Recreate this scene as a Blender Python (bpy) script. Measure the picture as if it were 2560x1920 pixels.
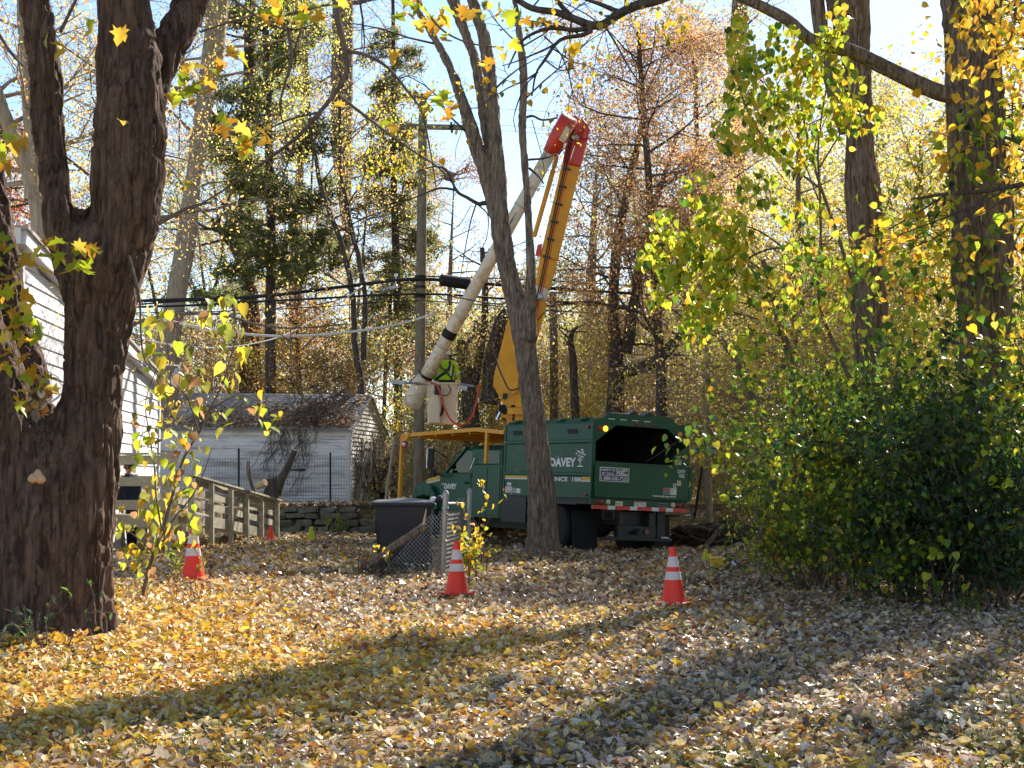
import bpy, bmesh, math, random
import numpy as np
from mathutils import Vector, Matrix, Euler

# ------------------------------------------------------------------ clear, camera, sky, sun
for o in list(bpy.data.objects):
    bpy.data.objects.remove(o)
scene = bpy.context.scene
COL = scene.collection

F, CX, CY, EYE = 3800.0, 1280.0, 960.0, 1.55      # focal length and centre on the 2560 wide photograph, eye height
TILT = math.atan(246 / F)
cam_d = bpy.data.cameras.new('camera')
cam = bpy.data.objects.new('camera', cam_d)
COL.objects.link(cam)
cam.location = (0, 0, EYE)
cam.rotation_euler = (math.pi / 2 + TILT, 0, 0)
cam_d.sensor_width = 36
cam_d.lens = 36 * F / 2560
cam_d.clip_start = 0.1
cam_d.clip_end = 2000
scene.camera = cam

SUN_AZ, SUN_EL = math.radians(27), math.radians(32)
world = bpy.data.worlds.new('World')
scene.world = world
world.use_nodes = True
wn = world.node_tree
for n in list(wn.nodes):
    wn.nodes.remove(n)
sky = wn.nodes.new('ShaderNodeTexSky')
sky.sky_type = 'NISHITA'
sky.sun_disc = False
sky.sun_elevation = SUN_EL
sky.sun_rotation = SUN_AZ
sky.altitude = 200
sky.air_density = 1.0
sky.dust_density = 0.2
sky.ozone_density = 1.6
bg = wn.nodes.new('ShaderNodeBackground')
bg.inputs[1].default_value = 0.088
wo = wn.nodes.new('ShaderNodeOutputWorld')
wn.links.new(sky.outputs[0], bg.inputs[0])
wn.links.new(bg.outputs[0], wo.inputs[0])

SUNV = Vector((math.sin(SUN_AZ) * math.cos(SUN_EL), math.cos(SUN_AZ) * math.cos(SUN_EL), math.sin(SUN_EL)))
sun_d = bpy.data.lights.new('sun', 'SUN')
sun_d.energy = 5.0
sun_d.angle = math.radians(0.53)
sun_d.color = (1.0, 0.93, 0.82)
sun = bpy.data.objects.new('sun', sun_d)
COL.objects.link(sun)
sun.rotation_euler = SUNV.to_track_quat('Z', 'Y').to_euler()
sun.location = (20, 25, 30)

scene.view_settings.view_transform = 'Standard'
scene.view_settings.look = 'None'
scene.view_settings.gamma = 1
scene.view_settings.use_curve_mapping = False
scene.view_settings.exposure = 1.3
scene.cycles.max_bounces = 8
scene.cycles.diffuse_bounces = 4
scene.cycles.transmission_bounces = 5
scene.cycles.transparent_max_bounces = 6

rnd = random.Random(7)
rng = np.random.default_rng(11)

# ------------------------------------------------------------------ geometry helpers
_c, _s = math.cos(TILT), math.sin(TILT)
def at(u, v, d):
    """World point seen at pixel (u, v) of the 2560x1920 photograph at forward distance d."""
    a, b = (u - CX) / F, (CY - v) / F
    y = _c - _s * b
    t = d / y
    return Vector((a * t, d, EYE + (_s + _c * b) * t))

def pxm(d): return F / d          # photograph pixels per metre

def S(a, b, x):
    t = np.clip((np.asarray(x, float) - a) / (b - a), 0, 1)
    return t * t * (3 - 2 * t)

def hash3(ix, iy, iz):
    h = (ix * 374761393 + iy * 668265263 + iz * 1274126177) & 0xffffffff
    h = ((h ^ (h >> 13)) * 1274126177) & 0xffffffff
    return ((h ^ (h >> 16)) & 0xffff) / 65535.0

def vnoise(p):
    p = np.asarray(p, float)
    i = np.floor(p).astype(np.int64)
    f = p - i
    f = f * f * (3 - 2 * f)
    out = 0
    for dx in (0, 1):
        for dy in (0, 1):
            for dz in (0, 1):
                w = (f[:, 0] if dx else 1 - f[:, 0]) * (f[:, 1] if dy else 1 - f[:, 1]) * (f[:, 2] if dz else 1 - f[:, 2])
                out = out + w * hash3(i[:, 0] + dx, i[:, 1] + dy, i[:, 2] + dz)
    return out

def fbm(p, o=3):
    p = np.asarray(p, float)
    return sum(vnoise(p * 2 ** k + 17.3 * k) * 0.5 ** (k + 1) for k in range(o)) / (1 - 0.5 ** o)

def G(x, y):
    """Height of the ground."""
    x, y = np.asarray(x, float), np.asarray(y, float)
    g = 0.25 * S(-1.5, -4.2, x) * S(9, 16, y) + 0.1 * S(20, 29, y) * S(-4, -1.5, x)
    g = g + 0.12 * np.exp(-((x - .58) ** 2 + (y - 29.3) ** 2) / .7)
    g = g + 0.10 * np.exp(-((x + 4.1) ** 2 + (y - 13.6) ** 2) / 1.2)
    back = 0.1 + .62 * S(32.5, 40, y) * S(-2.5, 2, x) + .12 * S(32, 38, y)
    terr = 0.94 * S(38.35, 38.9, y) * S(-1.2, -2.4, x)
    g = np.maximum(g, np.where(y > 31, np.maximum(back, terr), g))
    g = g + 4.0 * S(58, 120, y)
    q = np.stack([x * .9, y * .9, 0 * x], -1).reshape(-1, 3)
    return g + (.05 * (vnoise(q) - .5) * S(0, 6, y.ravel())).reshape(g.shape)

def g1(x, y): return float(G(np.array([x]), np.array([y]))[0])

# ------------------------------------------------------------------ materials
MATS = {}
def new_mat(name):
    m = bpy.data.materials.new(name)
    m.use_nodes = True
    nt = m.node_tree
    for n in list(nt.nodes):
        nt.nodes.remove(n)
    out = nt.nodes.new('ShaderNodeOutputMaterial')
    return m, nt, out

def N(nt, t, **kw):
    n = nt.nodes.new(t)
    for k, v in kw.items():
        setattr(n, k, v)
    return n

def mat(name, c1, c2=None, rough=.6, spec=.4, metal=0., scale=6., stretch=(1, 1, 1), bump=.0, bscale=None, dirt=None, dscale=1.5, dist=.01, coat=0):
    """Principled paint / wood / metal with noise colour, patchy wear and bump in object space."""
    m, nt, out = new_mat(name)
    b = N(nt, 'ShaderNodeBsdfPrincipled')
    b.inputs['Roughness'].default_value = rough
    b.inputs['Specular IOR Level'].default_value = spec
    b.inputs['Metallic'].default_value = metal
    b.inputs['Coat Weight'].default_value = coat
    tc = N(nt, 'ShaderNodeTexCoord')
    mp = N(nt, 'ShaderNodeMapping')
    mp.inputs['Scale'].default_value = stretch
    nt.links.new(tc.outputs['Object'], mp.inputs[0])
    c2 = c2 or tuple(x * .8 for x in c1)
    nz = N(nt, 'ShaderNodeTexNoise')
    nz.inputs['Scale'].default_value = scale
    nz.inputs['Detail'].default_value = 6
    nz.inputs['Roughness'].default_value = .65
    nt.links.new(mp.outputs[0], nz.inputs['Vector'])
    rp = N(nt, 'ShaderNodeValToRGB')
    rp.color_ramp.elements[0].position = .3
    rp.color_ramp.elements[1].position = .7
    rp.color_ramp.elements[0].color = (*c2, 1)
    rp.color_ramp.elements[1].color = (*c1, 1)
    nt.links.new(nz.outputs[0], rp.inputs[0])
    col = rp.outputs[0]
    if dirt:
        n2 = N(nt, 'ShaderNodeTexNoise')
        n2.inputs['Scale'].default_value = dscale
        n2.inputs['Detail'].default_value = 8
        n2.inputs['Roughness'].default_value = .7
        nt.links.new(mp.outputs[0], n2.inputs['Vector'])
        r2 = N(nt, 'ShaderNodeValToRGB')
        r2.color_ramp.elements[0].position = .5
        r2.color_ramp.elements[1].position = .68
        nt.links.new(n2.outputs[0], r2.inputs[0])
        mx = N(nt, 'ShaderNodeMixRGB')
        mx.inputs[2].default_value = (*dirt, 1)
        nt.links.new(r2.outputs[0], mx.inputs[0])
        nt.links.new(col, mx.inputs[1])
        col = mx.outputs[0]
    nt.links.new(col, b.inputs['Base Color'])
    if bump:
        n3 = N(nt, 'ShaderNodeTexNoise')
        n3.inputs['Scale'].default_value = bscale or scale * 3
        n3.inputs['Detail'].default_value = 5
        nt.links.new(mp.outputs[0], n3.inputs['Vector'])
        bp = N(nt, 'ShaderNodeBump')
        bp.inputs['Strength'].default_value = bump
        bp.inputs['Distance'].default_value = dist
        nt.links.new(n3.outputs[0], bp.inputs['Height'])
        nt.links.new(bp.outputs[0], b.inputs['Normal'])
    nt.links.new(b.outputs[0], out.inputs[0])
    MATS[name] = m
    return m

def leaf_mat(name, rough=.45, trans=.5, spec=.35, sat=1.0):
    """Leaf blade: its colour comes from the leaf's own colour attribute; light passes through it."""
    m, nt, out = new_mat(name)
    at_ = N(nt, 'ShaderNodeAttribute', attribute_name='Col')
    tc = N(nt, 'ShaderNodeTexCoord')
    nz = N(nt, 'ShaderNodeTexNoise')
    nz.inputs['Scale'].default_value = 60
    nz.inputs['Detail'].default_value = 3
    nt.links.new(tc.outputs['Object'], nz.inputs['Vector'])
    mr = N(nt, 'ShaderNodeMapRange')
    mr.inputs[1].default_value = .3
    mr.inputs[2].default_value = .7
    mr.inputs[3].default_value = .72
    mr.inputs[4].default_value = 1.2
    nt.links.new(nz.outputs[0], mr.inputs[0])
    mul = N(nt, 'ShaderNodeVectorMath', operation='SCALE')
    nt.links.new(at_.outputs['Color'], mul.inputs[0])
    nt.links.new(mr.outputs[0], mul.inputs['Scale'])
    b = N(nt, 'ShaderNodeBsdfPrincipled')
    b.inputs['Roughness'].default_value = rough
    b.inputs['Specular IOR Level'].default_value = spec
    nt.links.new(mul.outputs[0], b.inputs['Base Color'])
    t = N(nt, 'ShaderNodeBsdfTranslucent')
    nt.links.new(mul.outputs[0], t.inputs['Color'])
    mx = N(nt, 'ShaderNodeMixShader')
    mx.inputs[0].default_value = trans
    nt.links.new(b.outputs[0], mx.inputs[1])
    nt.links.new(t.outputs[0], mx.inputs[2])
    nt.links.new(mx.outputs[0], out.inputs[0])
    MATS[name] = m
    return m

def bark_mat(name, c1, c2, c3, sc=1.0, bump=.9, dist=.02):
    """Furrowed bark: colour and relief from noise stretched along the trunk, blotched with lichen."""
    m, nt, out = new_mat(name)
    b = N(nt, 'ShaderNodeBsdfPrincipled')
    b.inputs['Roughness'].default_value = .9
    b.inputs['Specular IOR Level'].default_value = .15
    tc = N(nt, 'ShaderNodeTexCoord')
    mp = N(nt, 'ShaderNodeMapping')
    mp.inputs['Scale'].default_value = (sc, sc, sc * .14)
    nt.links.new(tc.outputs['Object'], mp.inputs[0])
    nz = N(nt, 'ShaderNodeTexNoise')
    nz.inputs['Scale'].default_value = 22
    nz.inputs['Detail'].default_value = 6
    nz.inputs['Roughness'].default_value = .7
    nz.inputs['Distortion'].default_value = .6
    nt.links.new(mp.outputs[0], nz.inputs['Vector'])
    rp = N(nt, 'ShaderNodeValToRGB')
    rp.color_ramp.elements[0].position = .40
    rp.color_ramp.elements[1].position = .62
    rp.color_ramp.elements[0].color = (*c2, 1)  # dark colour sinks into the furrows: bark tone plus painted crevice shade
    rp.color_ramp.elements[1].color = (*c1, 1)
    nt.links.new(nz.outputs[0], rp.inputs[0])
    n2 = N(nt, 'ShaderNodeTexNoise')
    n2.inputs['Scale'].default_value = 3.2
    n2.inputs['Detail'].default_value = 8
    n2.inputs['Roughness'].default_value = .75
    nt.links.new(tc.outputs['Object'], n2.inputs['Vector'])
    r2 = N(nt, 'ShaderNodeValToRGB')
    r2.color_ramp.elements[0].position = .52
    r2.color_ramp.elements[1].position = .7
    nt.links.new(n2.outputs[0], r2.inputs[0])
    mx = N(nt, 'ShaderNodeMixRGB')
    mx.inputs[2].default_value = (*c3, 1)
    nt.links.new(r2.outputs[0], mx.inputs[0])
    nt.links.new(rp.outputs[0], mx.inputs[1])
    nt.links.new(mx.outputs[0], b.inputs['Base Color'])
    w = N(nt, 'ShaderNodeTexVoronoi', feature='DISTANCE_TO_EDGE')
    w.inputs['Scale'].default_value = 16
    nt.links.new(mp.outputs[0], w.inputs['Vector'])
    md = N(nt, 'ShaderNodeMath', operation='ADD')
    nt.links.new(nz.outputs[0], md.inputs[0])
    nt.links.new(w.outputs[0], md.inputs[1])
    bp = N(nt, 'ShaderNodeBump')
    bp.inputs['Strength'].default_value = bump
    bp.inputs['Distance'].default_value = dist
    nt.links.new(md.outputs[0], bp.inputs['Height'])
    nt.links.new(bp.outputs[0], b.inputs['Normal'])
    nt.links.new(b.outputs[0], out.inputs[0])
    MATS[name] = m
    return m

def glass_mat(name, tint=(.55, .6, .6), alpha=.45):
    m, nt, out = new_mat(name)
    g = N(nt, 'ShaderNodeBsdfGlossy')
    g.inputs['Roughness'].default_value = .03
    t = N(nt, 'ShaderNodeBsdfTransparent')
    t.inputs[0].default_value = (*tint, 1)
    fr = N(nt, 'ShaderNodeFresnel')
    fr.inputs[0].default_value = 1.5
    mx = N(nt, 'ShaderNodeMixShader')
    nt.links.new(fr.outputs[0], mx.inputs[0])
    nt.links.new(t.outputs[0], mx.inputs[1])
    nt.links.new(g.outputs[0], mx.inputs[2])
    nt.links.new(mx.outputs[0], out.inputs[0])
    MATS[name] = m
    return m

def emit_mat(name, c, s):
    m, nt, out = new_mat(name)
    b = N(nt, 'ShaderNodeBsdfPrincipled')
    b.inputs['Base Color'].default_value = (*c, 1)
    b.inputs['Roughness'].default_value = .3
    b.inputs['Emission Color'].default_value = (*c, 1)
    b.inputs['Emission Strength'].default_value = s
    nt.links.new(b.outputs[0], out.inputs[0])
    MATS[name] = m
    return m

M_LEAF = leaf_mat('leaf_blade', .45, .66)
M_LITTER = leaf_mat('dry_leaf', .42, .3, .5)
M_WAXY = leaf_mat('waxy_leaf', .38, .52, .45)
M_BARK_MAPLE = bark_mat('maple_bark', (.21, .13, .09), (.055, .034, .025), (.14, .085, .06), .8, 1.0, .07)
M_BARK_GREY = bark_mat('grey_bark', (.34, .265, .205), (.10, .075, .06), (.24, .20, .15), 1.0, 1.0, .05)
M_BARK_COTTON = bark_mat('ridged_bark', (.36, .27, .20), (.10, .07, .052), (.25, .19, .14), .8, 1.0, .08)
M_BARK_DARK = bark_mat('dark_bark', (.12, .095, .08), (.05, .04, .035), (.15, .13, .10))
M_BARK_PALE = bark_mat('pale_bark', (.45, .36, .26), (.26, .2, .14), (.36, .3, .21))
M_BRUSH = bark_mat('brush_bark', (.42, .36, .30), (.24, .195, .155), (.36, .32, .26))
M_TWIG = bark_mat('twig_bark', (.20, .15, .12), (.10, .075, .06), (.22, .19, .15))
M_GREEN = mat('green_paint', (.006, .088, .042), (.005, .07, .033), .38, .35, scale=2.5, dirt=(.02, .09, .05), dscale=1.2, bump=.04, bscale=40, dist=.003)
M_YELLOW = mat('yellow_paint', (.85, .38, .010), (.78, .33, .008), .4, .4, scale=2, dirt=(.66, .29, .02), dscale=3)
M_WIRE = mat('darkened_wire', (.20, .20, .20), (.13, .13, .13), .6, .3, .3, scale=12)  # wire colour darkened to hold down the sun on the side panel
M_RED = mat('red_paint', (.68, .045, .025), (.58, .035, .02), .35, .5, scale=3)
M_CREAM = mat('cream_fibreglass', (.76, .68, .54), (.66, .57, .43), .5, .4, scale=3, dirt=(.45, .33, .2), dscale=4)
M_BUCKET = mat('bucket_fibreglass', (.80, .68, .50), (.72, .59, .42), .5, .4, scale=3, dirt=(.55, .4, .27), dscale=3)
M_BLACK = mat('black_rubber', (.022, .022, .024), (.014, .014, .015), .7, .3, scale=5, bump=.2, bscale=50)
M_STEEL = mat('dark_steel', (.03, .03, .032), (.016, .016, .017), .5, .5, scale=5)
M_INNER = mat('dark_lining', (.02, .026, .024), (.012, .015, .014), .7, .3, scale=4, dirt=(.03, .03, .028))  # near-black mottled finish on the inner walls of the box
M_GALV = mat('galvanised_steel', (.42, .43, .44), (.3, .31, .32), .45, .5, .7, scale=12)
M_CHROME = mat('bright_metal', (.7, .7, .72), (.6, .6, .62), .2, .5, 1, scale=5)
M_WHITE = mat('white_vinyl', (.80, .80, .78), (.76, .76, .74), .5, .4, scale=4)
M_LETTER = mat('white_lettering', (.82, .82, .80), (.78, .78, .76), .5, .4, scale=4)
M_NAVY = mat('navy_print', (.03, .03, .12), (.025, .025, .1), .5, .4, scale=4)
M_PRINT = mat('black_print', (.02, .02, .02), (.015, .015, .015), .5, .4, scale=4)
M_GREYPRINT = mat('grey_print', (.42, .42, .42), (.33, .33, .34), .5, .4, scale=30)
M_STRIPE_Y = mat('yellow_stripe', (.72, .46, .05), (.65, .40, .04), .4, .4, scale=4)
M_LENS_R = mat('red_lens', (.40, .015, .03), (.33, .012, .02), .25, .6, scale=30)
M_LENS_A = emit_mat('lit_amber_lens', (.95, .42, .03), 1.1)
M_LENS_A2 = mat('amber_lens', (.85, .33, .02), (.75, .28, .02), .25, .6, scale=30)
M_LENS_W = mat('clear_lens', (.72, .62, .42), (.6, .5, .34), .25, .6, scale=30)
M_GLASS = glass_mat('window_glass')
M_CONE = mat('orange_pvc', (.95, .045, .018), (.90, .04, .016), .45, .4, scale=3, dirt=(.7, .05, .025), dscale=5)
M_COLLAR = mat('reflective_collar', (.78, .70, .68), (.6, .5, .48), .5, .4, scale=14, stretch=(1, 1, .3), dirt=(.6, .42, .38), dscale=7)
M_SMALLRED = mat('red_plastic', (.92, .07, .02), (.85, .06, .02), .45, .4, scale=3)
M_LIME = mat('lime_plastic', (.50, .56, .02), (.44, .5, .02), .45, .4, scale=3)
M_SIDING = mat('white_siding', (.66, .65, .67), (.60, .59, .61), .8, .1, scale=5, stretch=(.3, .3, 1), dirt=(.54, .52, .52), dscale=2)
M_SHED = mat('peeling_white_paint', (.84, .83, .81), (.76, .74, .71), .8, .2, scale=5, stretch=(.35, .35, 2.5), dirt=(.33, .26, .22), dscale=1.7, bump=.3, bscale=18)
M_SHEDTRIM = mat('weathered_white_trim', (.82, .80, .77), (.72, .69, .65), .8, .2, scale=9, dirt=(.56, .51, .47))
M_SHINGLE = mat('grey_roof_shingle', (.46, .43, .40), (.32, .29, .27), .95, .1, scale=14, dirt=(.34, .29, .25), bump=.6, bscale=80)
M_WOOD = mat('weathered_wood', (.46, .41, .31), (.31, .27, .2), .85, .2, scale=10, stretch=(1, 1, 1), dirt=(.32, .31, .19), dscale=4, bump=.3, bscale=60)
M_CUTWOOD = mat('cut_wood', (.62, .45, .26), (.52, .36, .2), .8, .2, scale=20)
M_POLE = bark_mat('pole_wood', (.25, .21, .15), (.14, .115, .08), (.19, .175, .13), .8, .4, .008)
M_STONE = mat('field_stone', (.19, .17, .14), (.09, .08, .065), .9, .2, scale=7, dirt=(.16, .17, .10), dscale=3, bump=.6, bscale=25)
M_SOIL = mat('dark_soil', (.07, .05, .036), (.032, .023, .017), .95, .1, scale=6, bump=.8, bscale=20, dist=.05)
M_SKIN = mat('skin', (.45, .24, .17), (.4, .2, .14), .6, .3, scale=8)
M_HIVIS = mat('lime_fabric', (.52, .80, .02), (.45, .7, .02), .8, .2, scale=7, bump=.3, bscale=20)
M_SILVER = mat('silver_tape', (.62, .64, .66), (.55, .57, .6), .45, .5, scale=10)
M_DARKCLOTH = mat('dark_navy_fabric', (.025, .032, .06), (.018, .022, .042), .9, .1, scale=8, bump=.2)
M_HAIR = mat('dark_hair', (.03, .02, .015), (.018, .012, .01), .7, .3, scale=30)
M_BOOT = mat('brown_leather', (.32, .17, .10), (.24, .12, .07), .7, .3, scale=10)
M_ROPE = mat('pale_rope', (.74, .72, .68), (.6, .58, .54), .8, .2, scale=30)
M_CABLE = mat('black_cable', (.02, .02, .022), (.014, .014, .016), .6, .3, scale=10)
M_HOSE = mat('red_hose', (.62, .09, .05), (.55, .07, .04), .5, .4, scale=10)
M_FUNGUS = mat('tan_fungus', (.62, .40, .24), (.5, .3, .17), .7, .2, scale=9, bump=.2)
M_LID = mat('sunlit_bin_lid', (.20, .205, .21), (.13, .135, .14), .4, .5, scale=4, stretch=(.4, 1, 1))  # lid coloured pale for the sunlight on its top
M_BIN = mat('black_plastic', (.022, .023, .03), (.016, .017, .022), .5, .4, scale=3, dirt=(.035, .034, .036))
M_GRASS = leaf_mat('grass_blade', .5, .4, .3)

def ground_material():
    m, nt, out = new_mat('leaf_strewn_soil')
    b = N(nt, 'ShaderNodeBsdfPrincipled')
    b.inputs['Roughness'].default_value = .95
    b.inputs['Specular IOR Level'].default_value = .1
    tc = N(nt, 'ShaderNodeTexCoord')
    v = N(nt, 'ShaderNodeTexVoronoi')
    v.inputs['Scale'].default_value = 13
    nt.links.new(tc.outputs['Object'], v.inputs['Vector'])
    sp = N(nt, 'ShaderNodeSeparateColor')
    nt.links.new(v.outputs['Color'], sp.inputs[0])
    rp = N(nt, 'ShaderNodeValToRGB')
    cs = [(0, (.10, .07, .045)), (.25, (.30, .19, .10)), (.5, (.22, .15, .09)), (.75, (.42, .29, .15)), (1, (.5, .30, .07))]
    el = rp.color_ramp.elements
    el[0].position, el[1].position = 0, 1
    el[0].color, el[1].color = (*cs[0][1], 1), (*cs[-1][1], 1)
    for p, c in cs[1:-1]:
        e = el.new(p); e.color = (*c, 1)
    nt.links.new(sp.outputs[0], rp.inputs[0])
    nz = N(nt, 'ShaderNodeTexNoise')
    nz.inputs['Scale'].default_value = .55
    nz.inputs['Detail'].default_value = 7
    nt.links.new(tc.outputs['Object'], nz.inputs['Vector'])
    r2 = N(nt, 'ShaderNodeValToRGB')
    r2.color_ramp.elements[0].position = .45
    r2.color_ramp.elements[1].position = .62
    nt.links.new(nz.outputs[0], r2.inputs[0])
    mx = N(nt, 'ShaderNodeMixRGB')
    mx.inputs[2].default_value = (.075, .085, .03, 1)
    nt.links.new(r2.outputs[0], mx.inputs[0])
    nt.links.new(rp.outputs[0], mx.inputs[1])
    nt.links.new(mx.outputs[0], b.inputs['Base Color'])
    bp = N(nt, 'ShaderNodeBump')
    bp.inputs['Strength'].default_value = .8
    bp.inputs['Distance'].default_value = .04
    nt.links.new(v.outputs['Distance'], bp.inputs['Height'])
    nt.links.new(bp.outputs[0], b.inputs['Normal'])
    nt.links.new(b.outputs[0], out.inputs[0])
    return m
M_GROUND = ground_material()

# ------------------------------------------------------------------ objects
ORG = {}
def tag(o, label=None, cat=None, group=None, kind=None):
    if label: o['label'] = label
    if cat: o['category'] = cat
    if group: o['group'] = group
    if kind: o['kind'] = kind
    return o

def thing(name, label, cat, loc=(0, 0, 0), group=None, rot=None):
    o = bpy.data.objects.new(name, None)
    COL.objects.link(o)
    o.empty_display_size = .2
    o.location = loc
    if rot: o.rotation_euler = rot
    ORG[o.name] = Vector(loc) if rot is None else Vector((0, 0, 0))
    return tag(o, label, cat, group)

def link(name, me, m, parent=None):
    o = bpy.data.objects.new(name, me)
    COL.objects.link(o)
    if m is not None and not me.materials:
        me.materials.append(m)
    if parent is not None:
        o.parent = parent
        ORG[o.name] = ORG.get(parent.name, Vector((0, 0, 0)))
    return o

def np_mesh(name, V, counts, idx, col=None, smooth=False):
    me = bpy.data.meshes.new(name)
    V = np.asarray(V, np.float32)
    counts = np.asarray(counts, np.int32)
    idx = np.asarray(idx, np.int32)
    me.vertices.add(len(V))
    me.vertices.foreach_set('co', V.ravel())
    me.loops.add(len(idx))
    me.loops.foreach_set('vertex_index', idx)
    me.polygons.add(len(counts))
    st = np.zeros(len(counts), np.int32)
    st[1:] = np.cumsum(counts)[:-1]
    me.polygons.foreach_set('loop_start', st)
    me.polygons.foreach_set('loop_total', counts)
    if smooth:
        me.polygons.foreach_set('use_smooth', np.ones(len(counts), bool))
    if col is not None:
        a = me.color_attributes.new('Col', 'FLOAT_COLOR', 'POINT')
        c = np.ones((len(V), 4), np.float32)
        c[:, :3] = col
        a.data.foreach_set('color', c.ravel())
    me.update(calc_edges=True)
    me.validate()
    return me

class MB:
    """Collects boxes, tubes, prisms and lathes in world (or root-local) coordinates into ONE mesh."""
    def __init__(s): s.v, s.f = [], []
    def add(s, vs, fs):
        o = len(s.v)
        s.v += [tuple(p) for p in vs]
        s.f += [tuple(i + o for i in f) for f in fs]
        return s
    def box(s, c, size, rot=None):
        hx, hy, hz = size[0] / 2, size[1] / 2, size[2] / 2
        vs = [Vector((x * hx, y * hy, z * hz)) for x in (-1, 1) for y in (-1, 1) for z in (-1, 1)]
        if rot is not None:
            R = rot if isinstance(rot, Matrix) else Euler(rot).to_matrix()
            vs = [R @ p for p in vs]
        c = Vector(c)
        return s.add([p + c for p in vs], [(0, 1, 3, 2), (4, 6, 7, 5), (0, 4, 5, 1), (2, 3, 7, 6), (0, 2, 6, 4), (1, 5, 7, 3)])
    def bb(s, x0, x1, y0, y1, z0, z1):
        return s.box(((x0 + x1) / 2, (y0 + y1) / 2, (z0 + z1) / 2), (x1 - x0, y1 - y0, z1 - z0))
    def beam(s, a, b, w, h, up=(0, 0, 1)):
        a, b = Vector(a), Vector(b)
        d = (b - a); L = d.length; d.normalize()
        r = d.cross(Vector(up))
        if r.length < 1e-4: r = d.cross(Vector((0, 1, 0)))
        r.normalize(); u = r.cross(d)
        return s.box((a + b) / 2, (L, w, h), Matrix((d, r, u)).transposed())
    def tube(s, pts, rad, n=8, cap=True, flat=None):
        pts = [Vector(p) for p in pts]
        if not hasattr(rad, '__len__'): rad = [rad] * len(pts)
        up = Vector((0.13, .2, 1))
        vs, prev = [], None
        for i, p in enumerate(pts):
            d = (pts[min(i + 1, len(pts) - 1)] - pts[max(i - 1, 0)]).normalized()
            if prev is None:
                x = d.orthogonal().normalized() if abs(d.dot(up.normalized())) > .95 else d.cross(up).normalized()
            else:
                x = (prev - d * prev.dot(d)).normalized()
            prev = x
            y = d.cross(x)
            for k in range(n):
                a = 2 * math.pi * k / n
                vs.append(p + x * (rad[i] * math.cos(a)) + y * (rad[i] * math.sin(a) * (flat or 1)))
        fs = []
        for i in range(len(pts) - 1):
            for k in range(n):
                k2 = (k + 1) % n
                fs.append((i * n + k, i * n + k2, (i + 1) * n + k2, (i + 1) * n + k))
        if cap:
            fs.append(tuple(range(n - 1, -1, -1)))
            fs.append(tuple(range((len(pts) - 1) * n, len(pts) * n)))
        return s.add(vs, fs)
    def cyl(s, a, b, r, n=16, r2=None): return s.tube([a, b], [r, r if r2 is None else r2], n)
    def prism(s, poly, ext):
        """3-D polygon pushed along the vector ext."""
        poly = [Vector(p) for p in poly]; e = Vector(ext); n = len(poly)
        fs = [tuple(range(n - 1, -1, -1)), tuple(range(n, 2 * n))]
        fs += [(i, (i + 1) % n, n + (i + 1) % n, n + i) for i in range(n)]
        return s.add(poly + [p + e for p in poly], fs)
    def ring(s, outer, inner, ext):
        """Frame between two polygons of equal count, pushed along ext."""
        o = [Vector(p) for p in outer]; i_ = [Vector(p) for p in inner]; e = Vector(ext); n = len(o)
        vs = o + i_ + [p + e for p in o] + [p + e for p in i_]
        fs = []
        for k in range(n):
            j = (k + 1) % n
            fs += [(k, j, n + j, n + k), (2 * n + j, 2 * n + k, 3 * n + k, 3 * n + j), (j, k, 2 * n + k, 2 * n + j), (n + k, n + j, 3 * n + j, 3 * n + k)]
        return s.add(vs, fs)
    def lathe(s, c, prof, n=24, axis=None):
        """Profile [(r, h)] turned about a vertical (or given) axis at c."""
        R = Vector(axis).to_track_quat('Z', 'Y').to_matrix() if axis is not None else Matrix.Identity(3)
        vs = []
        for r, h in prof:
            for k in range(n):
                a = 2 * math.pi * k / n
                vs.append(Vector(c) + R @ Vector((r * math.cos(a), r * math.sin(a), h)))
        fs = [(i * n + k, i * n + (k + 1) % n, (i + 1) * n + (k + 1) % n, (i + 1) * n + k) for i in range(len(prof) - 1) for k in range(n)]
        if prof[0][0] > 1e-4: fs.append(tuple(range(n - 1, -1, -1)))
        if prof[-1][0] > 1e-4: fs.append(tuple(range((len(prof) - 1) * n, len(prof) * n)))
        return s.add(vs, fs)
    def gridwall(s, fn, us, vs_, holes, ext):
        """Sheet of thickness ext over breakpoints us x vs_ (mapped by fn) leaving rectangular holes out."""
        us = sorted(set(us) | {h[0] for h in holes} | {h[1] for h in holes})
        vv = sorted(set(vs_) | {h[2] for h in holes} | {h[3] for h in holes})
        for a, b in zip(us, us[1:]):
            for c, d in zip(vv, vv[1:]):
                um, vm = (a + b) / 2, (c + d) / 2
                if any(h[0] < um < h[1] and h[2] < vm < h[3] for h in holes): continue
                q = [Vector(fn(*p)) for p in ((a, c), (b, c), (b, d), (a, d))]
                e = Vector(ext)
                s.add(q + [p + e for p in q], [(3, 2, 1, 0), (4, 5, 6, 7), (0, 1, 5, 4), (1, 2, 6, 5), (2, 3, 7, 6), (3, 0, 4, 7)])
        return s
    def mesh(s, name, org=Vector((0, 0, 0)), smooth=False):
        me = bpy.data.meshes.new(name)
        me.from_pydata([tuple(Vector(p) - org) for p in s.v], [], s.f)
        me.validate()
        bm = bmesh.new(); bm.from_mesh(me)
        bmesh.ops.recalc_face_normals(bm, faces=bm.faces)
        bm.to_mesh(me); bm.free()
        if smooth: me.polygons.foreach_set('use_smooth', np.ones(len(me.polygons), bool))
        return me
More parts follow.
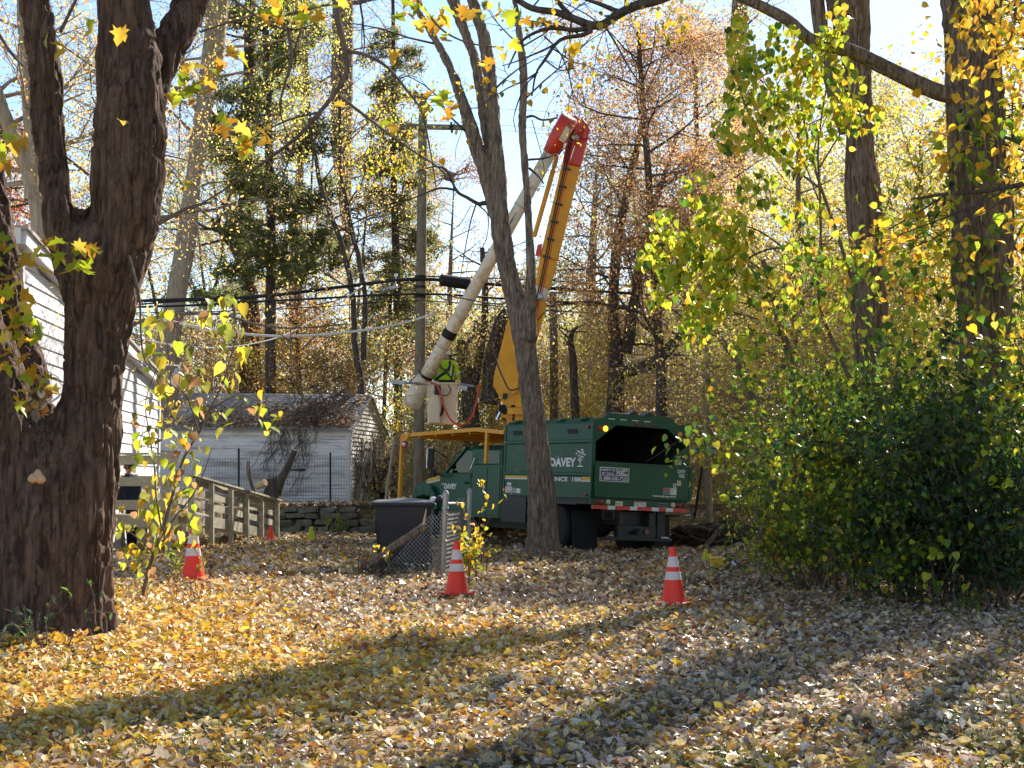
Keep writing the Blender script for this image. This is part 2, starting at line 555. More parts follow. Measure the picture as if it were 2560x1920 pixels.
    def build(s, name, m, parent=None, smooth=False, bev=0, origin=None):
        org = ORG.get(parent.name, Vector((0, 0, 0))) if parent is not None else Vector(origin or (0, 0, 0))
        o = link(name, s.mesh(name, org, smooth), m, parent)
        if parent is None and origin is not None:
            o.location = origin
            ORG[o.name] = Vector(origin)
        if bev:
            b = o.modifiers.new('bevel', 'BEVEL'); b.width = bev; b.segments = 2; b.limit_method = 'ANGLE'; b.angle_limit = .6
        if smooth == 'auto':
            pass
        return o

def catmull(pts, n):
    """Smooth path through pts (tuples of any length) sampled n times per span."""
    P = [np.array(p, float) for p in pts]
    P = [2 * P[0] - P[1]] + P + [2 * P[-1] - P[-2]]
    out = []
    for i in range(1, len(P) - 2):
        a, b, c, d = P[i - 1], P[i], P[i + 1], P[i + 2]
        for k in range(n):
            t = k / n
            out.append(.5 * (2 * b + (c - a) * t + (2 * a - 5 * b + 4 * c - d) * t * t + (3 * b - a - 3 * c + d) * t ** 3))
    out.append(P[-2])
    return out

def px_path(pts, d, n=4):
    """[(u_left, u_right, v)] silhouette of a stem at distance d (d may also be given per row) -> points, radii."""
    rows = []
    for p in pts:
        dd = p[3] if len(p) > 3 else d
        c = at((p[0] + p[1]) / 2, p[2], dd)
        rows.append((c.x, c.y, c.z, abs(p[1] - p[0]) / 2 / pxm(dd)))
    q = catmull(rows, n)
    return [Vector(p[:3]) for p in q], [max(.004, p[3]) for p in q]

# ------------------------------------------------------------------ leaves
def tmpl(kind):
    if kind == 'quad':
        V = [(0, 0, 0), (.5, -.33, .10), (1, 0, -.03), (.5, .33, .10)]
        Fc = [(0, 1, 2), (0, 2, 3)]
    elif kind == 'heart':
        V = [(.04, 0, 0), (-.03, -.2, .05), (.12, -.37, .1), (.38, -.42, .13), (.66, -.29, .08), (.86, -.1, -.03), (1.02, 0, -.14), (.86, .1, -.03), (.66, .29, .08), (.38, .42, .13), (.12, .37, .1), (-.03, .2, .05), (.4, 0, -.01), (.72, 0, -.04)]
        Fc = [(0, 1, 2, 12), (12, 2, 3), (12, 3, 4, 13), (13, 4, 5, 6), (13, 6, 7, 8), (12, 13, 8, 9), (12, 9, 10), (0, 12, 10, 11)]
    elif kind == 'oval':
        V = [(0, 0, 0), (.3, -.22, .07), (.7, -.2, .05), (1, 0, -.1), (.7, .2, .05), (.3, .22, .07), (.3, 0, 0), (.7, 0, -.02)]
        Fc = [(0, 1, 6), (1, 2, 7, 6), (2, 3, 7), (0, 6, 5), (6, 7, 4, 5), (7, 3, 4)]
    elif kind == 'needle':
        V = [(0, 0, 0), (.5, -.09, .03), (1, 0, -.05), (.5, .09, .03)]
        Fc = [(0, 1, 2), (0, 2, 3)]
    elif kind == 'curl':
        V = [(0, 0, .12), (.3, -.26, .16), (.7, -.24, .10), (1, 0, .26), (.7, .24, .26), (.3, .26, .20), (.3, 0, 0), (.7, 0, .02)]
        Fc = [(0, 1, 6), (1, 2, 7, 6), (2, 3, 7), (0, 6, 5), (6, 7, 4, 5), (7, 3, 4)]
    else:  # maple: five pointed lobes
        o = [(0, 0), (.12, -.16), (-.02, -.42), (.24, -.30), (.36, -.56), (.50, -.22), (.72, -.26), (1.05, 0), (.72, .26), (.50, .22), (.36, .56), (.24, .30), (-.02, .42), (.12, .16)]
        V = [(.36, 0, -.03)] + [(x, y, .10 * abs(y) * 2 - .12 * max(0, x - .6)) for x, y in o]
        Fc = [(0, i + 1, (i + 1) % 14 + 1) for i in range(14)]
    return np.array(V, float), Fc

def leaf_arrays(C, size, cols, kind, tilt=1.0, droop=0.0, curl=0.0, dirs=None, R_=None):
    """Vertices, faces and colours of leaves at C. tilt 0 lies flat, 1 any way up; droop > 0 hangs tips down."""
    R = R_ if R_ is not None else rng
    V, Fc = tmpl(kind)
    n = len(C)
    az = R.uniform(0, 2 * np.pi, n)
    if dirs is None:
        pit = R.normal(0, .55 * tilt, n) - droop
    else:
        pit = dirs
    rol = R.normal(0, .75 * tilt, n)
    ca, sa, cp, sp, cr, sr = np.cos(az), np.sin(az), np.cos(pit), np.sin(pit), np.cos(rol), np.sin(rol)
    X = np.stack([ca * cp, sa * cp, sp], -1)
    Y0 = np.stack([-sa, ca, 0 * sa], -1)
    Z0 = np.cross(X, Y0)
    Y = Y0 * cr[:, None] + Z0 * sr[:, None]
    Z = np.cross(X, Y)
    k = len(V)
    zc = np.ones(n) if not curl else R.normal(1, curl, n)
    size = np.broadcast_to(size, (n,))
    loc = (V[None, :, 0, None] - .5) * X[:, None] + V[None, :, 1, None] * Y[:, None] + (V[None, :, 2, None] * zc[:, None, None]) * Z[:, None]
    P = C[:, None] + loc * size[:, None, None]
    base = (np.arange(n) * k)[:, None]
    fi = np.concatenate([np.array(f) for f in Fc])
    cnt = np.array([len(f) for f in Fc])
    idx = (base + fi[None]).ravel()
    counts = np.tile(cnt, n)
    return P.reshape(-1, 3), counts, idx, np.repeat(cols, k, 0)

def leaf_mesh(name, groups, m, parent=None):
    """groups: list of leaf_arrays results -> ONE object."""
    Vs, Cs, Is, Ks, o = [], [], [], [], 0
    for V, c, i, k in groups:
        Vs.append(V); Cs.append(c); Is.append(i + o); Ks.append(k); o += len(V)
    V = np.concatenate(Vs)
    org = np.array(ORG.get(parent.name, (0, 0, 0))) if parent is not None else np.zeros(3)
    me = np_mesh(name, V - org, np.concatenate(Cs), np.concatenate(Is), np.concatenate(Ks))
    return link(name, me, m, parent)

PAL = dict(
    yellow=[(.78, .52, .03), (.72, .44, .03), (.66, .50, .05), (.8, .58, .08)],
    gold=[(.74, .38, .03), (.68, .33, .03), (.76, .46, .05)],
    lime=[(.46, .52, .03), (.38, .46, .03), (.55, .56, .04), (.30, .38, .025), (.62, .56, .05)],
    green=[(.10, .20, .025), (.14, .26, .03), (.075, .15, .02), (.2, .3, .03)],
    deep=[(.035, .085, .04), (.05, .11, .045), (.028, .065, .035), (.07, .13, .04)],
    pine=[(.13, .19, .05), (.18, .24, .06), (.25, .28, .07), (.08, .13, .04)],
    olive=[(.28, .27, .05), (.36, .33, .06), (.22, .22, .045), (.45, .37, .07)],
    brown=[(.34, .20, .09), (.44, .26, .11), (.26, .15, .075), (.5, .33, .14)],
    rust=[(.52, .21, .05), (.44, .17, .05), (.58, .28, .07), (.36, .15, .05)],
    pinkish=[(.48, .26, .16), (.54, .32, .18), (.40, .21, .13), (.55, .38, .2)],
    red=[(.42, .06, .03), (.5, .1, .03), (.36, .05, .03)],
    litter_y=[(.78, .49, .08), (.74, .44, .07), (.82, .62, .26), (.66, .33, .06), (.76, .56, .28), (.80, .66, .40)],
    litter_t=[(.64, .50, .36), (.72, .59, .45), (.50, .36, .24), (.38, .25, .16), (.78, .68, .56), (.26, .16, .10), (.58, .38, .20)],
    litter_dark=[(.14, .09, .06), (.10, .07, .05), (.19, .12, .08)],  # dark brown leaves, also standing in for shade between the others
    litter_g=[(.52, .43, .31), (.44, .35, .25), (.62, .53, .40), (.33, .25, .17), (.26, .2, .14), (.56, .42, .2)],
)
def colours(n, mix, R_=None):
    """mix: {'palette': weight}; each leaf gets one of the colours, a little varied."""
    R = R_ if R_ is not None else rng
    names = list(mix); w = np.array([mix[k] for k in names], float); w /= w.sum()
    which = R.choice(len(names), n, p=w)
    out = np.zeros((n, 3))
    for i, k in enumerate(names):
        s = which == i
        p = np.array(PAL[k])
        out[s] = p[R.integers(0, len(p), s.sum())]
    return np.clip(out * R.normal(1, .13, (n, 1)) * R.normal(1, .05, (n, 3)), .01, .9)

def soft(n, mix, R_=None, k=.26, g=1.22):
    """Faded late-autumn versions of the colours for the small dry leaves of the wood."""
    c = colours(n, mix, R_)
    lum = (c @ np.array([.3, .55, .15]))[:, None]
    return np.clip((c * (1 - k) + (lum * np.array([1.12, .98, .72])) * k) * g, .01, .9)

# ------------------------------------------------------------------ branching
class Grow:
    def __init__(s, seed): s.r = random.Random(seed); s.paths, s.twigs = [], []
    def limb(s, p, d, L, r, depth, wig=.22, up=.04, kids=(3, 5), ratio=.58, ang=(28, 60), seg=.45, tmin=.25, taper=.3):
        R = s.r
        p, d = Vector(p), Vector(d).normalized()
        n = max(3, int(L / seg))
        pts, rad = [p.copy()], [r]
        for i in range(n):
            d = (d + Vector((R.gauss(0, wig), R.gauss(0, wig), R.gauss(0, wig) + up)) * .6).normalized()
            p = p + d * (L / n)
            pts.append(p.copy())
            rad.append(max(.003, r * (1 - (1 - taper) * (i + 1) / n)))
        s.paths.append((pts, rad))
        if depth <= 0:
            s.twigs.append(pts)
            return
        s.kids(pts, rad, L, depth, R.randint(*kids), wig, up, kids, ratio, ang, seg, tmin, taper)
        s.twigs.append(pts[-2:])
    def kids(s, pts, rad, L, depth, k, wig, up, kids, ratio, ang, seg, tmin, taper):
        R = s.r
        for j in range(k):
            t = tmin + (1 - tmin) * (j + R.random()) / k
            i = min(len(pts) - 2, int(t * (len(pts) - 1)))
            f = t * (len(pts) - 1) - i
            q = pts[i].lerp(pts[i + 1], min(1, f))
            dd = (pts[i + 1] - pts[i]).normalized()
            o = dd.orthogonal().normalized()
            o.rotate(Matrix.Rotation(R.uniform(0, 2 * math.pi), 3, dd))
            a = math.radians(R.uniform(*ang))
            nd = dd * math.cos(a) + o * math.sin(a)
            s.limb(q, nd, L * ratio * R.uniform(.7, 1.2), max(.004, rad[i] * .55), depth - 1, wig, up, kids, ratio, ang, seg, tmin, taper)
    def leaf_points(s, n, jit, R_):
        tw = s.twigs
        lens = np.array([max(.05, (t[-1] - t[0]).length) for t in tw])
        pick = R_.choice(len(tw), n, p=lens / lens.sum())
        t = R_.uniform(0, 1, n)
        out = np.zeros((n, 3))
        for j in range(n):
            w = tw[pick[j]]
            x = t[j] * (len(w) - 1); i = min(len(w) - 2, int(x)); f = x - i
            a, b = w[i], w[i + 1]
            out[j] = (a.x + (b.x - a.x) * f, a.y + (b.y - a.y) * f, a.z + (b.z - a.z) * f)
        return out + R_.normal(0, jit, (n, 3))

def tubes_np(paths, nmin=3, nmax=7, org=Vector((0, 0, 0)), name='limb', bark=None):
    """All paths as tapered tubes in one mesh."""
    Vs, Is, o, cnt = [], [], 0, 0
    for pts, rad in paths:
        n = nmax if rad[0] > .07 else (5 if rad[0] > .025 else nmin)
        n = min(n, nmax)
        P = np.array([p[:] for p in pts]) - np.array(org)
        D = np.gradient(P, axis=0)
        D /= np.linalg.norm(D, axis=1)[:, None] + 1e-9
        ref = np.array([.31, .17, .93]) if abs(D[0, 2]) < .9 else np.array([1., .1, 0])
        X = np.cross(D, ref); X /= np.linalg.norm(X, axis=1)[:, None] + 1e-9
        Y = np.cross(D, X)
        a = np.arange(n) * 2 * np.pi / n
        r = np.array(rad)[:, None, None]
        V = P[:, None] + r * (np.cos(a)[None, :, None] * X[:, None] + np.sin(a)[None, :, None] * Y[:, None])
        m = len(P)
        i = np.arange(m - 1)[:, None] * n; k = np.arange(n)[None]; k2 = (k + 1) % n
        Q = np.stack([i + k, i + k2, i + n + k2, i + n + k], -1).reshape(-1, 4) + o
        Vs.append(V.reshape(-1, 3)); Is.append(Q); o += m * n
    V = np.concatenate(Vs); Q = np.concatenate(Is)
    return np_mesh(name, V, np.full(len(Q), 4), Q.ravel(), smooth=True)

def bark_trunk(name, stems, m, parent, nside=64, step=.05, amp=.02, freq=11, stretch=.16, flare=None, seed=0):
    """Stems [(points, radii)] as one trunk mesh whose surface is pushed into vertical ridges and furrows."""
    org = np.array(ORG.get(parent.name, (0, 0, 0)))
    Vs, Is, o = [], [], 0
    for pts, rad in stems:
        P = np.array([p[:] for p in pts]); r = np.array(rad)
        L = np.concatenate([[0], np.cumsum(np.linalg.norm(np.diff(P, axis=0), axis=1))])
        t = np.linspace(0, L[-1], max(4, int(L[-1] / step)))
        P = np.stack([np.interp(t, L, P[:, k]) for k in range(3)], -1); r = np.interp(t, L, r)
        D = np.gradient(P, axis=0); D /= np.linalg.norm(D, axis=1)[:, None]
        X = np.cross(D, np.array([0, 1., .05])); X /= np.linalg.norm(X, axis=1)[:, None]
        Y = np.cross(D, X)
        n = max(10, int(nside * min(1, r.max() / .35)))
        a = np.arange(n) * 2 * np.pi / n
        dirv = np.cos(a)[None, :, None] * X[:, None] + np.sin(a)[None, :, None] * Y[:, None]
        circ = np.stack([np.broadcast_to(np.cos(a), (len(t), n)) * r[:, None], np.broadcast_to(np.sin(a), (len(t), n)) * r[:, None], np.broadcast_to(t[:, None], (len(t), n))], -1).reshape(-1, 3)
        q = circ * np.array([freq, freq, freq * stretch]) + seed * 31.7
        q = q + (vnoise(circ * 5 + seed)[:, None] - .5) * 1.2
        rid = 1 - np.abs(2 * vnoise(q) - 1)
        rid2 = 1 - np.abs(2 * vnoise(q * 2.1 + 9) - 1)
        low = fbm(circ * np.array([2.2, 2.2, .9]) + 5 * seed, 2) - .5
        A = amp * np.minimum(1, np.repeat(r, n) / .2)
        dsp = A * (rid ** 1.5 * -1.1 + .5 * -rid2) + A * 3.0 * low
        V = P[:, None] + dirv * (r[:, None] + dsp.reshape(len(t), n))[..., None]
        i = np.arange(len(t) - 1)[:, None] * n; k = np.arange(n)[None]; k2 = (k + 1) % n
        Q = np.stack([i + k, i + k2, i + n + k2, i + n + k], -1).reshape(-1, 4) + o
        Vs.append(V.reshape(-1, 3) - org); Is.append(Q); o += len(t) * n
    V = np.concatenate(Vs); Q = np.concatenate(Is)
    return link(name, np_mesh(name, V, np.full(len(Q), 4), Q.ravel(), smooth=True), m, parent)

def remeshed_trunk(name, stems, m, parent, voxel=.03, amp=.02, freq=11, stretch=.16, seed=0, n=20, smooth=6):
    """Stems fused into one skin (so forks blend), then furrowed."""
    mb = MB()
    for pts, rad in stems: mb.tube(pts, rad, n)
    tmp = bpy.data.objects.new('tmp', mb.mesh('tmp'))
    COL.objects.link(tmp)
    rm = tmp.modifiers.new('r', 'REMESH'); rm.mode = 'VOXEL'; rm.voxel_size = voxel
    sm = tmp.modifiers.new('s', 'SMOOTH'); sm.factor = .5; sm.iterations = smooth
    dg = bpy.context.evaluated_depsgraph_get(); dg.update()
    me = bpy.data.meshes.new_from_object(tmp.evaluated_get(dg))
    old = tmp.data
    bpy.data.objects.remove(tmp); bpy.data.meshes.remove(old)
    k = len(me.vertices)
    co = np.zeros(k * 3, np.float32); me.vertices.foreach_get('co', co); co = co.reshape(-1, 3).astype(float)
    no = np.zeros(k * 3, np.float32); me.vertices.foreach_get('normal', no); no = no.reshape(-1, 3).astype(float)
    w = co + .12 * (np.stack([vnoise(co * 3 + 7), vnoise(co * 3 + 31), vnoise(co * 3 + 57)], -1) - .5)
    q = w * np.array([freq, freq, freq * stretch]) + seed
    rid = 1 - np.abs(2 * vnoise(q) - 1)
    rid2 = 1 - np.abs(2 * vnoise(q * 2.2 + 9) - 1)
    crk = (vnoise(w * np.array([freq * .6, freq * .6, freq * .9]) + 3) > .72) * .5
    low = fbm(co * np.array([2.0, 2.0, 1.1]), 2) - .5
    dsp = amp * (-1.1 * rid ** 1.6 - .6 * rid2 - crk) + amp * 3.2 * low
    co = co + no * dsp[:, None] - np.array(ORG.get(parent.name, (0, 0, 0)))
    me.vertices.foreach_set('co', co.astype(np.float32).ravel())
    me.polygons.foreach_set('use_smooth', np.ones(len(me.polygons), bool))
    me.update()
    me.name = name
    me.materials.clear()
    return link(name, me, m, parent)

def text_mesh(body, h, w, org, xd, yd, bold=.02, shear=0.):
    """Lettering body, h high and w wide, lower left corner at org, along xd, upright along yd -> mesh in those coordinates."""
    cu = bpy.data.curves.new('t', 'FONT'); cu.body = body; cu.offset = bold; cu.shear = shear; cu.resolution_u = 3
    ob = bpy.data.objects.new('t', cu); COL.objects.link(ob)
    dg = bpy.context.evaluated_depsgraph_get(); dg.update()
    me = bpy.data.meshes.new_from_object(ob.evaluated_get(dg))
    bpy.data.objects.remove(ob); bpy.data.curves.remove(cu)
    k = len(me.vertices)
    co = np.zeros(k * 3, np.float32); me.vertices.foreach_get('co', co); co = co.reshape(-1, 3)
    lo, hi = co[:, :2].min(0), co[:, :2].max(0)
    q = (co[:, :2] - lo) / np.maximum(hi - lo, 1e-6)
    P = np.array(org)[None] + q[:, :1] * w * np.array(xd)[None] + q[:, 1:] * h * np.array(yd)[None]
    me.vertices.foreach_set('co', P.astype(np.float32).ravel())
    me.update(); me.materials.clear()
    return me

def skin_body(verts, edges, radii, sub=2):
    """Skeleton -> continuous skinned mesh (evaluated)."""
    me = bpy.data.meshes.new('b'); me.from_pydata(verts, edges, [])
    ob = bpy.data.objects.new('b', me); COL.objects.link(ob)
    ob.modifiers.new('k', 'SKIN')
    sv = me.skin_vertices[0].data
    for i, r in enumerate(radii):
        sv[i].radius = (r, r) if not hasattr(r, '__len__') else r
    sv[0].use_root = True
    sb = ob.modifiers.new('s', 'SUBSURF'); sb.levels = sub; sb.render_levels = sub
    dg = bpy.context.evaluated_depsgraph_get(); dg.update()
    out = bpy.data.meshes.new_from_object(ob.evaluated_get(dg))
    bpy.data.objects.remove(ob); bpy.data.meshes.remove(me)
    out.materials.clear()
    out.polygons.foreach_set('use_smooth', np.ones(len(out.polygons), bool))
    return out

# ------------------------------------------------------------------ ground
def build_ground():
    ys = np.concatenate([np.linspace(-14, 6, 12, False), np.linspace(6, 48, 210, False), np.linspace(48, 420, 60)])
    xs = np.concatenate([np.linspace(-260, -16, 24, False), np.linspace(-16, 16, 150, False), np.linspace(16, 260, 25)])
    X, Y = np.meshgrid(xs, ys)
    Z = G(X, Y)
    n, m = X.shape
    i = np.arange(n - 1)[:, None] * m; k = np.arange(m - 1)[None]
    Q = np.stack([i + k, i + k + 1, i + m + k + 1, i + m + k], -1).reshape(-1, 4)
    me = np_mesh('ground', np.stack([X, Y, Z], -1).reshape(-1, 3), np.full(len(Q), 4), Q.ravel(), smooth=True)
    o = link('ground', me, M_GROUND)
    ORG[o.name] = Vector((0, 0, 0))
    return tag(o, 'leaf covered lawn and drive around the truck', None, None, 'structure')
ground = build_ground()

# ------------------------------------------------------------------ bucket truck
TO = Vector((1.523, 30.284, .10))
TROT = Euler((.012, .041, .558), 'XYZ')
TM = TROT.to_matrix()
truck = thing('bucket_truck', 'green tree-service bucket truck with raised white and orange boom', 'truck', TO, rot=TROT)
def wl(p): return TM.transposed() @ (Vector(p) - TO)
def tw(u, v, d): return wl(at(u, v, d))
T = lambda name, mb, m, par=None, **k: mb.build(name, m, par or truck, **k)

def build_truck():
    W, L = 2.44, 3.35
    zt, zr = 2.64, 2.73
    # chip box: shell with open rear
    b = MB()
    zz = [.02, .06, 1.12]
    b.gridwall(lambda y, z: (0, y, z), [0.05, L], [1.14, zt], [], (.04, 0, 0))
    vents = [(.55 + k * .05, .588 + k * .05, 2.35, 2.5) for k in range(7)] + [(1.75 + k * .05, 1.788 + k * .05, 2.35, 2.5) for k in range(7)] \
        + [(.45 + k * .05, .488 + k * .05, 1.93, 2.02) for k in range(7)] + [(1.75 + k * .05, 1.788 + k * .05, 1.93, 2.02) for k in range(7)]
    b.gridwall(lambda x, z: (x, L - .04, z), [.04, W - .04], [1.14, zt], vents, (0, .04, 0))
    b.gridwall(lambda y, z: (W - .04, y, z), [0.05, L], [1.14, zt], [], (.04, 0, 0))
    b.bb(.04, W - .04, .05, L, 1.14, 1.2)
    T('chip_box', b, M_GREEN)
    r = MB()
    r.prism([(0, .02, zt), (.09, .02, zr), (W - .09, .02, zr), (W, .02, zt)], (0, L - .02, 0))
    T('box_roof', r, M_GREEN, bev=.01)
    tb = MB()   # crumpled strip along the roof edge and tie-downs
    for k in range(4):
        tb.prism([(.03, .3 + k * .85, zr + .004), (.5, .3 + k * .85, zr + .02), (.5, .32 + k * .85, zr + .05), (.03, .32 + k * .85, zr + .03)], (0, .3, 0))
    T('roof_flap', tb, M_GREEN)
    # ribs on the left side
    rb = MB()
    for z in (2.275, 1.61):
        rb.prism([(-.002, .08, z - .045), (-.022, .08, z - .02), (-.022, .08, z + .02), (-.002, .08, z + .045)], (0, L - .1, 0))
    rb.bb(-.018, 0, .0, .07, 1.14, zt)
    rb.bb(-.014, 0, L - .06, L, 1.14, zt)
    rb.bb(-.014, 0, .07, L - .06, 1.14, 1.19)
    T('side_rib', rb, M_GREEN)
    for y0 in (.52, 2.62):
        sv = MB()
        for k in range(8):
            yy = y0 + .045 * k + .03
            sv.prism([(-.004, yy, 2.43), (-.004, yy + .022, 2.43), (-.004, yy + .065, 2.53), (-.004, yy + .043, 2.53)], (-.012, 0, 0))
        T('side_vent', sv, M_STEEL)
    # rear frame with the cut-corner opening, tailgate
    out = [(0, 0, 1.14), (0, 0, zt), (.09, 0, zr), (W - .09, 0, zr), (W, 0, zt), (W, 0, 1.14)]
    inn = [(.07, 0, 1.2), (.07, 0, 2.27), (.56, 0, 2.62), (1.85, 0, 2.62), (2.37, 0, 2.28), (2.37, 0, 1.2)]
    fr = MB()
    for a in range(5):
        q = [out[a], out[a + 1], inn[a + 1], inn[a]]
        fr.prism(q, (0, .06, 0))
    T('rear_frame', fr, M_GREEN, bev=.006)
    gt = MB()
    gt.bb(.05, 2.5, -.045, -.004, 1.17, 1.875)
    T('tailgate', gt, M_GREEN, bev=.012)
    gr = MB()
    gr.bb(.05, 2.52, -.06, -.045, 1.84, 1.88); gr.bb(.05, 2.46, -.055, -.046, 1.165, 1.2); gr.bb(.05, .09, -.055, -.046, 1.2, 1.84); gr.bb(2.42, 2.5, -.058, -.046, 1.2, 1.84)
    T('tailgate_rim', gr, M_GREEN, bev=.004)
    ht = MB(); ht.bb(2.035, 2.37, -.02, -.003, 1.88, 2.10); T('latch_panel', ht, M_GREEN, bev=.006)
    hs = MB(); hs.bb(2.07, 2.35, -.024, -.021, 2.075, 2.10); T('latch_slot', hs, M_PRINT)
    ds = MB(); ds.prism([(2.37, .0, 2.28), (2.02, .02, 2.05), (2.02, .02, 1.88), (2.37, 0, 1.88)], (0, .04, 0)); T('chute_plate', ds, M_GREEN)
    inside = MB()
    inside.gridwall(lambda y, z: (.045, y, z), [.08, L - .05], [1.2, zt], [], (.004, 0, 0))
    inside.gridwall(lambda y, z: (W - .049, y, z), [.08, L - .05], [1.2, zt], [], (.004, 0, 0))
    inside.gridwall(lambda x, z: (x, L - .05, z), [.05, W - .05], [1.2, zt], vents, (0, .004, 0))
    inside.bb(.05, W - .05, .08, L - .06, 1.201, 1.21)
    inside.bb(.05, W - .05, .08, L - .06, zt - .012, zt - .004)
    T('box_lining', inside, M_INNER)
    # spoiler board over the opening
    sp = MB(); sp.prism([(.31, .1, zr + .002), (.44, .1, 2.88), (2.01, .1, 2.88), (2.17, .1, zr + .002)], (0, .05, 0))
    T('top_board', sp, M_GREEN, bev=.006)
    for x in (.9, 1.3):
        k = MB(); k.prism([(x, .06, 2.87), (x + .16, .06, 2.96), (x + .24, .06, 2.88)], (0, .22, 0)); T('board_bracket', k, M_STEEL)
    for k in range(4):
        q = MB(); q.bb(.42 + k * .3, .58 + k * .3, .094, .099, zr + .012, zr + .03); T('painted_gap', q, M_WHITE)  # white strips painted for daylight showing through gaps below the board
    # sills and bumper
    sl = MB(); sl.bb(0, W - .02, -.01, .05, 1.01, 1.14); T('rear_sill', sl, M_GREEN, bev=.01)
    bw = 2.38 / 13
    for k in range(13):
        q = MB(); q.bb(.03 + k * bw, .03 + (k + 1) * bw - .001, -.03, .02, .93, 1.005)
        T('bumper_block', q, M_WHITE if k in (2, 5, 8, 10) else M_RED)
    # lamps
    def lamp(name, x, z, r, m, axis=(0, -1, 0), y=-.0):
        q = MB(); q.lathe((x, y, z), [(r * 1.12, 0), (r * 1.12, .014), (r, .018), (r * .75, .03), (r * .3, .036), (0, .037)], 16, axis)
        T(name, q, m, smooth=False)
    lamp('marker_light', .14, 2.54, .046, M_LENS_R); lamp('flasher', .29, 2.54, .052, M_LENS_A)
    lamp('flasher', 2.18, 2.53, .052, M_LENS_A2); lamp('marker_light', 2.33, 2.53, .046, M_LENS_R)
    for x in (1.04, 1.26, 1.48): lamp('marker_light', x, 2.675, .03, M_LENS_R)
    lamp('tail_light', .24, 1.075, .05, M_LENS_R, y=-.01); lamp('reversing_light', .41, 1.075, .05, M_LENS_W, y=-.01)
    lamp('reversing_light', 2.05, 1.07, .05, M_LENS_W, y=-.01); lamp('tail_light', 2.2, 1.07, .05, M_LENS_R, y=-.01)
    lamp('marker_light', .13, 1.075, .03, M_LENS_R, y=-.01); lamp('marker_light', 2.34, 1.07, .03, M_LENS_R, y=-.01)
    def slamp(y, z, r, m):
        q = MB(); q.lathe((-.012, y, z), [(r * 1.1, 0), (r * 1.1, .014), (r * .7, .026), (0, .03)], 12, (-1, 0, 0)); T('side_marker', q, m)
    slamp(.17, 2.56, .035, M_LENS_R); slamp(.16, 1.2, .032, M_LENS_R); slamp(3.28, 1.25, .04, M_LENS_A2)
    # flat placards and print
    def plac(name, x0, x1, z0, z1, m, y=-.048, par=None, t=.004):
        q = MB(); q.bb(x0, x1, y - t, y, z0, z1); return T(name, q, m, par)
    def rtext(s, x, z, w, h, m, y, par=None, bold=.02, shear=0, name='lettering'):
        me = text_mesh(s, h, w, (x, y, z), (1, 0, 0), (0, 0, 1), bold, shear); me.name = name
        return link(name, me, m, par or truck)
    sg = plac('safety_sign', .155, .88, 1.485, 1.77, M_WHITE)
    plac('sign_field', .175, .535, 1.61, 1.755, M_NAVY, -.052, sg); plac('sign_field', .175, .86, 1.5, 1.6, M_NAVY, -.052, sg)
    plac('sign_field', .535, .865, 1.605, 1.76, M_WHITE, -.052, sg)
    for a in ((.535, .545, 1.605, 1.76), (.855, .865, 1.605, 1.76), (.545, .855, 1.75, 1.76), (.545, .855, 1.605, 1.613)):
        plac('sign_rule', *a, M_PRINT, -.057, sg, .002)
    rtext('SAFETY IS', .19, 1.69, .33, .05, M_LETTER, -.0575, sg, .03); rtext('MY GOAL', .20, 1.62, .31, .05, M_LETTER, -.0575, sg, .03)
    rtext('OT144', .553, 1.622, .295, .122, M_PRINT, -.0575, sg, .03); rtext('1-888-550-7233', .19, 1.512, .655, .075, M_LETTER, -.0575, sg, .02)
    rtext('DAVEY', 2.105, 1.73, .21, .075, M_LETTER, -.0595, None, .02); rtext('TREE', 2.135, 1.635, .155, .075, M_LETTER, -.0595, None, .02)
    rtext('www.davey.com', 1.49, 1.205, .6, .062, M_LETTER, -.047, None, .025)
    w1 = plac('warning_label', 1.76, 1.945, 1.275, 1.415, M_GREYPRINT); plac('label_band', 1.765, 1.94, 1.375, 1.41, M_RED, -.0525, w1, .001)
    for k in range(4): plac('label_line', 1.77, 1.93 - .03 * (k % 2), 1.285 + k * .022, 1.295 + k * .022, M_PRINT, -.0525, w1, .001)
    w2 = plac('label', 1.95, 2.1, 1.275, 1.415, M_WHITE)
    for k in range(5): plac('label_line', 1.96, 2.08 - .04 * (k % 2), 1.29 + k * .023, 1.30 + k * .023, M_GREYPRINT, -.0525, w2, .001)
    w3 = plac('label', 2.01, 2.09, 1.43, 1.51, M_WHITE); plac('label_line', 2.03, 2.07, 1.45, 1.49, M_PRINT, -.0525, w3, .001)
    w4 = plac('label', 2.11, 2.21, 1.47, 1.575, M_LENS_W); plac('label_line', 2.13, 2.145, 1.49, 1.56, M_GREYPRINT, -.0525, w4, .001); plac('label_line', 2.165, 2.19, 1.49, 1.56, M_GREYPRINT, -.0525, w4, .001)
    w5 = plac('label', 2.08, 2.22, 1.905, 2.01, M_LENS_W, -.021); plac('label_line', 2.10, 2.13, 1.92, 1.99, M_GREYPRINT, -.0255, w5, .001); plac('label_line', 2.15, 2.20, 1.93, 1.98, M_GREYPRINT, -.0255, w5, .001)
    p1 = plac('number_plate', 1.06, 1.36, .985, 1.115, M_WHITE, -.011); rtext('PWL 770A', 1.08, 1.01, .26, .065, M_GREYPRINT, -.0155, p1, .02)
    plac('plate_strip', 1.07, 1.35, 1.09, 1.112, M_RED, -.0155, p1, .001)
    p2 = plac('label', .59, .775, 1.0, 1.1, M_LENS_W, -.011)
    for k in range(4): plac('label_line', .605 + k * .04, .625 + k * .04, 1.02 + .01 * (k % 2), 1.07, M_GREYPRINT, -.0155, p2, .001)
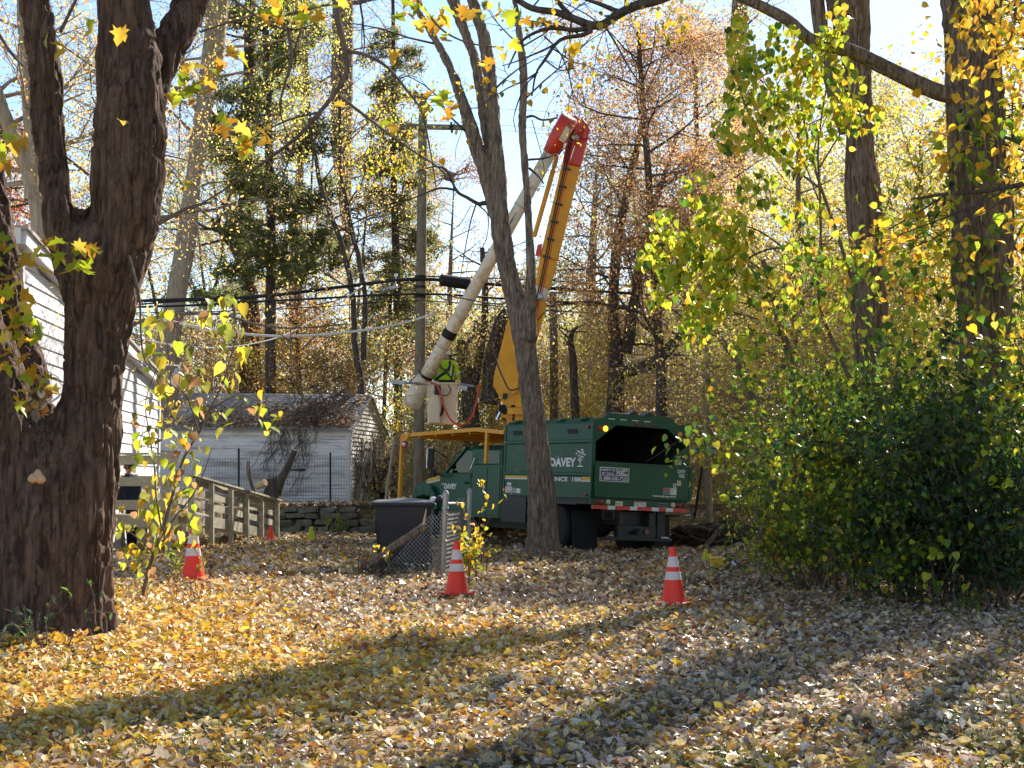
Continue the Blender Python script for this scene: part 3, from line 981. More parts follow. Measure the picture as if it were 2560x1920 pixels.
    p3 = plac('recessed_plate', 1.69, 1.91, 1.01, 1.095, M_GREYPRINT, -.011); plac('plate_recess', 1.70, 1.90, 1.02, 1.085, M_PRINT, -.0155, p3, .001); plac('label_line', 1.73, 1.86, 1.045, 1.055, M_GREYPRINT, -.017, p3, .001)
    # left side print
    def stext(s, yl, z, w, h, m, x=-.004, bold=.03, shear=0):
        me = text_mesh(s, h, w, (x, yl, z), (0, -1, 0), (0, 0, 1), bold, shear); me.name = 'lettering'
        return link('lettering', me, m, truck)
    def spl(name, y0, y1, z0, z1, m, x=-.004, par=None):
        q = MB(); q.bb(x, x + .0035, y0, y1, z0, z1); return T(name, q, m, par)
    stext('DAVEY', 1.53, 1.76, .96, .185, M_LETTER, -.004, .045)
    stext('SINCE  1880', 1.45, 1.462, 1.17, .09, M_LETTER, -.0045, .025)
    tr = MB()   # tree emblem: trunk, ground line and pads of foliage
    rr = random.Random(5)
    tr.prism([(-.004, .43, 1.79), (-.004, .405, 1.79), (-.004, .412, 2.05), (-.004, .422, 2.05)], (-.002, 0, 0))
    tr.prism([(-.004, .54, 1.76), (-.004, .30, 1.76), (-.004, .33, 1.785), (-.004, .5, 1.785)], (-.002, 0, 0))
    for k in range(24):
        z = 1.87 + .24 * (k / 23); sp_ = .13 * math.sin(math.pi * min(1, .22 + .78 * (1 - (z - 1.87) / .26))) + .02
        y = .417 + rr.uniform(-sp_, sp_); a = rr.uniform(.02, .038)
        tr.prism([(-.004, y + a * math.cos(t), z + a * .5 * math.sin(t)) for t in np.linspace(0, 2 * math.pi, 8)[:-1]], (-.002, 0, 0))
    T('tree_emblem', tr, M_LETTER)
    spl('yellow_stripe', 2.0, 3.345, 1.515, 1.585, M_STRIPE_Y); spl('white_stripe', 2.0, 3.345, 1.487, 1.514, M_WHITE)
    spl('yellow_stripe', .02, .275, 1.485, 1.56, M_STRIPE_Y, -.024); spl('white_stripe', .02, .275, 1.462, 1.484, M_WHITE, -.024)
    a1 = spl('label', 2.98, 3.25, 1.15, 1.32, M_WHITE); spl('label_band', 2.99, 3.24, 1.285, 1.3, M_RED, -.006, a1)
    for k in range(4): spl('label_line', 2.99, 3.22, 1.165 + k * .025, 1.18 + k * .025, M_GREYPRINT, -.0055, a1)
    spl('label', 2.82, 2.96, 1.15, 1.3, M_GREYPRINT); spl('label', 2.64, 2.80, 1.15, 1.29, M_WHITE); a2 = spl('label', 3.02, 3.18, 1.33, 1.41, M_WHITE); spl('label_line', 3.03, 3.17, 1.34, 1.37, M_GREYPRINT, -.0055, a2)
    # scratches of bare metal by the ribs
    for y, z in ((3.0, 2.0), (3.1, 1.66), (2.9, 1.69), (1.4, 2.0)):
        q = MB(); q.tube(catmull([(-.006, y, z), (-.008, y - .1, z - .03), (-.006, y - .18, z - .035), (-.006, y - .28, z + .01)], 4), .005, 4); T('scratch', q, M_GREYPRINT)
    # chassis
    ch = MB()
    ch.bb(.78, .9, .1, 7.2, .62, .88); ch.bb(1.54, 1.66, .1, 7.2, .62, .88)
    ch.bb(.05, W - .05, .1, 3.3, 1.02, 1.139); ch.bb(.0, .5, 2.4, 3.39, .56, 1.12); ch.bb(1.94, 2.44, 2.4, 3.39, .56, 1.12)
    ch.bb(.3, 2.14, 3.4, 4.6, .6, 1.3); ch.bb(.9, 1.54, 3, 6.5, .4, .65)
    ch.tube([(.25, 1.35, .55), (2.19, 1.35, .55)], .09, 10); ch.lathe((1.22, 1.35, .55), [(.02, -.22), (.2, -.12), (.24, 0), (.2, .12), (.02, .22)], 14, (0, 1, 0))
    ch.bb(.5, 1.94, 6.0, 7.6, .5, 1.1)
    T('chassis', ch, M_STEEL)
    hp = MB(); hp.bb(.82, 1.78, .18, .24, .36, .62); hp.bb(.82, .9, .2, .3, .36, .95); hp.bb(1.7, 1.78, .2, .3, .36, .95); hp.bb(.42, 2.2, .16, .26, .31, .37); hp.bb(1.85, 2.06, .24, .3, .3, .95); hp.bb(1.0, 1.6, .3, .4, .62, .9)
    T('hitch_frame', hp, M_STEEL, bev=.01)
    pk = MB(); pk.lathe((1.30, .17, .5), [(.06, 0), (.06, .05), (.045, .1), (.0, .1)], 12, (0, -1, 0)); pk.tube([(1.2, .16, .5), (1.2, .02, .47)], .035, 8)
    T('tow_hook', pk, M_STEEL)
    pl = MB(); pl.lathe((1.52, .17, .5), [(.05, 0), (.05, .03), (.0, .03)], 12, (0, -1, 0)); T('trailer_plug', pl, M_BOOT)
    rf = MB(); rf.bb(1.9, 2.08, .13, .155, .385, .405); T('reflector_strip', rf, M_WHITE)
    ex = MB(); ex.tube([(2.1, .4, .83), (2.3, .05, .85), (2.52, -.02, .87)], .03, 8); T('side_rod', ex, M_CHROME)
    st = MB(); st.tube([(.30, -.01, .95), (.30, -.01, .74), (.56, -.01, .74), (.56, -.01, .95)], .014, 6); T('step_loop', st, M_STEEL)
    # wheels
    def wheel(x, y, r, w):
        t = MB(); t.lathe((x - w / 2, y, r), [(r * .58, .0), (r * .86, .0), (r * .97, .04), (r, .08), (r, w - .08), (r * .97, w - .04), (r * .86, w), (r * .58, w)], 28, (1, 0, 0))
        o = T('wheel', t, M_BLACK)
        q = MB(); q.lathe((x - w / 2 + .02, y, r), [(r * .585, 0), (r * .5, .06), (r * .3, .1), (.0, .1)], 20, (1, 0, 0)); T('rim', q, M_WHITE, o)
    for x in (.16, .45, 1.99, 2.28): wheel(x, 1.35, .5, .26)
    wheel(.3, 7.1, .49, .28); wheel(2.14, 7.1, .49, .28)
    for x0, x1, dx in ((-.03, .58, .03), (2.06, 2.44, .02)):
        q = MB(); q.prism([(x0, .6, .87), (x1, .6, .87), (x1 + dx, .57, .02), (x0 + dx, .57, .015)], (0, .014, 0)); T('mudflap', q, M_BLACK)
    fd = MB()
    for x0, x1 in ((.02, .6), (1.84, 2.42)): fd.bb(x0, x1, .55, 2.3, 1.0, 1.025)
    T('wheel_guard', fd, M_STEEL)
    # tool boxes
    for x0, x1 in ((-.005, .6), (1.84, 2.445)):
        q = MB(); q.bb(x0, x1, 3.41, 4.68, .62, 1.80); o = T('tool_box', q, M_GREEN, bev=.015)
        sx = x0 - .012 if x0 < 1 else x1 + .002
        q = MB(); q.bb(sx, sx + .01, 3.47, 4.0, .68, 1.73); T('box_door', q, M_GREEN, o, bev=.004)
        q = MB(); q.bb(sx, sx + .01, 4.03, 4.62, .68, 1.73); T('box_door', q, M_GREEN, o, bev=.004)
        q = MB(); q.bb(x0 - .01, x1 + .01, 3.40, 4.69, 1.80, 1.825); T('box_lid', q, M_GREEN, o, bev=.006)
    # cab
    x0, x1 = .2, 2.24
    bd = MB(); bd.prism([(x0, 3.75, .62), (x0, 3.75, 1.6), (x0, 6.3, 1.62), (x0, 7.15, 1.47), (x0, 7.72, 1.3), (x0, 7.85, 1.05), (x0, 7.85, .62), (x0, 7.66, .62), (x0, 7.62, .78), (x0, 7.45, .98), (x0, 7.1, 1.05), (x0, 6.75, .98), (x0, 6.58, .78), (x0, 6.54, .6)], (x1 - x0, 0, 0))
    cab_b = T('cab_body', bd, M_GREEN, bev=.04)
    gh = MB(); gh.prism([(x0 + .08, 3.78, 2.2), (x0 + .02, 3.78, 2.12), (x1 - .02, 3.78, 2.12), (x1 - .08, 3.78, 2.2)], (0, 1.62, 0)); gh.prism([(x0 + .12, 3.8, 2.2), (x0 + .2, 3.8, 2.25), (x1 - .2, 3.8, 2.25), (x1 - .12, 3.8, 2.2)], (0, 1.5, 0))
    T('cab_roof', gh, M_GREEN, bev=.02)
    for sx in (x0 + .03, x1 - .03):
        q = MB(); q.beam((sx, 6.3, 1.6), (sx, 5.36, 2.2), .06, .09, (1, 0, 0)); q.prism([(sx - .03, 4.5, 1.58), (sx - .03, 4.52, 2.16), (sx - .03, 5.05, 2.16), (sx - .03, 5.12, 1.58)], (.06, 0, 0)); q.bb(sx - .03, sx + .03, 3.76, 3.86, 1.58, 2.16)
        T('cab_pillar', q, M_GREEN, bev=.012)
        q = MB(); q.prism([(sx - .005, 6.18, 1.62), (sx - .005, 5.4, 2.12), (sx - .005, 5.05, 2.12), (sx - .005, 5.12, 1.62)], (.01, 0, 0)); T('side_window', q, M_GLASS)
        q = MB(); q.prism([(sx - .005, 4.5, 1.62), (sx - .005, 4.5, 2.12), (sx - .005, 3.86, 2.12), (sx - .005, 3.86, 1.62)], (.01, 0, 0))
        T('side_window', q, M_GLASS)
    q = MB(); q.prism([(x0 + .08, 6.28, 1.63), (x1 - .08, 6.28, 1.63), (x1 - .1, 5.42, 2.16), (x0 + .1, 5.42, 2.16)], (0, .01, .01)); T('windscreen', q, M_GLASS)
    q = MB()
    for xx in (.5, 1.5): q.bb(xx, xx + .5, 4.5, 4.65, 1.4, 2.0); q.bb(xx + .12, xx + .38, 4.5, 4.6, 2.0, 2.15)
    q.bb(.3, 2.14, 5.8, 6.2, 1.55, 1.7); T('seats', q, M_BLACK, bev=.03)
    dr = MB(); dr.bb(x0 - .012, x0 + .01, 5.07, 6.5, .72, 1.59); door = T('cab_door', dr, M_GREEN, bev=.006)
    q = MB(); q.bb(x0 - .035, x0 - .012, 5.16, 5.32, 1.36, 1.41); T('handle', q, M_BLACK, door)
    q = MB(); q.tube([(x0 - .03, 5.12, 1.5), (x0 - .06, 5.02, 1.7), (x0 - .03, 4.9, 1.95)], .012, 6); T('grab_rail', q, M_CHROME)
    me = text_mesh('DAVEY', .125, .58, (x0 - .017, 6.28, 1.235), (0, -1, 0), (0, 0, 1), .045); me.name = 'lettering'; link('lettering', me, M_LETTER, truck)
    me = text_mesh('KENT, OH', .06, .3, (x0 - .017, 5.62, .97), (0, -1, 0), (0, 0, 1), .03); me.name = 'lettering'; link('lettering', me, M_GREYPRINT, truck)
    q = MB(); q.bb(x0 - .014, x0, 6.3, 6.42, 1.33, 1.37); T('badge', q, M_GREYPRINT)
    # bonnet stripe
    q = MB(); q.prism([(x0 - .004, 6.52, 1.45), (x0 - .004, 6.52, 1.55), (x0 - .004, 7.13, 1.455), (x0 - .004, 7.2, 1.36)], (.004, 0, 0)); T('bonnet_stripe', q, M_STRIPE_Y)
    q = MB(); q.prism([(x0 - .004, 6.52, 1.425), (x0 - .004, 6.52, 1.449), (x0 - .004, 7.2, 1.355), (x0 - .004, 7.22, 1.33)], (.004, 0, 0)); T('bonnet_stripe', q, M_WHITE)
    # wings: arched skins proud of the bonnet
    for sx, e in ((x0 - .12, .2), (x1 - .08, .2)):
        q = MB(); oc = [(6.42, .75), (6.5, 1.05), (6.75, 1.28), (7.15, 1.36), (7.5, 1.27), (7.7, 1.05), (7.74, .75)]; ic = [(6.58, .72), (6.63, .92), (6.8, 1.04), (7.1, 1.07), (7.42, 1.02), (7.58, .9), (7.62, .72)]
        for k in range(6):
            q.prism([(sx, *oc[k]), (sx, *oc[k + 1]), (sx, *ic[k + 1]), (sx, *ic[k])], (e, 0, 0))
        T('wing', q, M_GREEN, smooth=False, bev=.02)
    lp = MB(); lp.lathe((x0 - .1, 7.72, 1.0), [(.05, -.03), (.07, 0), (.04, .03)], 10, (-1, 0, 0)); T('indicator', lp, M_LENS_A2)
    fb = MB(); fb.bb(.1, 2.34, 7.86, 8.02, .5, .75); T('front_bumper', fb, M_CHROME, bev=.03)
    # mirrors
    q = MB(); q.bb(-.1, -.06, 6.38, 6.62, 1.72, 2.16); mi = T('mirror', q, M_BLACK, bev=.02)
    q = MB(); q.tube([(-.11, 6.64, 1.7), (-.11, 6.64, 2.18), (-.11, 6.36, 2.18)], .012, 6); T('mirror_frame', q, M_CHROME, mi)
    q = MB(); q.tube([(-.08, 6.5, 1.72), (-.06, 6.42, 1.6), (x0, 6.3, 1.52)], .018, 6); q.tube([(-.08, 6.5, 2.16), (x0, 6.2, 1.95)], .012, 6); q.bb(-.09, -.04, 6.3, 6.46, 1.5, 1.68); T('mirror_arm', q, M_BLACK, mi)
    # cab guard
    for x in (0.02, 2.42):
        q = MB(); q.bb(x - .035, x + .035, 8.14, 8.23, .55, 2.5); T('guard_post', q, M_YELLOW, bev=.006)
        q = MB(); q.bb(x - .03, x + .03, 4.1, 4.2, 1.82, 2.52); T('guard_post', q, M_YELLOW, bev=.006)
        q = MB(); q.beam((x, 8.23, 2.5), (x, 4.62, 2.585), .07, .09); q.beam((x, 4.62, 2.585), (x, 3.4, 2.5), .07, .09); T('guard_rail', q, M_YELLOW, bev=.006)
        q = MB(); q.prism([(x - .02, 8.14, 2.2), (x - .02, 8.14, 2.46), (x - .02, 7.85, 2.46)], (.04, 0, 0)); T('gusset', q, M_YELLOW)
    q = MB(); q.prism([(.05, 8.2, 2.46), (2.39, 8.2, 2.46), (2.39, 4.62, 2.55), (.05, 4.62, 2.55)], (0, 0, .02)); q.prism([(.05, 4.6, 2.55), (2.39, 4.6, 2.55), (2.39, 3.42, 2.47), (.05, 3.42, 2.47)], (0, 0, .02)); T('guard_deck', q, M_YELLOW)
    for yy in (7.4, 6.6, 5.8, 5.0):
        q = MB(); zc = 2.47 + (8.2 - yy) / 3.6 * .09; q.bb(.06, 2.38, yy - .03, yy + .03, zc - .06, zc - .002); T('guard_bearer', q, M_YELLOW)
    lp = MB(); lp.lathe((-.02, 7.98, 2.28), [(.085, 0), (.085, .03), (.06, .05), (0, .05)], 14, (-.6, -.8, 0)); gl = T('guard_lamp', lp, M_LENS_R)
    lp = MB(); lp.lathe((-.06, 7.94, 2.28), [(.05, 0), (.03, .03), (0, .03)], 12, (-.6, -.8, 0)); T('lamp_lens', lp, M_WHITE, gl)

    # turret and boom, at their own distances behind the box
    d0 = 34.0
    ped = MB(); ped.tube([tw(1302, 1120, d0), tw(1302, 1010, d0)], .32, 16); ped.lathe(tw(1302, 1030, d0), [(.45, -.08), (.45, .06), (.3, .1)], 20); T('turret_base', ped, M_YELLOW)
    fwd = TM.transposed() @ Vector((0, 1, 0))
    poly = [(1290, 742), (1268, 805), (1238, 925), (1232, 962), (1262, 1018), (1300, 1052), (1330, 1050), (1345, 930), (1335, 742)]
    for k, off in enumerate((-.26, .2)):
        q = MB(); q.prism([tw(u, v, d0 + off) for u, v in poly], fwd * .06); T('turret_plate', q, M_YELLOW, bev=.01)
    q = MB(); q.prism([tw(u, v, d0 - .19) for u, v in [(1252, 930), (1258, 975), (1330, 1010), (1335, 900)]], fwd * .38); q.prism([tw(u, v, d0 - .19) for u, v in [(1296, 760), (1262, 850), (1300, 870), (1330, 760)]], fwd * .38); T('turret_core', q, M_YELLOW)
    q = MB(); q.prism([tw(u, v, d0 - .33) for u, v in [(1248, 1012), (1248, 1030), (1262, 1036), (1287, 1034), (1287, 1012), (1279, 1012), (1275, 1021), (1268, 1022), (1263, 1012)]], fwd * .06); T('boom_cradle', q, M_BLACK)
    for k in range(3):
        q = MB(); q.prism([tw(u, v, d0 - .31) for u, v in [(1251 + 11 * k, 1034), (1251 + 11 * k, 1045), (1260 + 11 * k, 1045), (1260 + 11 * k, 1034)]], fwd * .05); T('valve_block', q, M_YELLOW)
    q = MB(); q.prism([tw(u, v, d0 - .3) for u, v in [(1239, 1022), (1242, 1038), (1268, 1056), (1262, 1046)]], fwd * .05); q.prism([tw(u, v, d0 - .3) for u, v in [(1282, 1034), (1280, 1052), (1284, 1052), (1287, 1034)]], fwd * .05); T('cradle_bracket', q, M_BLACK)
    q = MB(); q.tube([tw(1250, 1030, d0 - .36), tw(1241, 1050, d0 - .36)], .03, 8); T('cylinder_rod', q, M_CHROME)
    q = MB(); q.prism([tw(u, v, d0 - .33) for u, v in [(1258, 983), (1256, 997), (1266, 998), (1270, 984)]], fwd * .04); T('access_slot', q, M_PRINT)
    # lower boom: box-section, fibreglass insert, leading link
    def box_boom(name, pts, d, m, w):
        q = MB()
        for (a, b) in zip(pts, pts[1:]):
            va = [tw(a[0], a[2], a[3]), tw(a[1], a[2] + a[4], a[3])]; vb = [tw(b[0], b[2], b[3]), tw(b[1], b[2] + b[4], b[3])]
            e = fwd * w
            V = [va[0], va[1], va[1] + e, va[0] + e, vb[0], vb[1], vb[1] + e, vb[0] + e]
            q.add(V, [(0, 1, 2, 3), (7, 6, 5, 4), (0, 4, 5, 1), (1, 5, 6, 2), (2, 6, 7, 3), (3, 7, 4, 0)])
        return T(name, q, m, bev=.04)
    d1 = 33.9
    box_boom('lower_boom', [(1264, 1316, 930, d1, 14), (1334, 1369, 745, d1, 10)], d1, M_YELLOW, .36)
    box_boom('insulating_insert', [(1335, 1367, 744, d1 + .03, 10), (1340, 1372, 706, d1 + .03, 10)], d1, M_CREAM, .30)
    lb = box_boom('lower_boom_tube', [(1338, 1375, 712, d1, 12), (1350, 1395, 640, d1, 12), (1406, 1451, 405, d1, 12)], d1, M_YELLOW, .36)
    q = MB(); q.tube([tw(1436, 365, d1 - .03), tw(1417, 425, d1 - .03)], .022, 8); T('boom_rod', q, M_CHROME)
    q = MB(); q.prism([tw(u, v, d1 - .02) for u, v in [(1338, 640), (1344, 612), (1356, 608), (1352, 640)]], fwd * .02); T('boom_marking', q, M_RED)
    box_boom('levelling_link', [(1330, 1341, 590, d1 + .1, 3), (1378, 1390, 420, d1 + .1, 3), (1388, 1398, 385, d1 + .1, 3)], d1, M_YELLOW, .12)
    box_boom('levelling_link_tip', [(1391, 1401, 384, d1 + .1, 2), (1396, 1404, 368, d1 + .1, 2)], d1, M_RED, .12)
    box_boom('boom_head', [(1406, 1452, 406, d1 - .02, 12), (1420, 1470, 338, d1 - .02, 10), (1428, 1476, 318, d1 - .02, 4)], d1, M_RED, .40)
    q = MB(); q.lathe(tw(1432, 318, d1 - .1), [(.22, 0), (.22, .2), (.19, .24), (0, .24)], 28, fwd * -1); q.lathe(tw(1432, 318, d1 - .1), [(.22, -.5), (.22, 0), (0, 0)], 24, fwd * -1); T('elbow_drum', q, M_RED)
    q = MB(); q.tube([tw(1450, 300, d1 - .2), tw(1472, 330, d1 - .2)], .07, 10); q.tube([tw(1456, 345, d1 - .25), tw(1468, 312, d1 - .25)], .05, 8); T('elbow_link', q, M_RED)
    # upper boom with red knuckle
    d2 = 33.3
    A, B = at(1412, 315, d2), at(1062, 946, 35.6)
    def up(t): return wl(A.lerp(B, t))
    q = MB(); q.tube([up(-.03), up(.05), up(.1)], [.205, .205, .165], 20); ub = T('boom_knuckle', q, M_RED, smooth=True)
    q = MB(); q.tube([up(-.035), up(-.028)], [.19, .19], 20); T('knuckle_cap', q, M_CREAM)
    q = MB(); dd = (up(1) - up(0)).normalized(); c0 = up(.03) - fwd * .205; rt = fwd.cross(dd).normalized()
    q.box(c0 - rt * .11, (.01, .16, .34), Matrix((fwd, rt, dd)).transposed()); T('knuckle_plate', q, M_LENS_W)
    q = MB(); q.tube([up(.1), up(.5), up(.9), up(1.0)], [.145, .148, .155, .165], 20); T('upper_boom', q, M_CREAM, smooth=True)
    for t in (.3, .865):
        q = MB(); q.tube([up(t), up(t + .004)], [.158, .16], 20); T('boom_band', q, M_GREYPRINT)
    q = MB(); q.tube([up(.80), up(.815), up(.83)], [.16, .172, .165], 14); q.tube([up(.81) + rt * .16 - fwd * .02, up(.83) + rt * .17 + Vector((0, 0, -.35))], .018, 5); T('boom_strap', q, M_BLACK)
    q = MB(); q.tube([up(.985), up(.995)], [.17, .172], 14); q.tube([up(.99) - rt * .15, up(.99) - fwd * .2 + Vector((.0, 0, -.06)), up(.99) + rt * .2 + Vector((0, 0, .04))], .016, 6); T('boom_strap', q, M_BLACK)
    lowA, lowB = wl(at(1062, 940, 35.6)), wl(at(1026, 1016, 35.7))
    q = MB(); q.tube(catmull([lowA, lowA.lerp(lowB, .4), lowA.lerp(lowB, .85), lowB], 3), [.17, .2, .22, .23, .24, .25, .25, .245, .235, .2], 18, flat=.85); T('boom_end_cover', q, M_CREAM, smooth=True)
    for u, v in ((1302, 905), (1318, 800), (1352, 742), (1440, 345)):
        q = MB(); q.lathe(tw(u, v, d1 - .24), [(.07, 0), (.07, .05), (.045, .06), (.045, .09), (0, .09)], 14, fwd * -1); T('boom_pin', q, M_GALV)
    for k, (du, cl) in enumerate(((4, M_BLACK), (9, M_BLACK), (14, M_HOSE))):
        q = MB(); q.tube(catmull([tw(1296 + du, 930, d1 - .22), tw(1332 + du, 770, d1 - .24), tw(1350 + du, 690, d1 - .22), tw(1376 + du, 560, d1 - .21), tw(1404 + du, 430, d1 - .22), tw(1420 + du, 352, d1 - .26), tw(1428 + du * .6, 322, d1 - .45)], 5), .016, 6); T('boom_hose', q, cl)
    for k in range(6):
        u_, v_ = 1355 + 10 * k, 640 - 44 * k
        q = MB(); q.beam(tw(u_ + 2, v_, d1 - .23), tw(u_ + 22, v_ + 5, d1 - .22), .03, .05); T('hose_clamp', q, M_STEEL)
    q = MB(); q.tube([tw(1285, 985, d1 - .15), tw(1310, 900, d1 - .15)], .07, 12); T('lift_cylinder', q, M_YELLOW)
    q = MB(); q.tube([tw(1310, 900, d1 - .15), tw(1330, 830, d1 - .15)], .04, 12); T('lift_rod', q, M_CHROME)
    for t in (.36, .38):
        q = MB(); q.box(up(t) - fwd * .15, (.012, .05, .34), Matrix((fwd, rt, dd)).transposed()); T('boom_decal', q, M_GREYPRINT)
    for t in (.12, .9, .96):
        for s in (-1, 0, 1):
            q = MB(); q.lathe(up(t) - fwd * .15 + rt * (s * .08), [(.016, 0), (.016, .02), (0, .024)], 6, fwd * -1); T('bolt', q, M_GALV)
    # bucket
    db = 35.9
    c = at(1112, 1012, db); s = 1 / pxm(db)
    hw, hh, hd = 38 * s, 50 * s, .36
    cx = at(1106, 1012, db)
    P3 = lambda x, y, z: wl(Vector((cx.x + x, cx.y + y, cx.z + z)))
    q = MB()
    o_t, o_b, th = hw, hw * .93, .03
    ro = [(-o_t, -hd), (o_t, -hd), (o_t, hd), (-o_t, hd)]
    for k in range(4):
        a, b2 = ro[k], ro[(k + 1) % 4]
        ia, ib = [(x * .92, y * .92) for x, y in (a, b2)]
        q.add([P3(a[0] * .93, a[1] * .93, -hh), P3(b2[0] * .93, b2[1] * .93, -hh), P3(*b2, hh), P3(*a, hh), P3(ia[0] * .93, ia[1] * .93, -hh), P3(ib[0] * .93, ib[1] * .93, -hh), P3(*ib, hh), P3(*ia, hh)],
              [(0, 1, 2, 3), (7, 6, 5, 4), (3, 2, 6, 7), (0, 4, 5, 1)])
    q.add([P3(x * .93, y * .93, -hh) for x, y in ro] + [P3(x * .92, y * .92, -hh + .03) for x, y in ro], [(3, 2, 1, 0), (4, 5, 6, 7), (0, 1, 5, 4), (1, 2, 6, 5), (2, 3, 7, 6), (3, 0, 4, 7)])
    bk = T('bucket', q, M_BUCKET, bev=.02)
    q = MB()
    for k in range(4):
        a, b2 = ro[k], ro[(k + 1) % 4]; q.beam(P3(a[0] * 1.04, a[1] * 1.04, hh + .012), P3(b2[0] * 1.04, b2[1] * 1.04, hh + .012), .05, .04)
    T('bucket_rim', q, M_BUCKET, bk, bev=.01)
    q = MB()   # moulded step on the near face
    q.prism([P3(-hw * .9, -hd - .005, -hh * .97), P3(-hw * .05, -hd - .005, -hh * .97), P3(-hw * .05, -hd - .005, -hh * .3), P3(-hw * .1, -hd - .005, hh * .5), P3(-hw * .5, -hd - .005, hh * .5), P3(-hw * .9, -hd - .005, -.1 * hh)], TM.transposed() @ Vector((0, -.11, 0)))
    T('bucket_step', q, M_BUCKET, bk, bev=.04)
    q = MB(); q.box(P3(-hw * .25, -hd - .14, hh * .68), (.15, .08, .22), TM.transposed()); T('control_box', q, M_PRINT, bk, bev=.01)
    q = MB(); q.tube(catmull([P3(hw * .0 - .0, -hd - .16, hh * .35), P3(hw * .1, -hd - .22, 0), P3(hw * .08, -hd - .2, -.35 * hh), P3(-hw * .08, -hd - .16, -.62 * hh)], 4), [.03] * 6 + [.035] * 5 + [.02] * 2, 8); T('step_handle', q, M_BLACK, bk)
    q = MB(); q.beam(P3(-hw - .1, -.1, hh * .8), P3(-hw * .3, -hd * .9, hh * .85), .22, .3); T('bucket_mount', q, M_CREAM, bk, bev=.04)
    # red hose looping under the boom end
    hpx = [(1076, 958), (1092, 962), (1102, 985), (1110, 1015), (1124, 1045), (1146, 1062), (1168, 1056), (1182, 1036), (1190, 1008), (1196, 976), (1200, 962)]
    q = MB(); q.tube(catmull([tw(u, v, 35.25 if k < 6 else 35.5) for k, (u, v) in enumerate(hpx)], 4), .024, 7); T('hydraulic_hose', q, M_HOSE, smooth=True)
    q = MB(); q.tube(catmull([tw(u, v, 35.4) for u, v in [(1120, 962), (1126, 975), (1118, 988), (1104, 988)]], 4), .012, 5); T('control_cable', q, M_BLACK)
    q = MB(); q.beam(tw(1146, 968, 35.6), tw(1168, 971, 35.6), .05, .1); q.tube([tw(1152, 960, 35.6), tw(1186, 966, 35.6)], .025, 6); T('tool_holder', q, M_GALV)
    return cx, hh
BUCKET_C, BUCKET_HH = build_truck()

# saw lying across the bucket lip
sw = thing('pole_saw', 'grey pole saw laid across the near lip of the bucket', 'pole saw', at(1010, 957, 35.4))
q = MB(); q.beam(at(978, 954, 35.3), at(1016, 957, 35.3), .03, .10); q.build('blade', M_GALV, sw)
q = MB(); q.tube([at(1012, 957, 35.3), at(1040, 958, 35.35), at(1062, 962, 35.5)], .03, 8); q.build('shaft', M_GALV, sw)

# ------------------------------------------------------------------ people
def person_mats(o, ms): 
    for m in ms: o.data.materials.append(m)
def paint(o, fn):
    me = o.data
    for p in me.polygons: p.material_index = fn(p.center)

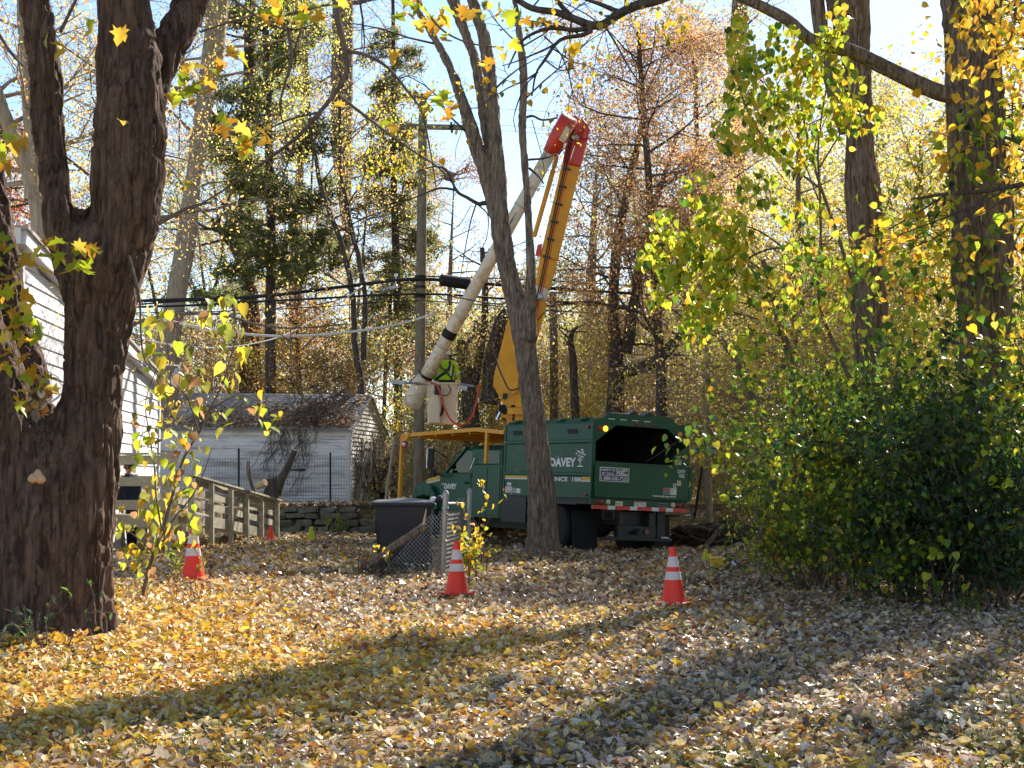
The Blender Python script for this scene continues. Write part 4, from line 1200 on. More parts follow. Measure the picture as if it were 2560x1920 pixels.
def worker():
    f = Vector((BUCKET_C.x + .06, BUCKET_C.y - .02, BUCKET_C.z - BUCKET_HH + .035))
    t = thing('person', 'worker in lime jacket, white helmet and black harness standing in the bucket', 'person', f)
    V = [(0, 0, .95), (0, 0, 1.12), (0, 0, 1.3), (0, .02, 1.42), (0, .05, 1.5), (0, .08, 1.58), (0, .10, 1.66),
         (-.20, .02, 1.40), (-.29, .10, 1.16), (-.24, .34, 1.06), (-.2, .42, 1.05), (.20, .02, 1.40), (.29, .10, 1.16), (.25, .34, 1.08), (.2, .42, 1.07),
         (-.1, 0, .88), (-.11, .03, .48), (-.11, 0, .09), (-.11, .14, .04), (.1, 0, .88), (.11, .03, .48), (.11, 0, .09), (.11, .14, .04)]
    Ed = [(0, 1), (1, 2), (2, 3), (3, 4), (4, 5), (5, 6), (3, 7), (7, 8), (8, 9), (9, 10), (3, 11), (11, 12), (12, 13), (13, 14), (0, 15), (15, 16), (16, 17), (17, 18), (0, 19), (19, 20), (20, 21), (21, 22)]
    Rr = [(.19, .14), (.20, .15), (.23, .16), (.19, .13), .06, (.095, .105), (.085, .09), .095, .075, .06, .045, .095, .075, .06, .045, .11, .08, .06, .055, .11, .08, .06, .055]
    me = skin_body([tuple(v) for v in V], Ed, Rr); me.name = 'body'
    b = link('body', me, None, t)
    person_mats(b, [M_HIVIS, M_SKIN, M_DARKCLOTH])
    paint(b, lambda c: 2 if c.z < .92 else (1 if c.z > 1.49 or c.y > .40 else 0))
    for s in (-1, 1):   # fingers closed on the control lever
        for k in range(5):
            q = MB(); x = s * (.2 + .018 * (k - 2)) if k < 4 else s * .15; q.tube([f + Vector((x, .42, 1.06)), f + Vector((x, .50, 1.05 - .004 * k)), f + Vector((x * .98, .52, 1.0))], [.011, .010, .008], 6); q.build('finger', M_SKIN, t)
    hz = f + Vector((0, .10, 1.60))
    q = MB(); q.lathe(hz + Vector((0, 0, .03)), [(.165, 0), (.16, .015), (.135, .02), (.13, .06), (.1, .11), (.05, .135), (0, .14)], 18); q.build('helmet', M_WHITE, t, smooth=True)
    for s in (-1, 1):
        q = MB(); q.lathe(hz + Vector((s * .1, 0, 0)), [(.05, 0), (.055, .02), (.045, .05), (0, .055)], 12, (s, 0, 0)); q.build('ear_defender', M_STEEL, t)
    q = MB(); q.lathe(hz + Vector((0, .0, -.02)), [(.098, -.07), (.106, -.02), (.112, .03), (.11, .06)], 14); q.build('helmet_strap', M_GREYPRINT, t)
    q = MB(); q.lathe(hz + Vector((0, .09, -.02)), [(.02, -.02), (.015, .02), (0, .03)], 8, (0, 1, -.3)); q.build('nose', M_SKIN, t)
    # harness: straps crossing on the back, waist belt
    y = -.165
    def strap(pts, r=.022):
        q = MB(); q.tube(catmull([f + Vector(p) for p in pts], 4), r, 6, flat=.5); q.build('harness_strap', M_BLACK, t)
    strap([(-.12, -.08, 1.46), (-.1, y + .0, 1.34), (0.02, y - .02, 1.22), (.14, y + .03, 1.08), (.19, -.1, .98)])
    strap([(.12, -.08, 1.46), (.12, y + .01, 1.34), (.05, y - .02, 1.22), (-.12, y, 1.1), (-.21, -.08, 1.02)], .03)
    strap([(.13, -.02, 1.48), (.2, -.1, 1.36), (.19, -.13, 1.2), (.16, -.14, 1.02)])
    q = MB(); q.lathe(f + Vector((.03, y - .03, 1.23)), [(.05, -.01), (.05, .02), (0, .02)], 10, (0, -1, 0)); q.build('harness_ring', M_STEEL, t)
    q = MB(); q.tube([f + Vector((.21 * math.cos(a), .16 * math.sin(a), .99)) for a in np.linspace(0, 2 * math.pi, 17)], .03, 6); q.build('harness_belt', M_BLACK, t)
    for s in (-1, 1):
        q = MB(); q.tube(catmull([f + Vector(p) for p in [(s * .13, .02, 1.46), (s * .15, -.12, 1.38), (s * .15, -.16, 1.26), (s * .14, -.155, 1.12)]], 4), .02, 6, flat=.4); q.build('reflective_tape', M_SILVER, t)
        q = MB(); q.tube([f + Vector((s * .262, .075, 1.21)), f + Vector((s * .275, .085, 1.17))], [.089, .085], 12); q.build('reflective_tape', M_SILVER, t)
worker()

# ------------------------------------------------------------------ cones
def traffic_cone(u, v, label, h=.71, d=None):
    z0 = None
    d = d or h * F / 141
    p = at(u, v, d); p.z = max(p.z, g1(p.x, d) + .02)
    t = thing('traffic_cone', label, 'traffic cone', p, 'tall orange cones with white bands')
    t.rotation_euler = (rnd.uniform(-.015, .015), rnd.uniform(-.015, .015), rnd.uniform(0, 1.5))
    o = ORG[t.name]
    rb, rt = .158, .032
    def r(z): return rb + (rt - rb) * (z / h)
    def band(name, z0, z1, m, e=.0):
        q = MB(); q.lathe(o, [(r(z0) + e, z0), (r(z1) + e, z1)] if False else [(max(.001, r(z0) - .02), z0 + .001), (r(z0) + e, z0), (r(z1) + e, z1), (max(.001, r(z1) - .02), z1 - .001)], 28); q.build(name, m, t, smooth=False)
    band('cone_body', .03, h - .012, M_CONE)
    q = MB(); q.lathe(o, [(rt + .004, h - .012), (rt * .9, h), (rt * .45, h), (rt * .45, h - .03)], 18); q.build('cone_tip', M_CONE, t)
    band('reflective_band', h * .655, h * .835, M_COLLAR, .003)
    band('reflective_band', h * .435, h * .575, M_COLLAR, .003)
    q = MB(); q.box(o + Vector((0, 0, .016)), (.36, .36, .03)); q.build('cone_base', M_CONE, t, bev=.012)
traffic_cone(1684, 1511, 'tall orange cone standing in the open leaves behind the right rear of the truck', d=19.0)
traffic_cone(1142, 1486, 'tall orange cone in front of the chain link gate post', d=20.4)
traffic_cone(482, 1449, 'tall orange cone partly hidden by weeds near the yellow leaved sapling', d=19.84)

def small_cone(u, v, d, h, m, label, group, tilt=(0, 0)):
    p = at(u, v, d); p.z = max(p.z, g1(p.x, d) + .035)
    t = thing('marker_cone', label, 'cone', p, group)
    t.rotation_euler = (tilt[0], tilt[1], rnd.random())
    o = ORG[t.name]
    q = MB(); q.lathe(o, [(h * .30, .012), (h * .28, .03), (h * .11, h - .015), (h * .085, h), (h * .05, h), (h * .05, h - .02)], 22); q.build('cone_body', m, t)
    q = MB(); q.box(o + Vector((0, 0, .008)), (h * .72, h * .72, .015)); q.build('cone_base', m, t, bev=.004)
small_cone(676, 1364, 32.8, .305, M_SMALLRED, 'small red plastic cone beside the lower end of the wooden ramp', 'small red cones')
small_cone(777, 1365, 32.8, .305, M_LIME, 'small lime cone in front of the stone wall', 'small lime cones')
small_cone(1762, 1406, 27.4, .235, M_LIME, 'small lime cone leaning behind the yellow wheel chock', 'small lime cones', (.02, .08))
small_cone(1948, 1404, 27.5, .235, M_SMALLRED, 'small orange red cone at the edge of the bushes', 'small red cones')

# yellow chock with black striped board
t = thing('wheel_chock', 'yellow plastic block with black and white striped end lying in leaves', 'wheel chock', at(1795, 1420, 25.9))
def cp(u, v, dd=0): return at(u, v, 25.9 + dd)
q = MB(); q.prism([cp(1772, 1425), cp(1776, 1392), (cp(1806, 1396)), cp(1815, 1407), cp(1820, 1416), cp(1802, 1416), cp(1797, 1424)], Vector((.12, .5, 0))); q.build('block', M_STRIPE_Y, t, bev=.02)
for k in range(4):
    q = MB(); u = 1806 + k * 9; q.prism([cp(u, 1396 + k * 2, .25), cp(u + 5, 1396 + k * 2, .25), cp(u + 18, 1416, .02), cp(u + 13, 1416, .02)], Vector((.01, .03, .012))); q.build('stripe', M_WHITE if k % 2 == 0 else M_PRINT, t)

# ------------------------------------------------------------------ white shed
def build_shed():
    c0 = at(872, 1261, 43.7); zb = c0.z
    t = thing('garage', 'weathered white garage with leaf littered shingle roof and vine on its eave', 'garage', (c0.x, c0.y, zb))
    a = math.radians(9.5)
    wl_ = Vector((-math.cos(a), -math.sin(a), 0))      # along the long wall, leftwards
    gd = Vector((-math.sin(a) * -1, math.cos(a), 0)); gd = Vector((math.sin(a), math.cos(a), 0))
    nl = Vector((math.sin(a), -math.cos(a), 0)) * 1.0  # outward of long wall (towards us)
    gd = -nl
    gd = Vector((math.sin(a) * 1.0, math.cos(a), 0)) if False else Vector((.156, .988, 0))
    ng = Vector((.988, -.156, 0))
    Lw, Gw, He, Hp = 7.6, 4.0, 2.28, 3.32
    o = Vector((c0.x, c0.y, zb - .15))
    core = MB()
    inw = .06
    p = lambda s, g, h: o + wl_ * s + gd * g + Vector((0, 0, h))
    prof = [(inw, 0), (Gw - inw, 0), (Gw - inw, He), (Gw / 2, Hp - .02), (inw, He)]
    core.prism([p(inw, g, h) for g, h in prof], wl_ * (Lw - .1)); core.build('wall_core', M_SHEDTRIM, t)
    n = 23
    hb = (He - .12) / n
    r = random.Random(3)
    for k in range(n):     # clapboards of the long wall
        z = .05 + k * hb
        q = MB(); lift = r.uniform(0, .006)
        for s0, s1 in ((.1, 3.3 + r.random()), (None, Lw)):
            if s0 is None: s0 = se + .004
            se = s1
            if k == 11 and s0 < 1.9 < s1:   # one board split away near the corner
                pass
            pts = [p(s0, 0, z) + nl * (.045 + lift), p(s0, 0, z + hb + .012) + nl * .012, p(s0, .06, z + hb), p(s0, .06, z)]
            q.prism(pts, wl_ * (s1 - s0) + Vector((0, 0, r.uniform(-.004, .004))))
        q.build('siding_board', M_SHED, t)
    gap = MB(); gap.prism([p(1.25, 0, .05 + 11.1 * hb) + nl * .05, p(1.25, 0, .05 + 11.9 * hb) + nl * .05, p(1.65, 0, .05 + 11.75 * hb) + nl * .05, p(1.65, 0, .05 + 11.35 * hb) + nl * .05], nl * .004); gap.build('painted_gap', M_PRINT, t)  # black patch laid on the boards as the gap
    m = 27
    hg = (Hp - .05) / m
    for k in range(m):     # shingle courses of the gable end, with staggered upright joints
        z = .03 + k * hg
        if z < He: g0, g1_ = .0, Gw
        else:
            f = (z - He) / (Hp - He); g0, g1_ = f * Gw / 2, Gw - f * Gw / 2
        if g1_ - g0 < .15: continue
        q = MB(); x = g0 + (.3 if k % 2 else .0) + .02
        segs = [g0] + list(np.arange(x + .3, g1_ - .1, .6)) + [g1_]
        for s0, s1 in zip(segs, segs[1:]):
            lift = r.uniform(0, .008)
            if 1.35 < (s0 + s1) / 2 < 2.35 and .85 < z < 2.0: continue
            pts = [p(0, s0 + .004, z) + ng * (.05 + lift), p(0, s0 + .004, z + hg + .01) + ng * .018, p(.06, s0 + .004, z + hg), p(.06, s0 + .004, z)]
            q.prism(pts, gd * (s1 - s0 - .008))
        if q.v: q.build('siding_board', M_SHEDTRIM, t)
    # boarded window in the gable
    w = MB(); w.prism([p(0, 1.35, .85) + ng * .03, p(0, 2.35, .85) + ng * .03, p(0, 2.35, 2.05) + ng * .03, p(0, 1.35, 2.05) + ng * .03], ng * .01)
    win = w.build('window', M_SHED, t)
    for g0, g1_, h0, h1 in ((1.27, 1.36, .8, 2.1), (2.34, 2.43, .8, 2.1), (1.36, 2.34, 2.0, 2.1), (1.36, 2.34, .8, .87), (1.36, 2.34, 1.78, 1.82)):
        w = MB(); w.prism([p(0, g0, h0) + ng * .04, p(0, g1_, h0) + ng * .04, p(0, g1_, h1) + ng * .04, p(0, g0, h1) + ng * .04], ng * .035); w.build('frame', M_SHEDTRIM, win)
    cb = MB(); cb.prism([p(.0, 0, 0) + nl * .055, p(.12, 0, 0) + nl * .055, p(.12, 0, He - .08) + nl * .055, p(.0, 0, He - .08) + nl * .055], -nl * .05); cb.prism([p(0, 0, 0) + ng * .055, p(0, .12, 0) + ng * .055, p(0, .12, He) + ng * .055, p(0, 0, He) + ng * .055], -ng * .05); cb.build('corner_board', M_SHEDTRIM, t)
    fz = MB(); fz.prism([p(-.12, -.1, He - .17) , p(-.12, -.1, He + .0), p(-.12, -.06, He + .0), p(-.12, -.06, He - .17)], wl_ * (Lw + .2)); fz.build('fascia', M_SHEDTRIM, t)
    for g0, h0, g1_, h1 in ((-.16, He - .06, Gw / 2, Hp + .05), (Gw + .16, He - .06, Gw / 2, Hp + .05)):
        bg_ = MB(); bg_.prism([p(-.09, g0, h0 - .12), p(-.09, g0, h0 + .02), p(-.09, g1_, h1 + .02), p(-.09, g1_, h1 - .12)], wl_ * .06); bg_.build('barge_board', M_SHEDTRIM, t)
    # roof: deck, then courses of shingles with their own thickness
    rf = MB()
    for sgn in (0, 1):
        e0, e1 = (-.2, Gw / 2) if sgn == 0 else (Gw + .2, Gw / 2)
        rf.prism([p(-.16, e0, He - .06), p(-.16, e0, He - .02), p(-.16, e1, Hp + .08), p(-.16, e1, Hp + .04)], wl_ * (Lw + .3))
    roof = rf.build('roof', M_SHINGLE, t)
    sh = MB(); nc = 17
    for k in range(nc):
        f0, f1 = k / nc, (k + 1.15) / nc
        f1 = min(f1, 1)
        g0, h0 = -.21 + f0 * (Gw / 2 + .21), He - .01 + f0 * (Hp - He + .1)
        g1_, h1 = -.21 + f1 * (Gw / 2 + .21), He - .01 + f1 * (Hp - He + .1)
        s = -.18 + r.random() * .2
        while s < Lw + .1:
            w_ = r.uniform(.28, .34); l = r.uniform(0, .012)
            sh.prism([p(s, g0 - l, h0 + .025), p(s, g0 - l, h0 + .008), p(s, g1_, h1 + .002), p(s, g1_, h1 + .012)], wl_ * (w_ - .012))
            s += w_
    so = sh.build('shingle', M_SHINGLE, roof); so['kind'] = 'stuff'
    # fallen leaves lying on the near roof slope and drifts at the eave
    nn = 2600
    s_ = rng.uniform(-.1, Lw, nn); f = rng.beta(1.0, 2.6, nn)
    drift = (np.abs(s_ - 2.2) < 2.3)
    keep = drift | (rng.random(nn) < .45)
    s_, f = s_[keep], f[keep]
    slope = Hp - He + .1
    C = np.array([(p(a_, -.2 + b_ * (Gw / 2 + .2), He + .05 + b_ * slope + abs(r.gauss(0, .035)))[:]) for a_, b_ in zip(s_, f)])
    lo = leaf_mesh('roof_leaves', [leaf_arrays(C, rng.uniform(.07, .14, len(C)), colours(len(C), {'litter_t': 4, 'brown': 3, 'rust': 1.2}), 'curl', 1.0)], M_LITTER)
    tag(lo, 'brown fallen leaves drifted along the garage eave', 'leaves', None, 'stuff')
    # dead vine: heap on the roof, strands down the wall
    v = thing('dead_vine', 'bare brown vine heaped on the garage roof and hanging down its wall', 'vine', p(1.3, -.1, He))
    vp = MB(); R = random.Random(8)
    for k in range(150):
        s0 = R.gauss(1.15, .5); f0 = R.uniform(-.02, .85)
        s0 += (f0 - .3) * -.5
        q0 = p(s0, -.2 + f0 * 2.0, He + .08 + f0 * slope)
        pts = [q0]
        d = Vector((R.gauss(0, 1), R.gauss(0, .6), R.gauss(0, .5)))
        for j in range(5):
            d = (d + Vector((R.gauss(0, .6), R.gauss(0, .5), R.gauss(0, .5)))).normalized()
            qn = pts[-1] + d * .16; pts.append(qn)
        base = lambda q_: 0
        pts = [Vector((q_.x, q_.y, max(q_.z, q0.z - .15))) + Vector((0, 0, .05)) for q_ in pts]
        vp.tube(pts, R.uniform(.007, .02), 4, cap=False)
    vp.build('vine_heap', M_TWIG, v)
    for k in range(46):
        s0 = R.gauss(1.6, .38); L_ = R.uniform(.5, 2.0)
        pts = [p(s0, -.25, He + .02)]
        for j in range(8):
            s0 += R.gauss(.035, .08); pts.append(p(s0, -.09 - R.random() * .09, He - L_ * (j + 1) / 8))
        if k == 0: vs = MB()
        vs.tube(pts, R.uniform(.004, .011), 4, cap=False)
    vs.build('hanging_strand', M_TWIG, v)
    gv = MB()
    for k in range(60):     # thin tendrils over the gable
        g0 = R.uniform(.2, 3.9); z = R.uniform(.1, 1.2); pts = [p(0, g0, z) + ng * .07]
        for j in range(9):
            g0 += R.gauss(.02, .12); z += R.uniform(.05, .2)
            if z > He + (1 - abs(g0 - Gw / 2) / (Gw / 2)) * (Hp - He) - .1: break
            pts.append(p(0, g0, z) + ng * .075)
        if len(pts) > 2: gv.tube(pts, R.uniform(.004, .010), 4, cap=False)
    tv = thing('climbing_tendrils', 'thin bare tendrils climbing over the boarded gable window', 'vine', p(0, 2, .1))
    gv.build('tendril', M_TWIG, tv)
    st = MB(); st.tube(catmull([p(-.2, 2.9, -.1), p(-.28, 3.0, .4), p(-.12, 2.5, .8), p(-.35, 3.2, 1.15), p(-.3, 3.5, 1.5)], 5), [.13, .13, .12] * 7, 8); st.tube(catmull([p(-.5, 3.4, -.1), p(-.55, 3.5, .8), p(-.5, 3.6, 1.3)], 4), .16, 9); 
    tk = thing('gnarled_stem', 'gnarled old vine stem beside the garage gable', 'stem', p(-.3, 3, -.1)); st.build('stem', M_BARK_DARK, tk, smooth=True)
    return p
SHED = build_shed()

# ------------------------------------------------------------------ white house on the left
def build_house():
    X0, K = -5.27, -.0737
    W_ = lambda y, z: Vector((X0 + K * y, y, z))
    y0, y1 = 20.8, 33.0
    t = thing('house', 'white clapboard house behind the big maple', 'house', W_(y1, .2))
    n = Vector((1, -K * -1, 0)); n = Vector((1, .0737, 0)).normalized()
    h = lambda y: 4.86 - (y - y0) / (y1 - y0) * 1.20
    core = MB(); core.prism([W_(y0 + .05, .0) - n * .03, W_(y1 - .05, .0) - n * .03, W_(y1 - .05, h(y1) - .05) - n * .03, W_(y0 + .05, h(y0) - .05) - n * .03], -n * 4.5); core.build('wall_core', M_SIDING, t)
    e = .205
    k = 0
    z = .25
    while z < h(y0) - .12:
        yb = y1
        if z + e > h(y1): yb = y0 + (h(y0) - (z + e)) / (h(y0) - h(y1)) * (y1 - y0)
        if yb > y0 + .4:
            q = MB(); q.prism([W_(y0, z) + n * .03, W_(y0, z + e + .004) + n * .008, W_(y0, z + e) - n * .02, W_(y0, z) - n * .02], W_(yb, 0) - W_(y0, 0)); q.build('siding_board', M_SIDING, t)
        z += e; k += 1
    # front wall boards (towards the road side, at the picture's edge)
    fz = .25
    while fz < 4.6:
        q = MB(); q.prism([W_(y0, fz) + Vector((0, -.03, 0)), W_(y0, fz + e) + Vector((0, -.008, 0)), W_(y0, fz + e) + Vector((0, .02, 0)), W_(y0, fz) + Vector((0, .02, 0))], Vector((-4.4, 0, 0))); q.build('siding_board', M_SIDING, t); fz += e
    cb = MB(); cb.box(W_(y0, 2.4) + n * .012, (.12, .12, 4.6)); cb.build('corner_board', M_SIDING, t)
    cb = MB(); cb.box(W_(y1, 1.8) + n * .01, (.1, .12, 3.4)); cb.build('corner_board', M_SIDING, t)
    rk = MB(); rk.beam(W_(y0 - .25, h(y0) + .03) + n * .08, W_(y1 + .35, h(y1) - .04) + n * .08, .16, .2); rk.build('rake_board', M_SIDING, t)
    rf = MB(); rf.prism([W_(y0 - .3, h(y0) + .13) + n * .2, W_(y1 + .4, h(y1) + .06) + n * .2, W_(y1 + .4, h(y1) + .11) + n * .2, W_(y0 - .3, h(y0) + .18) + n * .2], -n * 5.2); rf.build('roof', M_SHINGLE, t)
    fs = MB(); fs.box(W_(y0 - .28, h(y0) + .04) + Vector((-2.2, 0, 0)), (4.6, .06, .22)); fs.build('fascia', M_SHEDTRIM, t)
    ln = thing('wall_lantern', 'small white lantern fixed to the house wall between the maple stems', 'lantern', W_(24.8, 2.66) + n * .04)
    q = MB(); q.lathe(W_(24.8, 2.50) + n * .14, [(.03, 0), (.055, .03), (.055, .2), (.08, .22), (.02, .3), (0, .3)], 8); q.build('lantern_body', M_WHITE, ln)
    q = MB(); q.tube([W_(24.8, 2.72) + n * .03, W_(24.8, 2.84) + n * .08, W_(24.8, 2.8) + n * .14], .012, 6); q.build('bracket', M_WHITE, ln)
    dp = MB(); dp.tube([W_(24.9, 2.3) + n * .05, W_(24.9, .6) + n * .05], .04, 8); dpt = thing('downpipe', 'white pipe running down the house wall below the lantern', 'pipe', W_(24.9, .6)); dp.build('pipe', M_WHITE, dpt)
    # gooseneck light at the far corner
    g = thing('gooseneck_lamp', 'gooseneck lamp with white bucket shade on the far house corner', 'lamp', W_(y1, 3.4))
    q = MB(); q.tube(catmull([W_(y1, 3.3) + n * .03, at(400, 925, 32.9), at(418, 912, 32.8), at(445, 914, 32.7), at(447, 924, 32.7)], 5), .018, 7); q.build('arm', M_WHITE, g)
    q = MB(); b_ = at(443, 968, 32.7); q.lathe(b_, [(.115, 0), (.135, .16), (.13, .28), (.06, .33), (.0, .33)], 18); q.build('shade', M_CREAM, g, smooth=True)
    q = MB(); q.lathe(b_ + Vector((0, 0, .3)), [(.055, 0), (.055, .1), (.02, .12), (0, .12)], 10); q.build('lamp_holder', M_GALV, g)
    return W_
HOUSE = build_house()

# ------------------------------------------------------------------ wooden ramp
def build_ramp():
    # near railing: (u, top v, base v, distance)
    A = [(693, 1254, 1352, 34.9), (654, 1240, 1354, 33.6), (617, 1232, 1358, 32.4), (577, 1219, 1363, 31.0), (529, 1206, 1372, 29.8), (478, 1190, 1378, 28.7)]
    t = thing('wooden_ramp', 'weathered wooden ramp with board railings leading to the house', 'ramp', at(693, 1352, 34.9))
    tops, bases = [at(u, v, d) for u, v, b_, d in A], [at(u, b_, d) for u, v, b_, d in A]
    dr = (tops[-1] - tops[0]); dr.z = 0; dr.normalize()
    nrm = Vector((-dr.y, dr.x, 0));
    if nrm.y > 0: nrm = -nrm         # towards the camera
    for a, b_ in zip(tops, bases):
        q = MB(); q.beam(b_ - Vector((0, 0, .1)), a, .09, .09, dr); q.build('post', M_WOOD, t, bev=.006)
    q = MB(); q.beam(tops[0] - dr * .2 + Vector((0, 0, .02)), tops[3] + Vector((0, 0, .02)), .15, .038); q.build('handrail', M_WOOD, t, bev=.004)
    q = MB(); q.beam(tops[3] + dr * .01 + Vector((0, 0, .02)), tops[-1] + dr * .05 + Vector((0, 0, .02)), .15, .038); q.build('handrail', M_WOOD, t, bev=.004)
    q = MB(); q.beam(tops[0] + Vector((0, 0, -.08)) - nrm * .06, tops[-1] + Vector((0, 0, -.08)) - nrm * .06, .03, .13); q.build('rail', M_WOOD, t)
    # ramp deck rises from the low end; far railing on its other side
    w = 1.15
    def deckz(k): return bases[k].z + .18 + .105 * k
    for j, off in ((0, .0), (1, .19)):
        pass
    for k in range(len(A) - 1):
        a, b_ = Vector((bases[k].x, bases[k].y, deckz(k))), Vector((bases[k + 1].x, bases[k + 1].y, deckz(k + 1)))
        hgt = (tops[k].z - a.z, tops[k + 1].z - b_.z)
        for f in ((.30, .62) if k < 5 else (.30, .62)):
            q = MB(); q.beam(a + Vector((0, 0, hgt[0] * f)) - nrm * .06, b_ + Vector((0, 0, hgt[1] * f)) - nrm * .06, .028, .135); q.build('rail', M_WOOD, t)
        q = MB(); q.beam(a - nrm * .06 + Vector((0, 0, -.08)), b_ - nrm * .06 + Vector((0, 0, -.08)), .035, .2); q.build('side_board', M_WOOD, t)
        for i in range(8):
            f = (i + .5) / 8; c = a.lerp(b_, f) - nrm * (w / 2 + .08)
            q = MB(); q.box(c, (.135, w, .032), Matrix((dr, nrm, Vector((0, 0, 1)))).transposed()); q.build('deck_board', M_WOOD, t)
        for f in (.36, .68, 1.0):
            q = MB(); sh = -nrm * (w + .16); q.beam(a + sh + Vector((0, 0, hgt[0] * f)), b_ + sh + Vector((0, 0, hgt[1] * f)), .03, .13); q.build('rail', M_WOOD, t)
    for a, b_ in zip(tops, bases):
        q = MB(); sh = -nrm * (w + .2); q.beam(b_ + sh - Vector((0, 0, .1)), a + sh, .09, .09, dr); q.build('post', M_WOOD, t)
    # landing in front of the house wall
    lx0, lx1, ly = at(250, 1300, 27.6), at(478, 1300, 27.9), 27.4
    zd = deckz(5)
    for i in range(9):
        y = 26.9 + i * .14
        q = MB(); q.box(((lx0.x + lx1.x) / 2, y, zd), (lx1.x - lx0.x + .1, .13, .035)); q.build('deck_board', M_WOOD, t)
    for u in (250, 378, 420, 478):
        a = at(u, 1196 if u > 300 else 1190, 26.85); b_ = at(u, 1404, 26.85); b_.z = g1(b_.x, b_.y) - .05
        q = MB(); q.beam(b_, Vector((b_.x, b_.y, a.z)), .09, .09, (1, 0, 0)); q.build('post', M_WOOD, t)
    for z0, h_ in ((zd - .1, .2), (zd + .19, .17), (zd + .60, .16), (zd + .98, .16)):
        q = MB(); q.beam(Vector((lx0.x, 26.8, z0)), Vector((lx1.x, 26.8, z0)), .03, h_); q.build('rail', M_WOOD, t)
    q = MB(); q.beam(Vector((lx0.x, 26.83, zd + 1.09)), Vector((lx1.x + .05, 26.83, zd + 1.09)), .15, .035); q.build('handrail', M_WOOD, t)
    for i in range(5):
        pass
    return zd
RAMP_Z = build_ramp()

def visitor():
    f = at(352, 1398, 28.2); f.z = RAMP_Z + .03
    f = Vector((f.x, 27.55, RAMP_Z + .03))
    gz = g1(f.x, 27.55)
    f.z = max(gz, at(340, 1397, 27.55).z)
    t = thing('person', 'dark haired person in navy clothes behind the ramp railing', 'person', f)
    V = [(0, 0, .95), (-.01, 0, 1.12), (-.02, 0, 1.3), (-.03, 0, 1.42), (-.06, -.01, 1.5), (-.08, -.02, 1.57), (-.09, -.02, 1.64),
         (-.06, -.19, 1.38), (-.16, -.24, 1.12), (-.38, -.16, 1.02), (-.46, -.14, 1.02), (.0, .19, 1.38), (-.06, .25, 1.12), (-.3, .2, 1.0), (-.38, .18, 1.0),
         (0, -.1, .88), (-.02, -.11, .48), (0, -.11, .09), (-.13, -.12, .04), (0, .1, .88), (-.02, .11, .48), (0, .11, .09), (-.13, .12, .04)]
    Ed = [(0, 1), (1, 2), (2, 3), (3, 4), (4, 5), (5, 6), (3, 7), (7, 8), (8, 9), (9, 10), (3, 11), (11, 12), (12, 13), (13, 14), (0, 15), (15, 16), (16, 17), (17, 18), (0, 19), (19, 20), (20, 21), (21, 22)]
    Rr = [(.13, .17), (.13, .17), (.14, .20), (.12, .17), .058, (.10, .088), (.09, .082), .085, .07, .055, .045, .085, .07, .055, .045, .11, .08, .06, .055, .11, .08, .06, .055]
    me = skin_body(V, Ed, Rr); me.name = 'body'
    b = link('body', me, None, t)
    person_mats(b, [M_DARKCLOTH, M_SKIN, M_BOOT])
    paint(b, lambda c: 2 if c.z < .2 else (1 if (c.z > 1.47 or c.x < -.40) else 0))
    hz = f + Vector((-.08, -.02, 1.62))
    q = MB(); q.lathe(hz + Vector((.02, 0, -.02)), [(.1, -.04), (.108, .02), (.1, .08), (.06, .125), (0, .135)], 14); q.build('hair', M_HAIR, t, smooth=True)
    q = MB(); q.lathe(hz + Vector((-.09, 0, -.03)), [(.016, -.02), (.014, .015), (0, .03)], 8, (-1, 0, -.2)); q.build('nose', M_SKIN, t)
    for s in (-1, 1):
        q = MB(); q.lathe(hz + Vector((-.085, s * .032, 0)), [(.012, 0), (.008, .006), (0, .008)], 8, (-1, 0, 0)); q.build('eye', M_HAIR, t)
        q = MB(); q.lathe(hz + Vector((.0, s * .09, -.015)), [(.025, 0), (.022, .012), (0, .014)], 8, (0, s, 0)); q.build('ear', M_SKIN, t)
        for k in range(5):
            y0 = s * .16 + .016 * (k - 2); a = f + Vector((-.45, y0, 1.02))
            q = MB(); q.tube([a, a + Vector((-.05, 0, .0)), a + Vector((-.075, 0, -.03 + .004 * k))], [.010, .009, .007], 6); q.build('finger', M_SKIN, t)
    q = MB(); q.tube([hz + Vector((-.095, -.025, -.06)), hz + Vector((-.1, 0, -.062)), hz + Vector((-.095, .025, -.06))], .006, 5); q.build('mouth', M_BOOT, t)
visitor()

# ------------------------------------------------------------------ stone wall
def build_wall():
    R = random.Random(21)
    t = thing('stone_wall', 'low dry stone wall holding the bank below the garage', 'wall', at(790, 1345, 38.2))
    y = 38.3
    x0, x1 = at(600, 1300, y).x, at(960, 1300, y).x
    z, row = .12, 0
    while z < .92:
        h = R.uniform(.12, .2)
        x = x0 + R.uniform(-.2, .1)
        while x < x1:
            w = R.uniform(.25, .75)
            if z > .6 and R.random() < .3: x += w; continue
            bm = bmesh.new()
            bmesh.ops.create_cube(bm, size=1)
            bmesh.ops.bevel(bm, geom=bm.edges[:], offset=.13, segments=1, affect='EDGES')
            for v in bm.verts:
                v.co += Vector((R.gauss(0, .05), R.gauss(0, .05), R.gauss(0, .06)))
                v.co = Vector((v.co.x * w * .97, v.co.y * R.uniform(.4, .48), v.co.z * h * .95))
            me = bpy.data.meshes.new('stone'); bm.to_mesh(me); bm.free()
            o = link('stone', me, M_STONE, t)
            o.location = Vector((x + w / 2, y + .1 + (z - .1) * .28 + R.uniform(-.06, .06), z + h / 2)) - ORG[t.name]
            o.rotation_euler = (R.gauss(0, .06), R.gauss(0, .07), R.gauss(0, .12))
            x += w + .01
        z += h; row += 1
build_wall()

